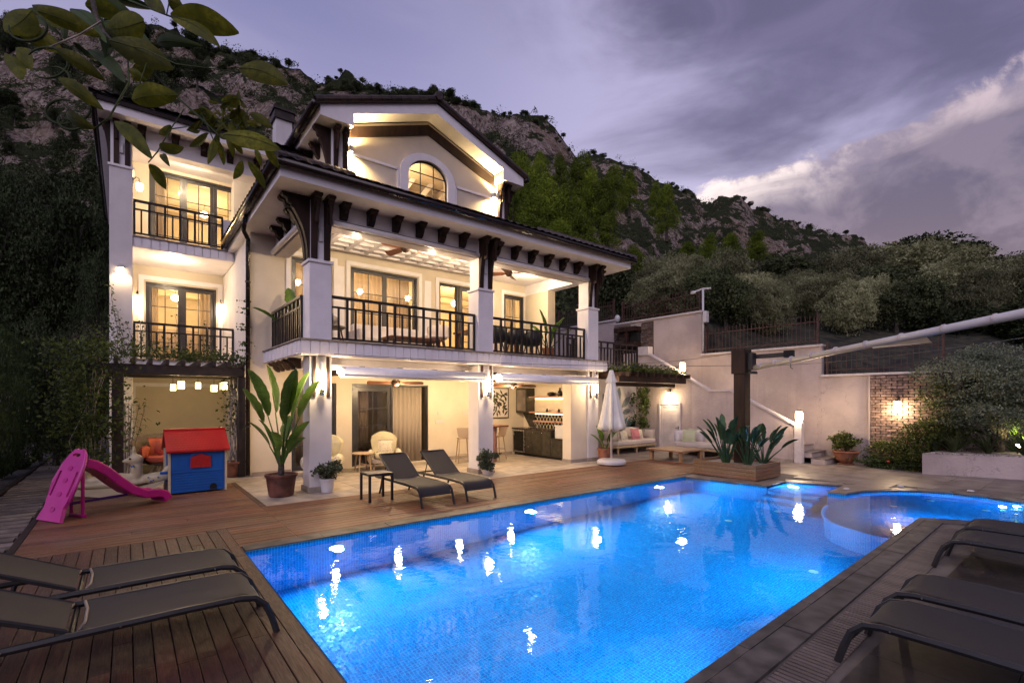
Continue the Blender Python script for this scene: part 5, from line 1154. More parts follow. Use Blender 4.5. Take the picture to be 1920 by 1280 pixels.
o = thing('garden_spot', 'small white spotlight shining up into the leaves in the white planter', 'spotlight', (16.75, 1.62, .54)); MB().tube([(0, 0, 0), (0, 0, .12)], .02, 8).build('stake', 'rail_metal', o); MB().ell((0, 0, .17), (.05, .05, .05)).build('head', 'lamp_white', o, smooth=True); spot('lamp_light', (0, 0, .24), 24, (.4, .15, 1), (1, .85, .35), 120, parent=o)
# interior lights
for (x, y, z, p_) in ((4.9, 14.6, 5.2, 150), (9.0, 14.6, 5.2, 140), (1.2, 18.4, 5.0, 60), (2.0, 18.8, 7.9, 75), (7.0, 14.4, 9.0, 60), (3.6, 14.6, 2.3, 10), (5.8, 14.2, 2.3, 7)):
    o = thing('room_lamp', 'ceiling pendant inside the room behind the %s' % {5.2: ('left upper balcony doors' if x < 6 else 'right upper balcony window'), 5.0: 'lower wing balcony door', 7.9: 'top wing balcony doors', 9.0: 'arched attic window', 2.3: ('terrace window beside the pillar' if x < 4 else 'dark terrace door')}[z], 'pendant lamp', (x, y, z))
    MB().ell((0, 0, 0), (.12, .12, .10)).build('shade', 'lamp_white' if z > 3 else 'curtain_dusky', o, smooth=True); MB().tube([(0, 0, .09), (0, 0, .4)], .006, 5).build('cord', 'rail_metal', o); point('lamp_light', (0, 0, -.3), p_, (1, .70, .34), .2, o)
# lights inside the pool
for x, y, d in ((2.18, 6.53, (0, -1, 0)), (5.51, 6.505, (0, -1, 0)), (9.2, 6.475, (0, -1, 0))):
    o = thing('pool_lamp', {2.18: 'bright underwater lamp nearest the deck corner on the house side of the pool', 5.51: 'middle underwater lamp on the house side of the pool', 9.2: 'farthest underwater lamp on the house side of the pool'}[x], 'pool light', (x, y, -.42))
    MB().tube([(0, -.002, 0), (0, -.03, 0)], [.13, .11], 18).build('bezel', 'steel', o); MB().tube([(0, -.031, 0), (0, -.034, 0)], .088, 18).build('lens', 'pool_lens', o)
    spot('lamp_light', (0, -.12, 0), 200, (0, -1, -.22), (.20, .72, 1.0), 165, .5, .06, o)
for x, y in ((3.4, 1.80), (6.6, 1.90)):  # unseen near-side lamps, added to light the basin and its far wall
    o = thing('pool_lamp', 'added unseen underwater lamp under the near coping, %s the camera' % ('closer to' if x < 4 else 'farther from'), 'pool light', (x, y, -.42)); MB().tube([(0, .002, 0), (0, .03, 0)], [.13, .11], 18).build('bezel', 'steel', o); MB().tube([(0, .031, 0), (0, .034, 0)], .088, 18).build('lens', 'pool_lens', o)
    spot('lamp_light', (0, .12, 0), 125, (0, 1, -.12), (.18, .70, 1.0), 165, .5, .06, o)
o = thing('pool_lamp', 'small underwater lamp in the round shallow pool', 'pool light', (12.3, 1.2, -.2)); MB().ell((0, 0, 0), (.05, .05, .05)).build('lens', 'pool_lens', o); point('lamp_light', (-.25, .15, .0), 120, (.14, .55, 1), .05, o); point('lamp_light', (-2.4, .6, .03), 70, (.14, .55, 1), .05, o)  # second point light has no fitting, added to brighten the shallow pool
o = thing('pool_lamp', 'small underwater lamp over the pool steps', 'pool light', (11.35, 4.55, -.2)); MB().ell((0, 0, 0), (.05, .05, .05)).build('lens', 'pool_lens', o); point('lamp_light', (-.1, -.15, .03), 22, (.4, .55, 1), .05, o)
for k, (x, y, z) in enumerate(((3.0, 2.05, -1.49), (7.2, 2.6, -1.49), (8.6, 4.5, -1.49), (9.9, 4.2, -1.49), (4.9, 6.2, -1.49), (11.9, 2.3, -.355), (11.6, 1.5, -.355), (10.8, 2.6, -.355))):
    o = MB().lathe([(.055, 0), (.06, .008), (.02, .014)], (0, 0, 0), 12).build('inlet_nozzle', 'white_plastic', None, loc=(x, y, z)); tag(o, 'round white inlet nozzle on the blue mosaic floor of the pool', 'nozzle', 'inlet nozzles on the pool floor')
for x, y in ((11.35, 3.5), (12.55, 2.9), (13.0, 1.9)):
    o = MB().ell((0, 0, 0), (.06, .06, .025), 12, 6).build('deck_jet', 'white_plastic', None, loc=(x, y, .03), smooth=True); tag(o, 'small white dome fitting on the paving round the shallow pool', 'fitting', 'white dome fittings round the shallow pool')
# ================================================================ FURNITURE
def lounger(loc, rz, label, back=28, first=None):
    o = thing('sun_lounger', label, 'sun lounger', loc, rz, None); w = .66; H_ = .32
    def rail(x): return [(x, .0, .0), (x, .035, .12), (x, .08, .235), (x, .15, .30), (x, .25, H_), (x, .6, H_ + .005), (x, 1.25, H_), (x, 1.92, H_ - .01)]
    for x in (.02, w - .02):
        fr_ = MB(); P_ = rail(x); fr_.tube(P_, [.026] * len(P_), 6, flat=.8); f_ = fr_.build('side_rail', 'alu_grey', o, bevel=0)
        MB().tube([(x, 1.62, H_ - .02), (x, 1.66, .16), (x, 1.74, 0)], .02, 6).build('leg', 'alu_grey', o)
        for y in (.30, .95, 1.5): MB().tube([(x - (.028 if x < .3 else -.028), y, H_ + .003), (x - (.031 if x < .3 else -.031), y, H_ + .003)], .0075, 6).build('screw', 'steel', f_)
    MB().tube([(.02, .01, .03), (w - .02, .01, .03)], .0, 4)
    MB().tube([(.03, 1.2, H_ - .02), (w - .03, 1.2, H_ - .02)], .016, 6).build('cross_bar', 'alu_grey', o); MB().tube([(.03, 1.9, H_ - .01), (w - .03, 1.9, H_ - .01)], .016, 6).build('cross_bar', 'alu_grey', o)
    prof = [(.075, .20), (.10, .262), (.15, .316), (.23, .343), (.4, .345), (.7, .338), (1.0, .338), (1.15, .342)]
    s = MB(); n_ = len(prof)
    for off in (0, -.008):
        for y, z in prof:
            for k in range(7): u = k / 6; s.v.append((.045 + (w - .09) * u, y, z + off - .016 * math.sin(PI * u)))
    for L_ in (0, 1):
        for i in range(n_ - 1):
            for k in range(6): a = L_ * n_ * 7 + i * 7 + k; f = (a, a + 1, a + 8, a + 7); s.f.append(f if L_ == 0 else f[::-1])
    s.build('seat_sling', 'sling', o, smooth=True)
    MB().tube([(.03, prof[0][0], prof[0][1] - .01), (w - .03, prof[0][0], prof[0][1] - .01)], .013, 6).build('foot_bar', 'alu_grey', o)
    MB().tube([(.05, 1.155, H_ + .022), (w * .3, 1.135, H_ + .012), (w * .7, 1.135, H_ + .012), (w - .05, 1.155, H_ + .022)], .010, 6).build('hem', 'patio_tile', o, smooth=True)
    a = R(back); ca, sa = math.cos(a), math.sin(a); b0 = (1.22, H_ + .02); Lb = .74
    for x in (.06, w - .06): MB().tube([(x, b0[0], b0[1]), (x, b0[0] + Lb * ca, b0[1] + Lb * sa)], .018, 6).build('back_rail', 'alu_grey', o)
    MB().tube([(.06, b0[0] + Lb * ca, b0[1] + Lb * sa), (w - .06, b0[0] + Lb * ca, b0[1] + Lb * sa)], .018, 6).build('back_bar', 'alu_grey', o); MB().tube([(.06, b0[0], b0[1]), (.2, b0[0] + .03, b0[1] - .01), (w - .2, b0[0] + .03, b0[1] - .01), (w - .06, b0[0], b0[1])], .013, 6).build('hem', 'patio_tile', o, smooth=True)
    s = MB()
    for off in (0, -.007):
        for i in range(6):
            t_ = i / 5 * Lb
            for k in range(7): u = k / 6; q = .014 * math.sin(PI * u) - off; s.v.append((.07 + (w - .14) * u, b0[0] + t_ * ca + q * sa, b0[1] + .012 + t_ * sa - q * ca))
    for L_ in (0, 1):
        for i in range(5):
            for k in range(6): a_ = L_ * 42 + i * 7 + k; f = (a_, a_ + 1, a_ + 8, a_ + 7); s.f.append(f if L_ == 0 else f[::-1])
    s.build('back_sling', 'sling', o, smooth=True)
    t_ = Lb * .62
    for x in (.10, w - .10): MB().tube([(x, b0[0] + t_ * ca, b0[1] + t_ * sa), (x, b0[0] + t_ * ca + .12, H_ - .02)], .010, 6).build('back_strut', 'alu_grey', o)
    return o
l0 = lounger((3.84, 7.28, 0), 0, 'grey sling sun lounger beside the small side table on the far deck', 33)
dup(l0, (4.74, 7.28, 0), 0, 'grey sling sun lounger on the far deck, the one farther from the small side table')
l1 = lounger((.92, 4.10, 0), R(90), 'dark sun lounger on the left deck nearest the camera', 26)
dup(l1, (.91, 4.98, 0), R(90), 'dark sun lounger on the left deck, just beyond the nearest one')
l2 = lounger((4.50, 1.24, 0), R(180), 'dark sun lounger at the lower right corner, closest of the four on the stone paving', 0)
dup(l2, (5.33, 1.25, 0), R(180), 'second dark sun lounger from the lower right corner on the stone paving')
dup(l2, (7.52, 1.30, 0), R(180), 'third dark sun lounger from the lower right corner, with its foot showing on the paving'); dup(l2, (8.36, 1.32, 0), R(180), 'farthest dark sun lounger on the stone paving, next to the round shallow pool')
# side table
o = thing('side_table', 'small square dark metal side table by the two far sun loungers', 'side table', (3.58, 8.50, 0), R(0))
for x in (-.23, .19):
    for y in (-.22, .18): MB().box(x, x + .04, y, y + .04, 0, .46).build('leg', 'alu_grey', o, bevel=.003)
MB().box(-.23, .23, -.22, -.18, .461, .50).box(-.23, .23, .18, .22, .461, .50).box(-.23, -.19, -.18, .18, .461, .50).box(.19, .23, -.18, .18, .461, .50).build('frame', 'alu_grey', o, bevel=.003); MB().box(-.189, .189, -.179, .179, .475, .497).build('top', 'patio_tile', o)

# armchair (floral wing chair)
def armchair(loc, rz, label):
    o = thing('armchair', label, 'armchair', loc, rz)
    MB().box(-.33, .33, -.28, .30, .17, .30).build('base', 'floral_cloth', o, bevel=.03)
    MB().pillow((0, -.04, .37), (.52, .60, .17), Matrix.Identity(3)).build('seat', 'armchair_yellow', o, smooth=True) if False else MB().box(-.26, .26, -.36, .26, .30, .44).build('seat', 'armchair_yellow', o, bevel=.05)
    bk_ = MB(); prof = []
    for k in range(13):
        a = PI * k / 12; prof.append((-.34 * math.cos(a) * (1.08 if .3 < a < 2.9 else 1), .72 + .24 * math.sin(a)))
    poly = [(-.27, .32)] + prof + [(.27, .32)]
    bk_.prism(poly, lambda x, z: (x, .20 + (z - .3) * .16 - .0 + .05 * (x / .35) ** 2 * -1, z), lambda x, z: (x, .34 + (z - .3) * .16, z)); bk_.build('backrest', 'armchair_yellow', o, bevel=.03)
    for s in (-1, 1):
        MB().tube([(s * .33, .26, .34), (s * .36, -.05, .36), (s * .37, -.26, .33)], [.085, .09, .085], 10, flat=1.9).build('arm', 'floral_cloth', o, smooth=True)
        MB().tube([(s * .26, -.26, .17), (s * .29, -.30, 0)], [.028, .016], 8).build('leg', 'pale_wood', o); MB().tube([(s * .26, .26, .17), (s * .28, .34, 0)], [.028, .016], 8).build('leg', 'pale_wood', o)
    return o
a0_ = armchair((5.38, 12.25, 0), R(-20), 'yellow wing armchair with a floral cushion in front of the dark terrace door')
a1_ = armchair((3.72, 12.0, 0), R(-35), 'second floral armchair half hidden behind the left front pillar')
for (x, y, rz, lb) in ((5.34, 12.11, -20, 'square patterned cushion on the yellow armchair by the dark door'), (3.70, 11.90, -35, 'square patterned cushion on the armchair behind the left pillar')):
    o = MB().pillow((0, 0, 0), (.38, .12, .36), Matrix.Rotation(R(-14), 3, 'X')).build('cushion', 'floral_cloth', None, smooth=True, loc=(x, y, .60)); o.rotation_euler = (0, 0, R(rz)); tag(o, lb, 'cushion')
o = thing('round_side_table', 'low round wooden side table between the two armchairs', 'side table', (4.75, 12.15, 0)); MB().lathe([(.27, .44), (.28, .455), (.27, .475)], (0, 0, 0), 24).build('top', 'pale_wood', o)
for k in range(4): a = PI / 4 + k * PI / 2; MB().tube([(.16 * math.cos(a), .16 * math.sin(a), .44), (.22 * math.cos(a), .22 * math.sin(a), 0)], [.022, .016], 8).build('leg', 'pale_wood', o)
MB().box(-.18, .18, -.015, .015, .14, .165).box(-.015, .015, -.18, .18, .1651, .19).build('stretcher', 'pale_wood', o)
# bar table and stools
def stool(loc, rz, label):
    o = thing('bar_stool', label, 'bar stool', loc, rz); MB().box(-.17, .17, -.16, .16, .70, .735).build('seat', 'pale_wood', o, bevel=.012)
    for x in (-1, 1):
        for y in (-1, 1): MB().tube([(x * .13, y * .12, .70), (x * .19, y * .19, 0)], [.018, .014], 6).build('leg', 'pale_wood', o)
    for y in (-1, 1): MB().tube([(-.17, y * .17, .22), (.17, y * .17, .22)], .011, 6).build('footrest', 'pale_wood', o)
    MB().tube([(-.165, -.17, .32), (-.165, .17, .32)], .011, 6).build('footrest', 'pale_wood', o)
    MB().prism([(-.17, .735), (-.24, 1.02), (.24, 1.02), (.17, .735)], lambda x, z: (x, .14 + (z - .735) * .25, z), lambda x, z: (x, .16 + (z - .735) * .25, z)).build('backrest', 'curtain', o, bevel=.006) ; return o
stool((7.70, 12.0, 0), R(160), 'bar stool with a flared back showing left of the middle pillar'); stool((8.95, 12.0, 0), R(200), 'bar stool to the right of the tall bar table')
o = thing('bar_table', 'tall bar table with a thick brown slab top behind the middle pillar', 'table', (8.45, 11.6, 0)); MB().box(-.55, .42, -.26, .26, 1.03, 1.08).build('tabletop', 'fan_wood', o, bevel=.015); MB().lathe([(.13, 0), (.15, .3), (.12, .7), (.14, 1.029)], (0, 0, 0), 12).build('trunk_leg', 'shelf_pink', o, smooth=True)
# framed leaf art
o = thing('wall_art', 'framed black and white picture of palm leaves on the terrace wall', 'picture', (9.68, 12.895, 1.25)); MB().box(-.34, .34, -.03, 0, 0, .95).build('backing', 'mural_white', o)
MB().box(-.36, -.335, -.045, .0, -.02, .97).box(.335, .36, -.045, 0, -.02, .97).box(-.335, .335, -.045, 0, -.02, .005).box(-.335, .335, -.045, 0, .945, .97).build('frame', 'rail_metal', o)
for k in range(46):
    x, z, a, ln = random.uniform(-.26, .26), random.uniform(.1, .85), random.uniform(0, 2 * PI), random.uniform(.10, .26)
    P_ = []
    for q in range(7): t_ = q / 6; P_.append((x + math.cos(a) * ln * (t_ - .5) - math.sin(a) * .03 * math.sin(PI * t_), z + math.sin(a) * ln * (t_ - .5) + math.cos(a) * .03 * math.sin(PI * t_)))
    for q in range(5, 0, -1): t_ = q / 6; P_.append((x + math.cos(a) * ln * (t_ - .5) + math.sin(a) * .03 * math.sin(PI * t_), z + math.sin(a) * ln * (t_ - .5) - math.cos(a) * .03 * math.sin(PI * t_)))
    P_ = [(min(.32, max(-.32, u)), min(.93, max(.02, v))) for u, v in P_]
    MB().prism(P_, lambda u, v, k=k: (u, -.031 - .0001 * k, v), lambda u, v, k=k: (u, -.0315 - .0001 * k - .0006, v)).build('printed_leaf', 'rail_metal' if k % 3 else 'leaf_vine', o)
# switches
for x, z, w in ((7.43, 1.16, .30), (7.44, .34, .07), (7.38, 1.42, .05), (8.35, 1.42, .2)):
    o = MB().box(-w / 2, w / 2, -.012, 0, -.045, .045).build('switch_plate', 'white_plastic', None, loc=(x, 12.899, z), bevel=.003); tag(o, {.30: 'row of white switches beside the terrace curtain', .07: 'single white socket low on the terrace wall', .05: 'small round thermostat above the row of switches', .2: 'double white switch plate left of the middle pillar'}[w], 'switch')
# kitchen
kt = thing('kitchen_unit', 'dark green outdoor kitchen with sink, drawers and a worktop along the right terrace wall', 'kitchen', (10.45, 11.6, 0))
def kp_(mb, name, mat, **kw):
    o = mb.build(name, mat, kt, **kw); o.location = (-10.45, -11.6, 0); return o
kp_(MB().box(10.24, 10.71, 10.98, 12.22, .08, .86), 'carcass', 'cabinet_green'); kp_(MB().box(10.24, 10.71, 10.38, 10.979, .08, .62), 'low_carcass', 'cabinet_green'); kp_(MB().box(10.30, 10.7, 10.38, 12.86, 0, .079), 'plinth', 'sub_black')
kp_(MB().box(10.19, 10.715, 10.96, 12.88, .861, .90), 'worktop', 'worktop_dark', bevel=.004); kp_(MB().box(10.19, 10.715, 10.37, 10.955, .621, .65), 'worktop', 'worktop_dark', bevel=.004)
def kdoor(y0, y1, z0, z1, name='cupboard_door'):
    d = kp_(MB().box(10.215, 10.239, y0 + .006, y1 - .006, z0, z1), name, 'cabinet_green', bevel=.003); MB().box(10.208, 10.2149, y0 + .05, y0 + .062, z0 + .05, z1 - .05).box(10.208, 10.2149, y1 - .062, y1 - .05, z0 + .05, z1 - .05).box(10.208, 10.2149, y0 + .062, y1 - .062, z0 + .05, z0 + .062).box(10.208, 10.2149, y0 + .062, y1 - .062, z1 - .062, z1 - .05).build('panel_moulding', 'cabinet_green', d)
    MB().ell((10.20, y1 - .04 if name != 'drawer' else (y0 + y1) / 2, z1 - .06), (.014, .014, .014), 8, 6).build('knob', 'steel', d, smooth=True)
for z0, z1 in ((.10, .38), (.39, .62), (.63, .85)): kdoor(11.86, 12.20, z0, z1, 'drawer')
kdoor(11.43, 11.85, .10, .85); kdoor(10.99, 11.42, .10, .85); kdoor(10.40, 10.97, .10, .60)
wc_ = thing('wine_cooler', 'steel-framed glass wine cooler under the worktop beside the drawers', 'wine cooler', (10.45, 12.55, .08)); MB().box(-.20, .25, -.30, .30, 0, .77).build('cabinet', 'sub_black', wc_); MB().box(-.235, -.201, -.30, -.26, .02, .76).box(-.235, -.201, .26, .30, .02, .76).box(-.235, -.201, -.26, .26, .72, .76).box(-.235, -.201, -.26, .26, .02, .06).build('door_frame', 'steel', wc_); MB().box(-.23, -.22, -.26, .26, .06, .72).build('glass', 'pane_glass', wc_)
for z in (.2, .34, .48): MB().box(-.215, -.202, -.25, .25, z, z + .03).build('shelf', 'fan_wood', wc_)
MB().box(-.2195, -.2165, -.05, .05, .66, .70).build('display', 'led_blue', wc_)
kw_ = thing('wall_cupboard', 'dark wall cupboard with a glass door and open shelves above the kitchen worktop', 'cupboard', (10.55, 11.6, 1.35))
def kq(mb, name, mat, **kw):
    o = mb.build(name, mat, kw_, **kw); o.location = (-10.55, -11.6, -1.35); return o
kq(MB().box(10.36, 10.71, 12.30, 12.86, 1.40, 2.22), 'cabinet', 'cabinet_green', bevel=.004); kq(MB().box(10.345, 10.359, 12.36, 12.80, 1.46, 2.16), 'glass_door', 'patio_tile'); kq(MB().prism([(12.28, 1.40), (12.86, 1.40), (12.86, 1.38), (12.50, .92), (12.28, .92)], lambda y, z: (10.66, y, z), lambda y, z: (10.715, y, z)), 'side_panel', 'cabinet_green'); kq(MB().box(10.36, 10.71, 10.42, 10.47, 1.40, 2.25), 'end_panel', 'cabinet_green')
kq(MB().box(10.44, 10.715, 10.48, 12.29, 1.90, 1.94), 'shelf', 'shelf_pink', bevel=.004); kq(MB().box(10.44, 10.715, 10.48, 12.29, 1.40, 1.44), 'shelf', 'shelf_pink', bevel=.004); kq(MB().box(10.60, 10.715, 10.40, 12.26, 1.10, 1.15), 'ledge', 'shelf_pink'); kq(MB().box(10.703, 10.716, 10.40, 12.27, .902, 1.098).box(10.703, 10.716, 10.40, 12.27, 1.152, 1.398), 'splashback', 'lozenge_tile')
kq(MB().box(10.69, 10.712, 10.5, 12.25, 1.86, 1.88).box(10.69, 10.712, 10.5, 12.25, 1.36, 1.38), 'light_strip', 'cove_strip')
for nm, y, z, pr, lb in (('jar', 10.95, 1.942, [(.07, 0), (.09, .06), (.07, .14), (.03, .18), (.03, .25), (.045, .26)], 'tall dark jug on the upper kitchen shelf'), ('bowl', 11.35, 1.942, [(.05, 0), (.12, .04), (.13, .09), (.08, .13), (.05, .14)], 'squat dark round pot on the upper kitchen shelf'), ('jar', 11.0, 1.442, [(.03, 0), (.045, .04), (.03, .08), (.03, .10)], 'small jar at the right of the lower kitchen shelf'), ('jar', 11.55, 1.442, [(.03, 0), (.045, .04), (.03, .08), (.03, .10)], 'small jar at the left of the lower kitchen shelf')):
    o = MB().lathe(pr, (0, 0, 0), 16).build(nm, 'rail_metal', None, smooth=True, loc=(10.58, y, z)); tag(o, lb, 'jar')
o = thing('dish_rack', 'wire dish rack on the dark kitchen worktop', 'dish rack', (10.45, 11.95, .90))
for s in (-.2, .2): MB().tube([(-.12, s, .01), (.12, s, .01), (.14, s, .14), (-.14, s, .14), (-.12, s, .01)], .005, 5).build('side_wire', 'rail_metal', o)
for k in range(6): x = -.12 + k * .048; MB().tube([(x, -.2, .01), (x + .03, 0, .20), (x, .2, .01)], .004, 5).build('wire', 'steel', o)
o = thing('tap', 'curved tap over the kitchen sink', 'tap', (10.64, 11.15, .90)); MB().tube([(0, 0, 0), (0, 0, .18), (-.03, 0, .23), (-.10, 0, .23), (-.13, 0, .19)], .011, 8).build('spout', 'rail_metal', o, smooth=True); MB().lathe([(.025, 0), (.02, .03)], (0, 0, 0), 10).build('base', 'rail_metal', o)
o = thing('white_bin', 'white square container with a lid on the low kitchen worktop', 'container', (10.45, 10.68, .65)); MB().box(-.17, .17, -.19, .19, 0, .36).build('body', 'white_plastic', o, bevel=.02); MB().box(-.18, .18, -.20, .20, .361, .40).build('lid', 'white_plastic', o, bevel=.01)
# ceiling fans
def fan(loc, rz, label, n_=4):
    o = thing('ceiling_fan', label, 'ceiling fan', loc, rz); MB().lathe([(.07, .30), (.07, .26), (.015, .25), (.015, .14)], (0, 0, 0), 12).build('rod', 'brown_wood', o); MB().lathe([(.05, .14), (.10, .11), (.11, .03), (.07, -.02), (.03, -.04)], (0, 0, 0), 16).build('motor', 'brown_wood', o, smooth=True)
    for k in range(n_): bl_ = MB().prism([(.10, -.03), (.20, -.06), (.66, -.085), (.70, -.04), (.70, .04), (.66, .085), (.20, .06), (.10, .03)], lambda x, y: (x, y, .045 + y * .45), lambda x, y: (x, y, .057 + y * .45)).build('blade', 'fan_wood', o); bl_.rotation_euler = (0, 0, 2 * PI * k / n_)
    return o
fan((5.35, 10.95, 5.46), R(15), 'brown ceiling fan under the coffered part of the upper balcony ceiling'); fan((8.60, 11.0, 5.40), R(40), 'brown ceiling fan over the dining end of the upper balcony')
fan((5.35, 11.5, 2.20), R(70), 'dark ceiling fan in front of the sliding terrace door'); fan((9.10, 11.4, 2.20), R(70), 'dark ceiling fan in front of the kitchen corner')
# curtains
def curtain(x0, x1, y, z0, z1, mat, label, folds=9, amp=.022):
    mb = MB(); K = folds * 6
    for z in (z0, z1):
        for i in range(K + 1): u = i / K; mb.v.append((x0 + (x1 - x0) * u, y + amp * math.sin(2 * PI * folds * u) + .01 * math.sin(9 * u), z))
    for i in range(K): mb.f.append((i, i + 1, K + 2 + i, K + 1 + i))
    o = mb.build('curtain', mat, None, smooth=True); tag(o, label, 'curtain'); md = o.modifiers.new('th', 'SOLIDIFY'); md.thickness = .006
curtain(5.95, 6.86, 12.98, .05, 2.2, 'curtain', 'long beige curtain drawn in the open half of the terrace door', 7); curtain(4.8, 5.35, 13.25, .05, 2.35, 'curtain_dusky', 'dusky curtain behind the dark glass terrace door', 5); curtain(3.3, 4.2, 13.25, .05, 2.35, 'curtain', 'pale curtain inside the narrow terrace window by the pillar', 6)
curtain(4.75, 5.9, 13.4, 3.05, 5.5, 'curtain', 'sheer curtain inside the left leaf of the upper balcony doors', 9); curtain(6.0, 6.66, 13.4, 3.05, 5.5, 'curtain', 'sheer curtain inside the right leaf of the upper balcony doors', 6); curtain(10.25, 10.7, 13.3, 3.3, 5.5, 'curtain', 'bunched curtain in the right upper balcony window', 4); curtain(3.3, 4.2, 13.3, 3.05, 5.5, 'curtain', 'curtain in the upper window behind the left pillar', 6)
curtain(.50, .72, 17.35, 2.85, 5.2, 'curtain', 'curtain at the left of the lower wing balcony door', 3); curtain(1.75, 2.08, 17.35, 2.85, 5.2, 'curtain', 'curtain at the right of the lower wing balcony door', 3); curtain(.58, .88, 17.35, 5.85, 8.3, 'curtain', 'bunched curtain at the left of the top wing balcony doors', 3)
o = MB().box(-.55, .55, -.03, .03, 0, 1.2).build('headboard', 'curtain_dusky', None, loc=(1.35, 19.2, 2.9)); tag(o, 'dark headboard seen through the lower wing balcony door', 'headboard')

# upper balcony furniture
o = thing('balcony_sofa', 'pale sofa on the upper balcony in front of the left glass doors', 'sofa', (5.5, 12.1, 2.99)); MB().box(-.95, .95, -.38, .38, .12, .40).build('seat', 'cushion_cream', o, bevel=.05); MB().box(-.95, .95, .22, .42, .40, .80).build('backrest', 'cushion_white', o, bevel=.06); MB().box(-1.02, -.90, -.38, .42, .1, .60).build('arm', 'cushion_cream', o, bevel=.04); MB().box(.90, 1.02, -.38, .42, .1, .60).build('arm', 'cushion_cream', o, bevel=.04)
o = thing('balcony_table', 'low brown wooden coffee table on the upper balcony', 'coffee table', (5.6, 11.1, 2.99)); MB().box(-.7, .7, -.35, .35, .30, .36).build('tabletop', 'fan_wood', o, bevel=.008)
for x in (-.6, .6):
    for y in (-.28, .28): MB().box(x - .03, x + .03, y - .03, y + .03, 0, .30).build('leg', 'fan_wood', o)
def shellchair(loc, rz, label, shell='chair_dark', leg='fan_wood', name='dining_chair', cat='chair'):
    o = thing(name, label, cat, loc, rz); s = MB(); n_ = 12; rows_ = [(.20, .42), (.27, .46), (.29, .60), (.28, .82)]
    for off in (0, .02):
        for r_, z in rows_:
            for k in range(n_ + 1): a = R(-10) + R(200) * k / n_; rr = r_ - off; s.v.append((rr * math.cos(a), rr * math.sin(a) * .95, z - (0.12 * (abs(k - n_ / 2) / (n_ / 2)) ** 2 if z > .7 else 0)))
    q = n_ + 1
    for L_ in (0, 1):
        for i in range(3):
            for k in range(n_): a = L_ * 4 * q + i * q + k; f = (a, a + 1, a + q + 1, a + q); s.f.append(f if L_ == 0 else f[::-1])
    for k in range(n_): a = 3 * q + k; s.f.append((a, a + 1, a + 4 * q + 1, a + 4 * q))
    for i in range(3):
        for e in (0, n_): a = i * q + e; s.f.append((a, a + q, a + 5 * q, a + 4 * q) if e else (a, a + 4 * q, a + 5 * q, a + q))
    s.build('shell', shell, o, smooth=True); MB().lathe([(.20, .40), (.25, .43), (.24, .47)], (0, 0, 0), 14).build('seat', shell, o, smooth=True)
    for x in (-1, 1):
        for y in (-1, 1): MB().tube([(x * .12, y * .12, .41), (x * .2, y * .2, 0)], [.022, .014], 6).build('leg', leg, o)
    return o
dc = shellchair((7.95, 10.75, 2.99), R(180), 'black shell dining chair nearest the middle pillar on the upper balcony'); dup(dc, (8.62, 10.75, 2.99), R(185), 'black shell dining chair in the middle of the balcony dining row'); dup(dc, (9.26, 10.78, 2.99), R(175), 'black shell dining chair nearest the potted banana on the upper balcony')
o = thing('dining_table', 'long dark dining table behind the black chairs on the upper balcony', 'table', (8.5, 11.5, 2.99)); MB().box(-1.2, 1.2, -.42, .42, .70, .75).build('tabletop', 'fan_wood', o, bevel=.006)
for x in (-1.1, 1.1):
    for y in (-.34, .34): MB().box(x - .035, x + .035, y - .035, y + .035, 0, .70).build('leg', 'fan_wood', o)
shellchair((6.35, 11.1, 2.99), R(-40), 'pale lounge chair with wooden legs on the upper balcony, left of the middle pillar', 'cushion_cream', 'fan_wood', 'lounge_chair', 'chair'); shellchair((3.62, 10.95, 2.99), R(60), 'wooden armchair with a grey seat just right of the left upper pillar', 'patio_tile', 'fan_wood', 'lounge_chair', 'chair')

# ================================================================ PATIO SOFAS
def sofa(loc, rz, L_, label, arms=True):
    o = thing('garden_sofa', label, 'sofa', loc, rz); W2 = L_ / 2
    MB().box(-W2, W2, -.40, .42, .20, .27).build('frame', 'pale_wood', o, bevel=.008)
    for x in (-W2 + .06, -.02, W2 - .06):
        for y in (-.36, .36): MB().box(x - .022, x + .022, y - .022, y + .022, 0, .20).build('leg', 'pale_wood', o)
    MB().box(-W2 + .03, W2 - .03, -.40, .34, .272, .44).build('seat_cushion', 'cushion_cream', o, bevel=.045)
    MB().box(-W2, W2, .40, .44, .27, .62).build('back_frame', 'pale_wood', o)
    k_ = 3 if L_ > 1.8 else 2; w_ = (L_ - .2) / k_
    for k in range(k_): MB().pillow((-W2 + .1 + w_ * (k + .5), .27, .63), (w_ * 1.04, .24, .46), Matrix.Rotation(R(-12), 3, 'X')).build('back_cushion', 'cushion_cream', o, smooth=True)
    return o
s1 = sofa((13.95, 10.95, 0), R(0), 2.15, 'cream sofa with wooden frame under the leaf mural')
MB().pillow((-1.02, -.05, .60), (.66, .20, .36), Matrix.Rotation(R(90), 3, 'Z')).build('side_cushion', 'cushion_cream', s1, smooth=True); MB().pillow((1.02, -.05, .60), (.66, .20, .36), Matrix.Rotation(R(90), 3, 'Z')).build('side_cushion', 'cushion_cream', s1, smooth=True)
s2 = sofa((14.78, 8.35, 0), R(-90), 2.1, 'cream sofa with wooden frame against the stair wall, half behind the strelitzias')
MB().pillow((-1.0, -.1, .62), (.60, .22, .42), Matrix.Rotation(R(75), 3, 'Z')).build('side_cushion', 'cushion_white', s2, smooth=True); MB().box(1.03, 1.09, -.40, .40, .27, .55).build('arm', 'fan_wood', s2, bevel=.01); MB().pillow((.92, -.1, .60), (.60, .2, .38), Matrix.Rotation(R(95), 3, 'Z')).build('side_cushion', 'cushion_white', s2, smooth=True)
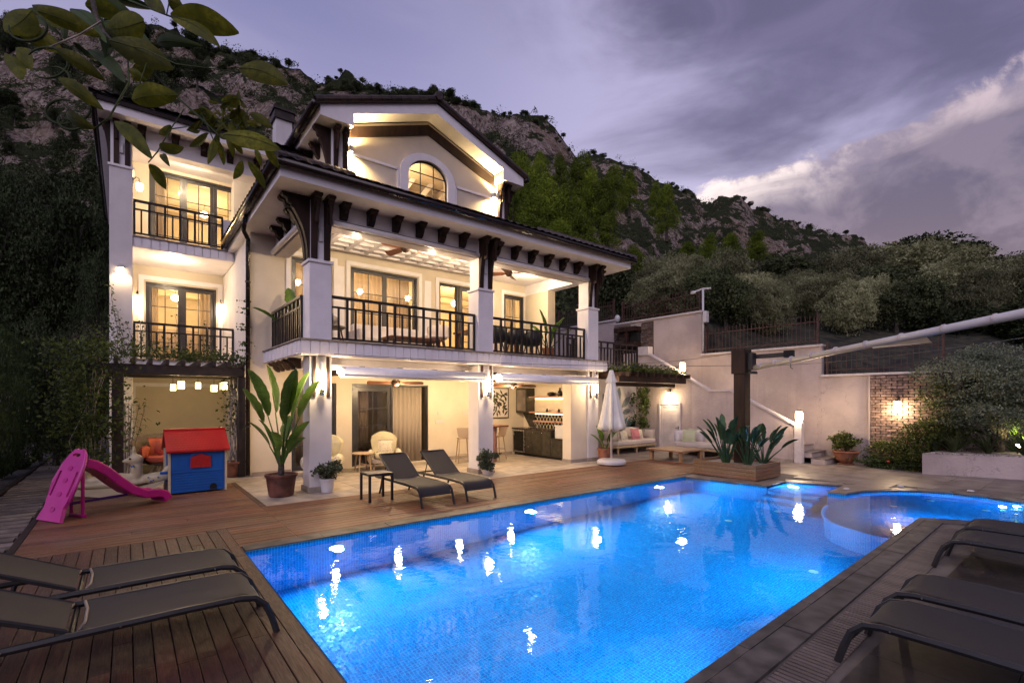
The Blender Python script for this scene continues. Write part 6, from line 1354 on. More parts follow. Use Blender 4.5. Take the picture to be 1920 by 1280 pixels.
for (x, y, z, w, rz, mat, lb) in ((13.45, 10.78, .60, .42, 8, 'floral_cloth', 'white patterned cushion on the left of the mural sofa'), (14.12, 10.80, .63, .42, -6, 'cushion_pink', 'plain pink square cushion on the mural sofa'), (14.42, 10.88, .62, .36, -12, 'floral_cloth', 'small striped cushion beside the pink one'), (14.55, 8.95, .66, .46, -80, 'cushion_green', 'pale green square cushion on the sofa against the stair wall')):
    o = MB().pillow((0, 0, 0), (w, .16, w * .9), Matrix.Rotation(R(-15), 3, 'X')).build('cushion', mat, None, smooth=True, loc=(x, y, z)); o.rotation_euler = (0, 0, R(rz)); tag(o, lb, 'cushion')
o = thing('coffee_table', 'low square teak coffee table in front of the patio sofas', 'coffee table', (13.15, 8.55, 0), R(0))
for k in range(7): MB().box(-.62 + k * .1775, -.62 + k * .1775 + .172, -.62, .62, .30, .345).build('slat', 'teak', o, bevel=.004)
for x in (-.5, .5):
    for y in (-.5, .5): MB().box(x - .045, x + .045, y - .045, y + .045, 0, .299).build('leg', 'teak', o, bevel=.005)

# ================================================================ CLOSED UMBRELLA
o = thing('closed_umbrella', 'closed white parasol on a round white base beside the right front pillar', 'parasol', (10.72, 9.02, 0))
MB().lathe([(.30, .02), (.40, .03), (.41, .10), (.36, .15), (.08, .165)], (0, 0, 0), 32).build('base', 'white_plastic', o, bevel=.008, smooth=False)
for k in range(4): a = PI / 4 + k * PI / 2; MB().lathe([(.03, 0), (.03, .03)], (.28 * math.cos(a), .28 * math.sin(a), -.005), 8).build('caster', 'alu_grey', o)
MB().tube([(0, 0, .16), (0, 0, 2.62)], .028, 12).build('pole', 'white_plastic', o, smooth=True)
mb = MB(); n_ = 64; lv = 16
for i in range(lv + 1):
    t_ = i / lv; z = 2.60 - 1.58 * t_; r0 = .04 + .27 * t_ ** .75
    for k in range(n_):
        a = 2 * PI * k / n_; fo = math.cos(8 * a + .8 * math.sin(2 * a)); r_ = r0 * (1 + .30 * t_ * fo + .07 * math.sin(3 * a + 5 * t_)); zz = z - (.05 * (1 - fo) * t_ if i == lv else 0); mb.v.append((r_ * math.cos(a), r_ * math.sin(a), zz))
for i in range(lv):
    for k in range(n_): a = i * n_ + k; b_ = i * n_ + (k + 1) % n_; mb.f.append((a, a + n_, b_ + n_, b_))
mb.f.append(tuple(range(n_))); c1 = mb.build('canopy', 'umbrella_cloth', o, smooth=True); md = c1.modifiers.new('th', 'SOLIDIFY'); md.thickness = .008
mb = MB()
for i in range(4):
    t_ = i / 3; z = 2.66 - .34 * t_; r0 = .05 + .10 * t_
    for k in range(32): a = 2 * PI * k / 32; r_ = r0 * (1 + .12 * t_ * math.cos(8 * a)); mb.v.append((r_ * math.cos(a), r_ * math.sin(a), z))
for i in range(3):
    for k in range(32): a = i * 32 + k; b_ = i * 32 + (k + 1) % 32; mb.f.append((a, a + 32, b_ + 32, b_))
mb.f.append(tuple(range(32))); c2 = mb.build('vent_cap', 'umbrella_cloth', o, smooth=True)

# ================================================================ LEFT PERGOLA AND LANTERNS
pl = thing('left_pergola', 'dark timber pergola covered in climbers in front of the left wing', 'pergola', (.9, 14, 0))
def lp(mb, name, mat='pergola_wood', **kw):
    o = mb.build(name, mat, pl, **kw); o.location = (-.9, -14, 0); return o
lp(MB().box(-.62, 2.20, 12.98, 13.12, 2.36, 2.58), 'front_beam', bevel=.01); lp(MB().box(-.24, -.04, 13.0, 13.18, 0, 2.36), 'post', bevel=.012); lp(MB().box(2.06, 2.22, 13.0, 13.16, 0, 2.36), 'post', bevel=.012); lp(MB().box(-.5, 2.28, 14.75, 14.87, 2.36, 2.5), 'rear_beam', bevel=.01)
for k in range(10): x = -.5 + k * .29; lp(MB().box(x, x + .07, 12.86, 14.95, 2.581, 2.70), 'rafter', bevel=.006)
for k in range(11): y = 13.2 + k * .145; lp(MB().box(-.55, 2.24, y, y + .05, 2.50, 2.5799), 'slat')
for k, (x, y, z, s, lb) in enumerate(((.88, 14.3, 2.12, .10, 'glass lantern hanging leftmost under the left pergola, slightly behind its neighbour'), (1.02, 14.0, 2.17, .12, 'large amber glass lantern, second from the left under the left pergola'), (1.38, 14.2, 2.17, .10, 'bright single glass lantern hanging alone in the middle of the left pergola'), (1.72, 14.2, 2.11, .11, 'low amber lantern, fourth from the left under the left pergola'), (1.92, 14.1, 2.17, .12, 'large amber lantern hanging rightmost under the left pergola'))):
    s *= .78; o = thing('hanging_lantern', lb, 'lantern', (x, y, z)); MB().box(-s * .8, s * .8, -s * .8, s * .8, -s, s).build('glass', 'lantern_glow', o, bevel=.01); f_ = MB()
    for a, b_ in ((-1, -1), (1, -1), (1, 1), (-1, 1)): f_.box(a * s * .83 - .007, a * s * .83 + .007, b_ * s * .83 - .007, b_ * s * .83 + .007, -s * 1.05, s * 1.05)
    f_.box(-s * 1.02, s * 1.02, -s * 1.02, s * 1.02, s * 1.02, s * 1.12).box(-s * .95, s * .95, -s * .95, s * .95, -s * 1.12, -s * 1.02); f_.build('cage', 'rail_metal', o); MB().tube([(0, 0, s * 1.1), (0, 0, 2.36 - z + .14)], .006, 5).build('chain', 'rail_metal', o); point('lamp_light', (0, -.02, -s - .1), 5.5, (1, .72, .34), .06, o)
# ================================================================ CHILDREN'S TOYS
# slide
sl = thing('toy_slide', 'pink and magenta plastic toddler slide with ladder holes on the left deck', 'slide', (-.88, 9.96, 0), R(30))
W3 = .26   # half width; local X = slide direction, Y = across
def lad(x, z): return (x, z)
# ladder board: leaning plate from (0,0) to (.40,1.04)
def lt(u, w, off=0): # u along board 0..1.11, w across
    d = Vector((.40, 0, 1.04)).normalized(); nrm = Vector((-d.z, 0, d.x)); return tuple(d * u + Vector((0, w, 0)) + nrm * off)
outl = [(-.30, 0), (.30, 0), (.24, .20), (.27, .32), (.27, .80), (.19, 1.0), (.10, 1.10), (-.10, 1.10), (-.19, 1.0), (-.27, .80), (-.27, .32), (-.24, .20)]
holes = []
def ringpts(cx, cz, rx, rz, n_=12): return [(cx + rx * math.cos(2 * PI * k / n_), cz + rz * math.sin(2 * PI * k / n_)) for k in range(n_)]
for cz in (.17, .40, .61, .80): holes.append(ringpts(0, cz, .055, .032))
holes.append(ringpts(0, 1.01, .10, .03))
for s in (-1, 1): holes.append([(s * .205, .36), (s * .24, .38), (s * .24, .74), (s * .205, .76), (s * .185, .74), (s * .185, .38)])
def plate(outline, hls, f0, f1, name, mat, par, bev=.01):
    loops = [outline] + hls; flat = [p for l_ in loops for p in l_]; mb = MB(); n_ = len(flat); mb.v = [f0(*p) for p in flat] + [f1(*p) for p in flat]
    for a, b_, c_ in tessellate_polygon([[Vector((*p, 0)) for p in l_] for l_ in loops]): mb.f.append((a, b_, c_)); mb.f.append((n_ + c_, n_ + b_, n_ + a))
    o_ = 0
    for l_ in loops:
        m_ = len(l_)
        for k in range(m_): mb.f.append((o_ + k, o_ + (k + 1) % m_, n_ + o_ + (k + 1) % m_, n_ + o_ + k))
        o_ += m_
    return mb.build(name, mat, par)
plate(outl, holes[4:], lambda w, u: lt(u, w, .0), lambda w, u: lt(u, w, .05), 'ladder', 'pink_plastic', sl)
for cz in (.17, .40, .61, .80): MB().prism(ringpts(0, cz, .06, .04), lambda w, u: lt(u, w, .052), lambda w, u: lt(u, w, .058)).build('step_recess_shade', 'pink_chute', sl)  # darker raised discs stand in for the shade inside the step holes
for s in (-1, 1): MB().tube([lt(.3, s * .28, .02), lt(.6, s * .30, .04), lt(.86, s * .26, .03), lt(1.02, s * .18, .02), lt(1.1, s * .06, .02)], [.022, .026, .026, .026, .024], 8).build('hand_rail', 'pink_plastic', sl, smooth=True)
path_ = [(.34, .80), (.46, .76), (.62, .64), (.80, .46), (1.0, .28), (1.22, .17), (1.44, .15), (1.52, .12), (1.56, .03)]
mb = MB(); cs = [(-.20, .10), (-.17, .115), (-.14, .10), (-.13, .02), (.13, .02), (.14, .10), (.17, .115), (.20, .10), (.20, -.03), (-.20, -.03)]
for i, (x, z) in enumerate(path_):
    a = path_[max(0, i - 1)]; b_ = path_[min(len(path_) - 1, i + 1)]; d = Vector((b_[0] - a[0], 0, b_[1] - a[1])).normalized(); nn = Vector((-d.z, 0, d.x))
    for w, h_ in cs: v = Vector((x, w, z)) + nn * h_; mb.v.append((v.x, v.y, max(v.z, 0.0)))
K = len(cs)
for i in range(len(path_) - 1):
    for k in range(K): mb.f.append((i * K + k, i * K + (k + 1) % K, (i + 1) * K + (k + 1) % K, (i + 1) * K + k))
mb.f.append(tuple(range(K))[::-1]); mb.f.append(tuple((len(path_) - 1) * K + k for k in range(K))); mb.build('chute', 'pink_chute', sl, smooth=False, bevel=.012)
MB().tube([(.16, 0, .22), (1.02, 0, .22)], .022, 8).build('brace_bar', 'purple_plastic', sl); MB().box(.30, .36, -.18, .18, 0, .05).box(.30, .34, -.17, -.13, .05, .75).box(.30, .34, .13, .17, .05, .75).build('rear_frame', 'pink_chute', sl, bevel=.008)
# rocking toy: cream rocker (one continuous body by remeshing)
rk = thing('rocking_toy', 'cream plastic rocking animal behind the pink slide', 'rocking toy', (-.25, 12.0, 0), R(-12))
mb = MB(); mb.ell((.0, 0, .22), (.62, .17, .10), 16, 10); mb.ell((.10, 0, .30), (.34, .15, .12), 14, 10)
mb.ell((.42, 0, .45), (.10, .10, .24), 12, 10); mb.ell((.40, 0, .66), (.13, .11, .11), 14, 10); mb.ell((.28, 0, .64), (.10, .06, .05), 12, 8); mb.ell((.37, 0, .82), (.035, .05, .12), 10, 8); mb.ell((.88, 0, .40), (.07, .05, .16), 10, 8, Matrix.Rotation(R(30), 3, 'Y')); mb.ell((.72, 0, .28), (.24, .13, .12), 12, 8)
mb.ell((-.38, 0, .42), (.09, .17, .26), 12, 10); mb.ell((-.20, 0, .30), (.22, .16, .08), 12, 8)
mb.build('body', 'cream_plastic', rk, remesh=.022)
for s in (-.16, .16): MB().prism([(-.70, .16), (-.45, .06), (-.1, .005), (.25, .005), (.6, .06), (.88, .20), (.88, .24), (.5, .16), (-.4, .16), (-.68, .22)], lambda x, z, s=s: (x, s - .02, z), lambda x, z, s=s: (x, s + .02, z)).build('rocker', 'cream_plastic', rk, bevel=.008)
MB().tube([(.38, -.2, .55), (.38, .2, .55)], .016, 8).build('handle', 'blue_plastic', rk)
for s in (-1, 1): MB().ell((.33, s * .10, .69), (.016, .01, .02), 8, 6).build('eye', 'dark_hole', rk)
for x, z in ((.62, .32), (.70, .26), (.78, .31), (.66, .24)): MB().ell((x, -.125, z), (.016, .01, .016), 8, 6).build('spot', 'blue_plastic', rk)
# playhouse
ph = thing('toy_playhouse', 'blue plastic playhouse with a red roof and red shutters on the deck', 'playhouse', (1.12, 11.32, 0), R(2))
MB().box(-.46, .44, 0, .04, .03, .82).build('front_wall', 'blue_plastic', ph, bevel=.006)
fw_ = MB()
for k in range(6):
    z = .10 + k * .05; fw_.box(-.41, .39, -.006, 0, z, z + .035)
fw_.box(-.46, .44, -.014, 0, .405, .43).box(-.46, .44, -.012, 0, .03, .06).box(-.44, -.36, -.006, 0, .46, .78).box(.34, .42, -.006, 0, .46, .78); fw_.build('cladding', 'blue_plastic', ph, bevel=.003)
MB().box(-.46, -.42, .04, .80, .03, .82).build('side_wall', 'blue_plastic', ph); MB().box(.40, .44, .04, .80, .03, .82).build('side_wall', 'blue_plastic', ph); MB().box(-.46, .44, .80, .84, .03, .82).build('rear_wall', 'blue_plastic', ph)
for x in (-.50, .44): MB().box(x, x + .04, -.015, .05, .0, .84).build('corner_post', 'cream_plastic', ph, bevel=.004); MB().box(x, x + .04, .79, .85, 0, .84).build('corner_post', 'cream_plastic', ph, bevel=.004)
for s, x0, x1 in ((0, -.14, .02), (1, .03, .19)):
    top = [(x0, .50), (x1, .50), (x1, .755 if s == 0 else .70), (x0, .70 if s == 0 else .755)]; sh = MB(); sh.prism(top, lambda x, z: (x, -.035, z), lambda x, z: (x, -.0145, z)); q = sh.build('shutter', 'red_plastic', ph, bevel=.005)
    lv_ = MB()
    for k in range(7): lv_.box(x0 + .02, x1 - .02, -.040, -.0351, .52 + k * .024, .535 + k * .024)
    lv_.build('louvre', 'red_plastic', q)
MB().prism([(-.16, .71), (-.12, .775), (-.02, .80), (.07, .80), (.17, .775), (.21, .71), (.20, .70), (.10, .765), (-.05, .765), (-.15, .70)], lambda x, z: (x, -.034, z), lambda x, z: (x, -.0147, z)).build('window_arch', 'blue_plastic', ph)
MB().prism([(.18, .045), (.30, .045), (.30, .12), (.27, .16), (.21, .16), (.18, .12)], lambda x, z: (x, -.0155, z), lambda x, z: (x, -.009, z)).build('pet_door_shade', 'dark_hole', ph)  # black plate stands in for the darkness of the pet opening
rp_ = MB(); rp_.prism([(-.09, .80), (-.10, .84), (.40, 1.22), (.44, 1.22), (.94, .84), (.93, .80), (.42, 1.15)], lambda y, z: (-.53, y, z), lambda y, z: (.51, y, z)); rp_.build('roof', 'red_plastic', ph, bevel=.008)
rt = MB(); d_ = Vector((0, .50, .38)).normalized(); nn = Vector((0, -.38, .50)).normalized()
for j in range(8):
    for i in range(17):
        c_ = Vector((-.46 + i * .055 + (.0275 if j % 2 else 0), -.10, .84)) + d_ * (.06 + j * .068) + nn * .004
        if c_.x > .46: continue
        rt.add([tuple(c_ + Vector((-.026, 0, 0))), tuple(c_ - d_ * .034 + nn * .005), tuple(c_ + Vector((.026, 0, 0))), tuple(c_ + d_ * .034 + nn * .001)], [(0, 1, 2, 3)])
tag(rt.build('roof_shingles', 'red_plastic', ph), kind='stuff')
MB().box(-.54, .52, .37, .47, 1.205, 1.245).build('ridge', 'red_plastic', ph, bevel=.01); MB().box(-.62, -.50, .05, .10, .40, .45).build('door_latch', 'blue_plastic', ph, bevel=.01)
# wicker love seat
ls = thing('wicker_loveseat', 'curved wicker garden seat with orange cushions behind the playhouse', 'sofa', (.95, 14.35, 0), R(8))
s = MB(); n_ = 20; rows_ = [(.46, .30), (.60, .36), (.70, .55), (.76, .78), (.80, 1.0)]
for off in (0, .03):
    for r_, z in rows_:
        for k in range(n_ + 1):
            a = R(-25) + R(230) * k / n_; e = abs(k - n_ / 2) / (n_ / 2); s.v.append(((r_ - off) * 1.12 * math.cos(a), (r_ - off) * .78 * math.sin(a), .30 + (z - .30) * (1 - .55 * e ** 2.2)))
q = n_ + 1
for L_ in (0, 1):
    for i in range(4):
        for k in range(n_): a = L_ * 5 * q + i * q + k; f = (a, a + 1, a + q + 1, a + q); s.f.append(f if L_ == 0 else f[::-1])
for k in range(n_): a = 4 * q + k; s.f.append((a, a + 1, a + 5 * q + 1, a + 5 * q))
s.build('shell', 'wicker', ls, smooth=True); MB().lathe([(.40, .26), (.56, .30), (.58, .36)], (0, 0, 0), 24, .78).build('seat_base', 'wicker', ls)
MB().lathe([(.45, .36), (.62, .38), (.64, .46), (.60, .50), (.3, .515)], (0, -.04, 0), 24, .74).build('seat_cushion', 'orange_cushion', ls, smooth=True); MB().pillow((0, .30, .70), (1.0, .2, .42), Matrix.Rotation(R(-14), 3, 'X')).build('back_cushion', 'orange_cushion', ls, smooth=True); MB().pillow((-.62, .02, .60), (.5, .18, .30), Matrix.Rotation(R(68), 3, 'Z')).build('side_cushion', 'orange_cushion', ls, smooth=True)
for x in (-.42, .42):
    for y in (-.25, .28): MB().tube([(x * .8, y * .8, .28), (x * 1.15, y * 1.2, 0)], [.03, .018], 8).build('leg', 'pale_wood', ls)
for (x, y, z, w) in ((.70, 14.27, .66, .34),): o = MB().ell((0, 0, 0), (.19, .10, .19), 14, 10).build('round_cushion', 'orange_cushion', None, smooth=True, loc=(x, y, z)); tag(o, 'round orange cushion at the left end of the wicker seat', 'cushion')
# ================================================================ PLANTS NEAR THE HOUSE
def pot(o, r, h, mat, name='pot', rimh=.05):
    MB().lathe([(r * .72, 0), (r * .80, .02), (r * .98, h - rimh), (r * 1.06, h - rimh), (r * 1.08, h), (r * .96, h), (r * .94, h - .05)], (0, 0, 0), 28).build(name, mat, o, smooth=False, bevel=.006)
    MB().lathe([(r * .93, h - .07), (r * .9, h - .045), (.01, h - .04)], (0, 0, 0), 20).build('soil', 'soil', o)
def bigleaf(o, base, tip_dir, stalk, ln, w, droop, mat='leaf_banana', name='leaf', lean=.25):
    """a banana-like leaf: stalk then broad blade"""
    b = Vector(base); d = Vector(tip_dir).normalized(); hz = Vector((d.x, d.y, 0)); hz = hz.normalized() if hz.length > .01 else Vector((1, 0, 0))
    s1 = b + d * stalk * .5; s2 = b + d * stalk + hz * stalk * lean * .25
    MB().tube([tuple(b), tuple(s1), tuple(s2)], [.022, .015, .010], 6).build('stalk', mat, o)
    dd = (s2 - s1).normalized(); pts = []; n_ = 14; p = s2.copy()
    for k in range(n_ + 1):
        pts.append(p.copy()); dd = (dd + hz * .04 * droop - Vector((0, 0, .054 * droop)) * (k / n_ + .3)).normalized(); p += dd * ln / n_
    side = dd.cross(Vector((0, 0, 1))); side = side.normalized() if side.length > .05 else hz.cross(Vector((0, 0, 1)))
    rs = random.uniform(-.7, .7); mb = MB()
    for k, q in enumerate(pts):
        t_ = k / n_; ww = w * .5 * (math.sin(PI * min(1, t_ * .96 + .03)) ** .62) * (1 if t_ < .98 else .3)
        d2 = (pts[min(k + 1, n_)] - pts[max(0, k - 1)]).normalized(); sd = (Matrix.Rotation(rs, 3, d2) @ side).normalized(); nn = sd.cross(d2).normalized()
        rag = random.choice((1, 1, .96, .90, .78)); mb.v += [tuple(q - sd * ww * rag + nn * ww * .42), tuple(q - sd * ww * .5 + nn * ww * .12), tuple(q), tuple(q + sd * ww * .5 + nn * ww * .12), tuple(q + sd * ww * rag + nn * ww * .42)]
    for k in range(n_):
        for c_ in range(4): a = k * 5 + c_; mb.f.append((a, a + 1, a + 6, a + 5))
    mb.build(name, mat, o, smooth=True)
def banana_plant(name, loc, label, potr, poth, potmat, leaves, cat='potted plant', trunk=0):
    o = thing(name, label, cat, loc)
    if potr: pot(o, potr, poth, potmat)
    if trunk: MB().tube([(0, 0, poth - .05), (0, 0, poth + trunk)], [.06, .05], 10).build('trunk', 'bark', o)
    for az_, tilt, stalk, ln, w, dr in leaves:
        a = R(az_); t_ = R(tilt); bigleaf(o, (.03 * math.cos(a), .03 * math.sin(a), poth - .05 + trunk * .6), (math.sin(t_) * math.cos(a), math.sin(t_) * math.sin(a), math.cos(t_)), stalk, ln, w, dr)
    return o
# az: 0 = +X (right), -38 = screen right-ish, 142 = screen left
banana_plant('banana_plant', (2.30, 9.95, 0), 'tall banana-leaved plant in a round brown pot at the corner of the stone floor', .27, .42, 'terracotta_dark',
    [(150, 9, .95, .95, .32, .3), (120, 3, 1.0, .95, .34, .2), (-60, 4, .95, .90, .34, .2), (-35, 8, .9, .95, .34, .25), (-38, 16, .95, .80, .28, .3), (142, 18, .85, .75, .26, .3), (-80, 6, .8, .85, .30, .3), (155, 22, .40, .60, .20, .5), (-35, 20, .35, .62, .22, .4), (150, 11, .35, .60, .22, .5), (-50, 26, .25, .48, .18, .8), (100, 22, .30, .45, .17, .5), (-120, 18, .3, .50, .2, .7), (60, 18, .45, .6, .22, .4), (-20, 12, .3, .45, .18, .5)], trunk=.35)
banana_plant('banana_plant', (10.15, 11.0, 2.99), 'banana plant in a square brown pot at the right end of the upper balcony', .20, .42, 'terracotta', [(150, 22, .35, .6, .26, .8), (120, 4, .45, .85, .34, .2), (-40, 14, .4, .7, .3, .4), (-38, 42, .5, .5, .14, .3), (160, 40, .3, .5, .25, 1.2), (-70, 10, .3, .6, .26, .5)])
banana_plant('banana_plant', (3.15, 12.2, 2.99), 'leafy plant behind the left side railing of the upper balcony', .18, .35, 'terracotta', [(150, 45, .45, .7, .2, .4), (100, 10, .55, .75, .30, .2), (-40, 20, .35, .6, .24, .4), (140, 25, .3, .5, .2, .4)])
banana_plant('banana_plant', (10.95, 9.45, 0), 'small banana-leaved plant in a brown pot behind the closed umbrella', .22, .42, 'terracotta', [(150, 8, .25, .50, .20, .3), (-38, 20, .25, .45, .18, .4), (-60, 8, .2, .4, .16, .3), (140, 28, .2, .4, .16, .6)])
# climber on the pergola corner with its pot
vine = thing('climbing_plant', 'pale twisted climber rising from a wide brown pot at the left pergola corner', 'climbing plant', (2.0, 13.25, 0)); pot(vine, .25, .36, 'terracotta')
for k in range(6):
    a = random.uniform(0, 6); P_ = [(.10 * math.cos(a), .08 * math.sin(a), .3)] + [(.07 * math.cos(a + z * 2.2), .07 * math.sin(a + z * 2.2), z) for z in np.linspace(.6, 2.4, 9)]; MB().tube(P_, .018, 6).build('stem', 'pale_stem', vine)
def vleaves(o, name, pts, size, mat, asp=1.6, kind=None):
    V, F = leafcloud(np.array(pts), size, aspect=asp); q = npmesh(name, V, F, mat, o)
    if kind: q['kind'] = kind
    return q
rs = np.random.RandomState(3)
P_ = np.stack([rs.normal(0, .13, 420), rs.normal(0, .13, 420), rs.uniform(1.0, 2.9, 420) ** 1.0], 1); vleaves(vine, 'foliage', P_, .075, 'leaf_vine')
# vines lying on the left pergola and climbing the pillar
o = thing('pergola_vine', 'leafy climber sprawling over the left pergola roof and up the wing railing', 'climbing plant', (.9, 13.6, 2.75))
pts = []
for k in range(70):
    cx, cy = rs.uniform(-1.6, 1.25), rs.uniform(-.75, .6); n_ = rs.randint(15, 45); h_ = .12 + .22 * max(0, -cx) * rs.rand(); pts.append(np.stack([rs.normal(cx, .11, n_), rs.normal(cy, .12, n_), np.abs(rs.normal(0, h_, n_)) + .0], 1))
vleaves(o, 'foliage', np.concatenate(pts), .06, 'leaf_vine')
for k in range(16):
    x, y = rs.uniform(-1.5, 1.2), rs.uniform(-.5, 1.2); hgt = rs.uniform(.3, .95); Q = [(x + .08 * math.sin(3 * t_ + k), y + .05 * t_, t_ * hgt) for t_ in np.linspace(0, 1, 7)]; MB().tube(Q, .006, 5).build('shoot', 'pale_stem', o)
    vleaves(o, 'shoot_leaves', [(q[0] + rs.normal(0, .035), q[1] + rs.normal(0, .03), q[2] + rs.normal(0, .03)) for q in Q for _ in range(4)], .06, 'leaf_vine')
for x0, y0 in ((-1.12, 1.33), (-1.0, 1.32)):
    Q = [(x0 + .06 * math.sin(5 * t_), y0, t_ * (1.75 if x0 < -1.1 else 1.2)) for t_ in np.linspace(0, 1, 12)]; MB().tube(Q, .007, 5).build('shoot', 'pale_stem', o); vleaves(o, 'shoot_leaves', [(q[0] + rs.normal(0, .05), q[1] - .04, q[2] + rs.normal(0, .04)) for q in Q for _ in range(6)], .06, 'leaf_vine')
Q = [(1.27 + .03 * math.sin(6 * t_), -.72, -.1 + t_ * 1.5) for t_ in rs.uniform(0, 1, 16)]; vleaves(o, 'shoot_leaves', [(q[0] + rs.normal(0, .07), q[1] + rs.normal(0, .05), q[2]) for q in Q for _ in range(16)], .06, 'leaf_vine')
# bamboo and shrub by the pergola post
o = thing('bamboo_clump', 'thin bamboo with narrow leaves beside the left pergola post', 'bamboo', (-.05, 13.5, 0))
for k in range(9):
    x, y = rs.normal(.05, .09, 2); tx, ty = x + rs.normal(.12, .14), y + rs.normal(0, .1); MB().tube([(x, y, 0), ((x + tx) / 2, (y + ty) / 2, .9), (tx, ty, 1.75)], .008, 5).build('cane', 'pale_stem', o)
    for q in range(9): z = rs.uniform(.9, 1.85); t_ = z / 1.75; bx, by = x + (tx - x) * t_, y + (ty - y) * t_; a = rs.uniform(0, 6.3); mb = MB(); blade(mb, [(bx, by, z), (bx + .10 * math.cos(a), by + .10 * math.sin(a), z + .02), (bx + .22 * math.cos(a), by + .22 * math.sin(a), z - .06)], [.01, .028, .004]); mb.build('leaf', 'leaf_vine', o)
o = thing('trellis_shrub', 'tangle of pale bare stems and leaves in a brown pot left of the pergola post', 'shrub', (-.55, 12.9, 0)); pot(o, .24, .5, 'terracotta')
for k in range(8):
    x, y = rs.normal(0, .08, 2); MB().tube([(x, y, .4), (x + rs.normal(0, .06), y + rs.normal(0, .08), 1.0), (x + rs.normal(0, .09), y, 1.7), (x + rs.normal(.05, .14), y, 2.4)], .006, 5).build('stem', 'pale_stem', o)
vleaves(o, 'foliage', np.concatenate([np.stack([rs.normal(-.10, .34, 2600), rs.normal(0, .25, 2600), rs.uniform(1.1, 3.0, 2600)], 1), np.stack([rs.normal(0, .25, 700), rs.normal(0, .2, 700), rs.uniform(.5, 1.5, 700)], 1)]), .075, 'leaf_vine')
# pale pot and jade plants by the pillars
def jade(loc, label, r, h, potmat, mat='leaf_jade', pr=.14, ph_=.28, n_=900, ls_=.055):
    o = thing('potted_plant', label, 'potted plant', loc); pot(o, pr, ph_, potmat)
    for k in range(9): a = rs.uniform(0, 6.3); MB().tube([(0, 0, ph_ - .05), (r * .45 * math.cos(a), r * .45 * math.sin(a), ph_ + h * .35), (r * .8 * math.cos(a), r * .8 * math.sin(a), ph_ + h * rs.uniform(.4, .9))], [.015, .010, .006], 5).build('stem', 'bark', o)
    C = clumps(rs, 26, n_ // 26, (r, r, h * .55), .16, .6) + np.array([0, 0, ph_ + h * .45]); V, F = leafcloud(C, ls_, aspect=1.5); npmesh('foliage', V, F, mat, o); return o
jade((3.10, 9.76, 0), 'bushy succulent in a white pot in front of the left front pillar', .24, .38, 'white_plastic', ls_=.06); jade((6.90, 9.66, 0), 'larger grey-green succulent spilling over a pale pot in front of the middle pillar', .27, .52, 'coping_white', pr=.15, ph_=.14, n_=1300, ls_=.07)
o = thing('potted_bush', 'dense round dark bush in a terracotta bowl against the retaining wall', 'potted plant', (16.0, 4.95, 0)); MB().lathe([(.20, 0), (.22, .02), (.14, .03), (.24, .14), (.30, .30), (.31, .33), (.33, .34), (.33, .38), (.28, .38), (.26, .32)], (0, 0, 0), 28).build('pot', 'terracotta', o, bevel=.005); MB().tube([(0, 0, .3), (.02, 0, .5)], .03, 6).build('stem', 'bark', o)
C = clumps(rs, 60, 34, (.36, .36, .25), .13, .6) + np.array([0, 0, .66]); V, F = leafcloud(C, .06, aspect=1.5); npmesh('foliage', V, F, 'leaf_bush', o)
# climber on the mural wall and vines over the timber pergola
o = thing('wall_climber', 'sparse climber growing up the wall between the mural and the louvred door', 'climbing plant', (15.05, 11.05, 0))
for k in range(6): x = rs.normal(0, .12); MB().tube([(x * .3, 0, 0), (x, .05, 1.0), (x * 1.6, .1, 1.7), (x * 2.2, .1, 2.35)], .012, 5).build('stem', 'pale_stem', o)
C = np.concatenate([np.stack([rs.normal(rs.normal(-.1, .32), .09, 45), rs.normal(0, .06, 45), rs.normal(rs.uniform(.9, 2.3), .1, 45)], 1) for _ in range(30)]); V, F = leafcloud(C, .08, aspect=1.4); npmesh('foliage', V, F, 'leaf_vine', o)
o = thing('pergola_creeper', 'green creeper lying on the timber pergola below the terrace railing', 'climbing plant', (13.0, 10.2, 2.70))
C = np.concatenate([np.stack([rs.normal(rs.uniform(-1.3, 1.9), .14, 55), rs.normal(rs.uniform(-.9, 1.0), .14, 55), np.abs(rs.normal(.02, .10, 55))], 1) for _ in range(55)]); V, F = leafcloud(C, .08, aspect=1.4); npmesh('foliage', V, F, 'leaf_bush', o)
# strelitzia clumps in the wooden planter
def strel(loc, label, n_, hgt, spread, mat='leaf_strelitzia'):
    o = thing('strelitzia', label, 'plant', loc)
    for k in range(n_):
        a = 2 * PI * k / n_ + rs.uniform(-.4, .4); tl = rs.uniform(.15, 1) * spread; h_ = hgt * rs.uniform(.65, 1.0); st = h_ * .55; b = (.06 * math.cos(a), .06 * math.sin(a), 0)
        d = Vector((math.sin(tl) * math.cos(a), math.sin(tl) * math.sin(a), math.cos(tl))); bigleaf(o, b, d, st, h_ * .48, .13 * hgt, .45, mat)
    return o
strel((11.25, 5.95, .32), 'strelitzia clump left of the dark post in the wooden planter', 20, 1.22, .55); strel((11.30, 5.45, .32), 'strelitzia clump at the near left corner of the wooden planter', 16, 1.1, .6); strel((11.95, 5.40, .32), 'sparser strelitzia clump right of the dark post in the wooden planter', 15, 1.1, .8)
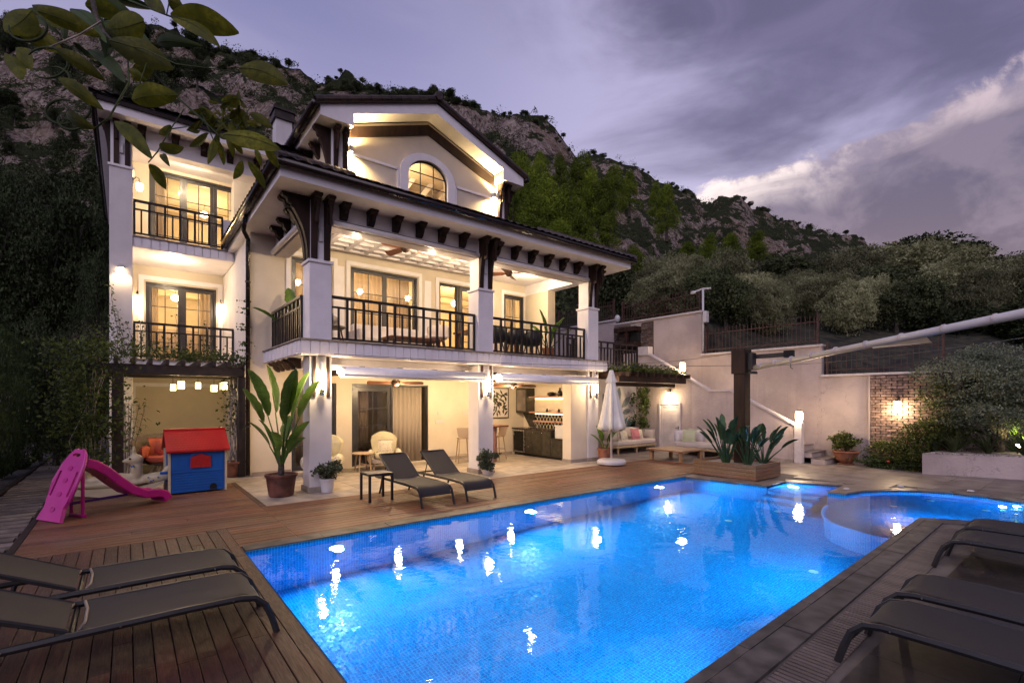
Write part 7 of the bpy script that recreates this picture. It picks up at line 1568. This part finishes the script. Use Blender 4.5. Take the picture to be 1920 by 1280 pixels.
# planter on the right: strap plants, clipped olive, lit leaves
def strap(loc, label, n_, hgt, w, mat='leaf_yucca', sp=.8):
    o = thing('strap_plant', label, 'plant', loc)
    for k in range(n_):
        a = rs.uniform(0, 2 * PI); t_ = rs.uniform(.05, 1) * sp; L_ = hgt * rs.uniform(.7, 1.1); pts = []; p = Vector((.04 * math.cos(a), .04 * math.sin(a), 0)); d = Vector((math.sin(t_) * math.cos(a), math.sin(t_) * math.sin(a), math.cos(t_)))
        for q in range(7): pts.append(tuple(p)); p = p + d * L_ / 6; d = (d + Vector((.10 * math.cos(a), .10 * math.sin(a), -.09))).normalized()
        mb = MB(); blade(mb, pts, [w, w * 1.1, w * 1.1, w, w * .8, w * .5, .003]); mb.build('blade', mat, o)
    return o
strap((15.95, 2.65, .52), 'strappy plant at the left front corner of the white planter', 34, .85, .045); strap((16.15, 2.05, .52), 'strappy plant second from the left in the white planter', 30, .75, .045); strap((16.35, 1.45, .52), 'strappy plant in the middle of the white planter in front of the spotlight', 34, .8, .045); strap((16.0, 3.0, .52), 'upright strappy plant at the back left of the white planter', 18, 1.05, .05, 'leaf_yucca', .5)
banana_plant('broadleaf_plant', (17.3, 1.7, .53), 'broad-leaved plant lit yellow-green by the spotlight in the white planter', 0, .05, None, [(a, t_, .5, .5, .2, .7) for a, t_ in ((0, 30), (60, 20), (120, 35), (180, 25), (240, 30), (300, 25), (90, 50), (200, 50))] + [(150, 15, .8, .55, .22, .5), (250, 12, .7, .5, .2, .5)], 'plant')
banana_plant('broadleaf_plant', (16.9, 1.0, .53), 'broad-leaved plant at the right edge of the photo above the white planter', 0, .05, None, [(a, t_, .45, .45, .18, .7) for a, t_ in ((20, 30), (80, 20), (140, 35), (210, 25), (270, 35), (330, 25))], 'plant')
def olive_mesh(rs, k, per, cl, size, name, mat, asp=3.0, shell=.55):
    C = clumps(rs, k, per, (1, 1, 1), cl, shell); V, F = leafcloud(C, size, aspect=asp, rs=rs); return V, F
o = thing('clipped_olive', 'broad clipped blue-green tree with dark stems growing from the white planter', 'tree', (16.9, 1.95, .5))
C = np.concatenate([lobes(rs, 170, 230, (1.7, 1.95, .95), .20) + np.array([0, 0, 1.80]), lobes(rs, 60, 200, (.9, 1.5, .7), .24) + np.array([-.5, .1, .95])]); V, F = leafcloud(C, .060, aspect=2.2); npmesh('crown', V, F, 'leaf_olive_blue', o)
for k in range(7): a = rs.uniform(0, 6.3); r_ = rs.uniform(.5, 1.1); MB().tube([(0, 0, 0), (r_ * .2 * math.cos(a), r_ * .2 * math.sin(a), .5), (r_ * .6 * math.cos(a), r_ * .6 * math.sin(a), 1.1), (r_ * math.cos(a), r_ * math.sin(a), 1.7)], [.09, .06, .045, .02], 7).build('trunk', 'bark', o)
def bush(loc, label, rad, n_, ls_, mat, name='bush', cat='bush', cl=.15):
    o = thing(name, label, cat, loc); C = clumps(rs, n_ // 40, 40, rad, cl, .45) + np.array([0, 0, rad[2] * .85]); C[:, 2] = np.maximum(C[:, 2], .02); V, F = leafcloud(C, ls_, aspect=1.6); npmesh('foliage', V, F, mat, o)
    for k in range(5): a = k * 1.3; MB().tube([(0, 0, 0), (rad[0] * .5 * math.cos(a), rad[1] * .5 * math.sin(a), rad[2])], [.015, .006], 5).build('stem', 'bark', o)
    return o
bush((15.98, 3.95, 0), 'leafy bush with small yellow-green leaves below the brick wall lamp', (.42, .62, .42), 2600, .055, 'leaf_bush'); bush((15.95, 3.35, 0), 'taller shrub climbing between the brick panel and the white planter', (.38, .45, .75), 2600, .06, 'leaf_bush')
bush((15.9, 4.35, 0), 'low dark ground shrub at the left foot of the brick panel', (.3, .4, .16), 900, .05, 'leaf_hedge'); bush((15.75, 3.7, 0), 'low dark ground shrub in front of the brick panel', (.25, .45, .14), 900, .05, 'leaf_hedge'); bush((16.3, 2.85, .5), 'dark green climber at the right edge of the brick panel', (.45, .6, 1.15), 4800, .06, 'leaf_bush')
o = MB().ell((0, 0, 0), (.035, .035, .03), 8, 6).build('flower', 'red_plastic', None, loc=(15.55, 3.85, .22)); tag(o, 'single red flower low in the bush by the brick panel', 'flower')

# ================================================================ TREES
def crown_mesh(name, mat, kind, seed):
    r_ = np.random.RandomState(seed)
    if kind == 'olive': C = lobes(r_, 130, 190, (1, 1, .95), .21); V, F = leafcloud(C, .064, aspect=3.0, rs=r_, droop=1.3)
    elif kind == 'pine':
        out = []
        for lvl in range(12):
            z = -1 + 2 * lvl / 11; rad = (1 - (lvl / 12) ** 1.3) * .95 + .05
            for k in range(int(5 + 9 * rad)): a = r_.uniform(0, 6.3); q = r_.uniform(.35, 1) * rad; out.append(np.array([q * math.cos(a), q * math.sin(a), z + r_.uniform(-.1, .1)]) + r_.normal(size=(60, 3)) * np.array([.12, .12, .06]))
        C = lobes(r_, 70, 190, (1, 1, 1), .24, cone=True); V, F = leafcloud(C, .062, aspect=2.2, rs=r_)
    elif kind == 'oak': C = lobes(r_, 50, 150, (1, 1, .85), .27); V, F = leafcloud(C, .075, aspect=1.5, rs=r_)
    elif kind == 'column':
        n_ = 16000; a = r_.uniform(0, 6.3, n_); z = r_.uniform(-1, 1, n_); rr = np.sqrt(np.clip(1 - np.abs(z) ** 2.6, 0, 1)) * (.78 + .25 * r_.rand(n_)) * (1 + .12 * np.sin(5 * a + 7 * z) + .1 * np.sin(11 * z * 3 + 2 * a)); C = np.stack([rr * np.cos(a), rr * np.sin(a), z], 1); V, F = leafcloud(C, .075, aspect=3, rs=r_, droop=-.8)
    V = np.asarray(V, dtype=np.float32); me_o = npmesh(name, V, F, mat); me = me_o.data; bpy.data.objects.remove(me_o); return me
CM = {'olive': [crown_mesh('olive_crown', 'leaf_olive', 'olive', s) for s in (1, 2, 3)], 'pine': [crown_mesh('pine_crown', 'leaf_pine', 'pine', s) for s in (4, 5, 6)], 'darkpine': [crown_mesh('dark_crown', 'leaf_dark', 'pine', s) for s in (7, 8)], 'darkoak': [crown_mesh('oak_crown', 'leaf_dark', 'oak', s) for s in (9, 10)], 'oak': [crown_mesh('oak_crown', 'leaf_oak', 'oak', s) for s in (11, 12, 13)], 'column': [crown_mesh('hedge_crown', 'leaf_hedge', 'column', 14)]}
tm = MB().tube([(0, 0, 0), (.03, 0, .4), (-.02, .02, .8), (0, 0, 1.0)], [.12, .085, .06, .03], 7)
for a in (0, 2.1, 4.2): tm.tube([(-.01, .01, .55), (.25 * math.cos(a), .25 * math.sin(a), .85), (.45 * math.cos(a), .45 * math.sin(a), 1.15)], [.05, .03, .015], 6)
to_ = tm.build('trunk', 'bark', None); TM = to_.data; bpy.data.objects.remove(to_)
def tree(kind, x, y, zb, r, h, label, group, name=None, cat='tree', trunk=.45):
    """r crown radius, h total height"""
    o = thing(name or kind + '_tree', label, cat, (x, y, zb), 0, group); ch_ = h * (1 - trunk) / 2
    inst('trunk', TM, o, (0, 0, -.3), (max(.6, r * .9), max(.6, r * .9), h * .65 + .3)); me = random.choice(CM[kind if kind in CM else 'oak']); ax = random.uniform(.85, 1.2)
    inst('crown', me, o, (0, 0, h - ch_), (r * ax, r / ax, ch_), (0, 0, random.uniform(0, 6.3))); return o
GO = 'grey-green olive trees behind the retaining wall'
for k, (px, D, ytop, wpx, lb) in enumerate([(1200, 27, 490, 190, None), (1280, 22.5, 470, 150, None), (1140, 26, 450, 130, None), (1255, 30, 465, 150, None), (1350, 26, 455, 190, None), (1400, 20.5, 545, 170, 'pale rounded olive tree standing nearest behind the middle fence'), (1470, 28, 470, 180, None), (1540, 22, 535, 150, 'olive tree right behind the fence corner post at the middle of the wall'), (1500, 34, 480, 200, None),
     (1590, 29, 450, 200, None), (1650, 23, 505, 220, None), (1700, 30, 440, 230, None), (1750, 22, 500, 220, None), (1850, 24, 480, 260, None), (1320, 19.6, 560, 110, None), (1230, 24, 520, 130, None), (1960, 22, 500, 260, None), (1620, 36, 455, 160, None), (1360, 19.0, 590, 120, None), (1450, 19.4, 585, 120, None), (1590, 19.5, 560, 150, None), (1500, 25, 520, 140, None), (1680, 19.5, 560, 130, None), (1780, 27, 480, 170, None), (1890, 21, 520, 180, None), (1260, 26, 500, 120, None), (1310, 24, 520, 110, None), (1430, 23, 500, 120, None), (1565, 25, 510, 130, None), (1640, 20, 560, 110, None), (1730, 19.5, 575, 120, None), (1830, 20, 545, 130, None), (1345, 30, 478, 110, None), (1510, 30, 492, 120, None)]):
    x, y, zt = pix(px, D, py=ytop); zb = bankz(x, y) if x > 16.6 else 2.5; r = wpx * .92 / 912.6 * D / 2; tree('olive' if k % 4 != 2 else 'oak', x, y, zb - .4, r * random.uniform(.8, 1.05), max(2.9, zt - zb + .4) * random.uniform(.92, 1.06), lb or 'grey-green olive tree on the slope behind the retaining wall', None if lb else GO, 'olive_tree', trunk=.04)
GD = 'tall dark trees on the right skyline'
for px, D, ytop, wpx in ((1730, 36, 428, 150), (1800, 33, 448, 150), (1680, 40, 445, 110), (1870, 35, 478, 150), (1930, 32, 470, 160)):
    x, y, zt = pix(px, D, py=ytop); zb = 3.0 + (x - 16.6) * .2; tree('darkoak', x, y, zb, wpx / 912.6 * D / 2, zt - zb, 'tall dark bushy tree on the right skyline behind the olives', GD, 'dark_tree', trunk=.2)
for px, D, ytop, wpx in ((1760, 19.5, 560, 170), (1860, 18.5, 560, 200), (1700, 21, 590, 120), (1940, 17, 560, 180)):
    x, y, zt = pix(px, D, py=ytop); zb = 2.6; tree('darkoak', x, y, zb, wpx / 912.6 * D / 2, zt - zb, 'dark bushy tree just behind the low fence at the right', 'dark trees behind the low right fence', 'dark_tree', trunk=.15)
GP = 'light green pines on the slope beside the gable'
for px, D, yb, hp, wpx in ((985, 70, 420, 130, 80), (1010, 78, 400, 110, 60), (1030, 66, 450, 120, 90), (1050, 82, 385, 90, 60), (1080, 76, 400, 100, 70), (1065, 68, 440, 90, 80), (1110, 74, 420, 100, 70), (1095, 84, 370, 80, 60), (1130, 72, 430, 90, 70), (1150, 80, 395, 80, 60), (1015, 84, 365, 80, 55), (970, 74, 370, 80, 60), (1180, 95, 395, 70, 50), (1250, 85, 440, 95, 55), (1230, 110, 405, 60, 35),
    (1000, 62, 480, 110, 90), (960, 66, 460, 110, 70), (1090, 62, 480, 80, 80), (1140, 64, 480, 70, 60), (1050, 58, 500, 80, 90), (1190, 60, 520, 60, 60), (1370, 80, 500, 60, 60), (1420, 84, 490, 55, 60), (1330, 78, 500, 60, 50), (1290, 74, 500, 45, 50), (1105, 56, 520, 70, 90)):
    x, y, z = pix(px, D, py=yb); tree('pine', x, y, z - 1.0, wpx * 1.15 / 912.6 * D / 2, hp / 912.6 * D + 1.0, 'bright green pine standing alone on the rocks below the second ridge' if px == 1250 else 'light green pine on the rocky slope to the right of the gable', None if px == 1250 else GP, 'pine_tree', trunk=.12)
GS = 'dark shrubs and small trees along the mountain crest'
for px, D, n_ in [(p, (149 if p < 1092 else 249), 1) for p in range(330, 1090, 10)] + [(p, 144, 1) for p in range(240, 900, 11)] + [(p, 139, 1) for p in range(235, 860, 12)] + [(p, 249, 1) for p in range(1105, 1700, 12)]:
    D2 = D - random.uniform(0, 5); px2 = px + random.uniform(-5, 5); x, y, _ = pix(px2, D2, 0); z = tz(px2, D2); r = random.uniform(.9, 2.3) * (D / 150) * (1 if px < 900 else .62)
    tree('oak', x, y, z - r * .5, r, r * random.uniform(1.3, 2.0), 'dark shrub on the mountain crest against the sky', GS, 'crest_shrub', 'shrub', trunk=.05)
GF = 'dark conifers and oaks on the slope left of the villa'
for px, D, yb, hp, wpx in ((20, 30, 640, 330, 150), (70, 27, 650, 300, 140), (120, 33, 600, 340, 150), (160, 28, 690, 230, 110), (-30, 26, 700, 400, 180), (60, 45, 470, 240, 160), (140, 48, 430, 220, 140), (0, 50, 420, 250, 160), (185, 38, 560, 200, 90), (230, 52, 380, 180, 120), (100, 60, 330, 180, 160), (-80, 34, 600, 400, 200)):
    x, y, z = pix(px, D, py=yb); zz = tz(px, D); tree('darkpine' if px % 40 else 'darkoak', x, y, min(z, zz) - .3, wpx / 912.6 * D / 2, hp / 912.6 * D + .8, 'tall dark tree on the shaded slope left of the villa', GF, 'dark_tree', trunk=.15)
for px, D, yb, hp, wpx in ((188, 24.5, 660, 190, 70), (165, 26, 640, 130, 70)):
    x, y, z = pix(px, D, py=yb); tree('darkpine', x, y, z - 1, wpx / 912.6 * D / 2, hp / 912.6 * D + 1, 'sparse dark pine right against the wing pillar' if px == 188 else 'thin dark pine just left of the one against the wing pillar', None, 'pine_tree', trunk=.2)
for k in range(85):
    px, D = random.uniform(-60, 420), random.uniform(58, 144); x, y, _ = pix(px, D, 0); z = tz(px, D); r = random.uniform(1.3, 3.0) * D / 90
    tree(random.choice(['darkpine', 'darkoak']), x, y, z - .5, r, r * random.uniform(2.0, 3.0), 'dark tree high on the shaded slope behind the overhanging branch', 'dark trees high on the slope at the left', 'dark_tree', trunk=.08)
# hedge columns along the left path
for k, (x, y, r, h, lb) in enumerate([(-2.85, 10.6, .62, 3.4, 'tall dark hedge column nearest the left edge of the photo'), (-2.75, 12.6, .7, 3.7, 'tall dark hedge column second from the left edge'), (-2.7, 14.6, .65, 3.0, 'dark hedge column third along the path'), (-2.55, 16.6, .7, 3.6, 'dark hedge column fourth along the path'), (-2.4, 18.8, .75, 3.4, 'dark hedge column at the far end of the path'), (-1.35, 21.5, .8, 3.2, 'dark shrub closing the end of the path')]):
    o = thing('hedge_tree', lb, 'hedge', (x, y, -.1)); inst('trunk', TM, o, (0, 0, 0), (.6, .6, 1.0)); inst('crown', CM['column'][0], o, (0, 0, h * .52), (r, r, h * .52), (0, 0, k * 1.1))
for k, (x, y, z, r, h, lb) in enumerate([(-1.55, 18.6, 0, .9, 3.6, 'dark spreading conifer beside the left pergola'), (-1.1, 16.3, 0, .75, 2.7, 'lower green conifer just left of the wing pillar'), (-2.1, 20.5, 0, 1.0, 4.2, 'tall dark conifer at the back of the path')]):
    tree('darkpine', x, y, z, r, h, lb, None, 'garden_conifer', trunk=.15)
o = thing('dry_shrub', 'grey leafless shrub on the bank beside the wing pillar', 'shrub', pix(170, 21, 0)); C = clumps(rs, 60, 40, (1.2, 1.0, 1.2), .16, .4) + np.array([0, 0, 4.2]); V, F = leafcloud(C, .10, aspect=9); npmesh('twigs', V, F, 'leaf_dry', o); MB().tube([(0, 0, 0), (.1, 0, 4.0)], [.08, .03], 6).build('stem', 'bark', o)
# scrub over the whole mountain: uncountable, one object
r_ = np.random.RandomState(21); V = []; nS = 0; pts = []
for _ in range(5200):
    px = r_.uniform(-150, 1900); D = r_.uniform(50, 148) if px < 1092 else r_.uniform(50, 246)
    if noise.noise(Vector((px * .012, D * .05, 7))) + .12 < r_.uniform(-.35, .35): continue
    x, y, _ = pix(px, D, 0); i = int(np.argmin(np.abs(np.array(pxs) - px))); j = int(np.argmin(np.abs(np.array(Ds) - D))); z = HT[i, j]; s = r_.uniform(.5, 1.5) * (1 + D / 260)
    pts.append(np.clip(r_.normal(size=(60, 3)), -1.5, 1.5) * np.array([s * .55, s * .55, s * .42]) + np.array([x, y, z + s * .45]))
C = np.concatenate(pts); V, F = leafcloud(C, .40, aspect=1.5, rs=r_); tag(npmesh('hillside_scrub', V, F, 'leaf_oak'), 'dark green scrub scattered over the rocky mountainside', 'scrub', kind='stuff')
o_ = None

# ================================================================ OVERHANGING BRANCH, TOP LEFT (close to the camera)
br = thing('overhanging_branch', 'leafy vine branch with large green leaves and curled pods hanging in from the top left', 'branch', (0, 0, 0))
def bp_(px, py, D): return Vector(pix(px, D, py=py))
def bleaf(base, tip, w, D0, D1, mat='leaf_branch', curl=.18, roll=0.0):
    a = bp_(*base, D0); b_ = bp_(*tip, D1); d = b_ - a; Ln = d.length; d.normalize(); view = ((a + b_) / 2 - Vector((0, 0, 1.8))).normalized(); sd = d.cross(view).normalized(); sd = (Matrix.Rotation(roll, 3, d) @ sd).normalized(); nn = sd.cross(d).normalized(); W2 = w * .78 / 912.6 * (D0 + D1) / 2 / 2; mb = MB(); n_ = 12
    for k in range(n_ + 1):
        t_ = k / n_; ww = W2 * (math.sin(PI * min(1, t_ * .97 + .02)) ** .72) * (1 + .25 * (.45 - t_)); q = a + d * Ln * t_ + nn * (-Ln * curl * 4 * t_ * (1 - t_) * .35) + sd * Ln * .05 * math.sin(PI * t_)
        for s in (-1, -.5, 0, .5, 1): mb.v.append(tuple(q + sd * ww * s + nn * (abs(s) ** 1.4) * ww * .32))
    for k in range(n_):
        for c_ in range(4): i = k * 5 + c_; mb.f.append((i, i + 1, i + 6, i + 5))
    o = mb.build('leaf', mat, br, smooth=True); mid = [tuple(a + d * Ln * k / n_ + nn * (-Ln * curl * 4 * (k / n_) * (1 - k / n_) * .35 - .0012) + sd * Ln * .05 * math.sin(PI * k / n_)) for k in range(n_ + 1)]
    MB().tube(mid, [.0012 * (1 - k / n_ * .7) for k in range(n_ + 1)], 4).build('midrib', 'leaf_vine', o)
LEAVES = [((205, 75), (325, 130), 62, 1.7), ((270, 40), (198, 55), 70, 1.8), ((320, 30), (448, 62), 62, 1.6), ((322, 32), (412, 88), 36, 1.6), ((448, 128), (540, 158), 50, 1.5), ((248, 188), (334, 178), 52, 1.6), ((215, 228), (285, 298), 36, 1.5), ((105, 92), (198, 152), 32, 1.7), ((110, 148), (194, 206), 34, 1.7),
          ((124, 218), (178, 240), 36, 1.6), ((418, 252), (526, 280), 50, 1.4), ((302, 282), (344, 276), 34, 1.6), ((280, 308), (312, 355), 30, 1.6), ((250, 150), (290, 120), 34, 1.8), ((215, 85), (250, 120), 26, 1.8), ((60, 20), (10, 60), 60, 2.0), ((70, 20), (190, 70), 40, 2.0), ((20, 45), (120, 100), 46, 2.0), ((270, 0), (310, 25), 30, 1.7), ((315, 0), (345, 18), 34, 1.7),
          ((390, 250), (355, 275), 20, 1.8), ((400, 262), (390, 308), 20, 1.8), ((408, 262), (420, 310), 18, 1.8), ((425, 258), (438, 295), 15, 1.8), ((435, 262), (455, 290), 15, 1.8), ((478, 278), (490, 312), 14, 1.8), ((498, 280), (522, 315), 20, 1.7), ((455, 302), (438, 336), 22, 1.7), ((465, 302), (498, 355), 22, 1.7), ((468, 212), (512, 242), 22, 1.8), ((430, 200), (455, 190), 22, 1.9), ((400, 215), (372, 200), 18, 1.9),
          ((440, 210), (468, 222), 22, 1.9), ((415, 190), (452, 183), 16, 1.9), ((385, 205), (352, 212), 14, 1.9), ((380, 225), (350, 245), 16, 1.9), ((300, 290), (318, 312), 16, 1.7), ((320, 235), (298, 252), 18, 1.7), ((150, 40), (60, 10), 50, 2.1), ((30, 90), (60, 130), 40, 2.0), ((160, 10), (230, 30), 46, 2.0), ((10, 100), (40, 150), 34, 2.0), ((240, 130), (275, 152), 18, 1.7)]
for k, (b_, t_, w, D) in enumerate(LEAVES): bleaf(b_, t_, w, D, D + random.uniform(-.08, .08), curl=random.uniform(.05, .35), roll=random.uniform(-.7, .7))
for k in range(14):
    cx, cy = random.uniform(-10, 300), random.uniform(-20, 95); a = random.uniform(-.3, 1.6); ln = random.uniform(45, 120); bleaf((cx, cy), (cx + ln * math.cos(a), cy + ln * math.sin(a)), ln * random.uniform(.28, .42), 2.3, 2.3 + random.uniform(-.15, .15), 'leaf_hedge', curl=random.uniform(.05, .4), roll=random.uniform(-.9, .9))
for k in range(46):
    cx, cy = random.gauss(430, 26), random.gauss(222, 17); a = random.uniform(0, 6.3); ln = random.uniform(14, 30); bleaf((cx, cy), (cx + ln * math.cos(a), cy + ln * math.sin(a)), random.uniform(8, 15), 1.9, 1.9 + random.uniform(-.1, .1), roll=random.uniform(-.8, .8))
def twig(P_, r, mat='pale_stem'): MB().tube([tuple(bp_(x, y, D)) for x, y, D in P_], r, 6).build('twig', mat, br, smooth=True)
twig([(165, -40, 1.9), (180, 30, 1.85), (195, 60, 1.8), (215, 82, 1.75)], [.010, .008, .006, .004], 'bark'); twig([(190, 40, 1.8), (150, 65, 1.8), (85, 92, 1.8)], .003); twig([(240, 115, 1.8), (242, 155, 1.7), (205, 220, 1.6), (180, 240, 1.6)], .003, 'leaf_vine'); twig([(215, 82, 1.75), (270, 92, 1.7), (330, 120, 1.6), (450, 136, 1.5)], .0016, 'leaf_vine')
twig([(290, 140, 1.8), (335, 185, 1.8), (380, 225, 1.75), (412, 256, 1.7)], .0035, 'leaf_vine'); twig([(345, 205, 1.8), (318, 245, 1.7), (295, 285, 1.6), (278, 305, 1.6)], .002, 'leaf_vine'); twig([(350, 238, 1.8), (320, 242, 1.75)], .002, 'leaf_vine'); twig([(412, 256, 1.7), (455, 272, 1.7), (500, 280, 1.7)], .0016, 'leaf_vine'); twig([(240, 0, 1.8), (300, 24, 1.75), (322, 32, 1.6)], .003, 'leaf_vine'); twig([(312, 30, 1.7), (318, 0, 1.7)], .002, 'leaf_vine')
twig([(245, 170, 1.7), (262, 158, 1.7), (275, 118, 1.7)], .002, 'leaf_vine'); twig([(375, 205, 1.9), (400, 262, 1.8)], .002, 'leaf_vine'); twig([(470, 200, 1.9), (430, 262, 1.8)], .0018, 'leaf_vine')
for cx, cy, rr, a0, a1 in ((52, 52, 36, -60, 190), (88, 118, 40, -150, 130), (118, 210, 32, 60, 300), (140, 205, 30, -20, 150), (98, 150, 34, -90, 60), (135, 225, 26, 30, 200)):
    Q = [(cx + rr * math.cos(R(a0 + (a1 - a0) * k / 14)), cy + rr * .72 * math.sin(R(a0 + (a1 - a0) * k / 14)), 1.75) for k in range(15)]; MB().tube([tuple(bp_(*q)) for q in Q], [.0015 + .006 * math.sin(PI * k / 14) ** .5 * .6 for k in range(15)], 7).build('pod', 'leaf_dark', br, smooth=True)
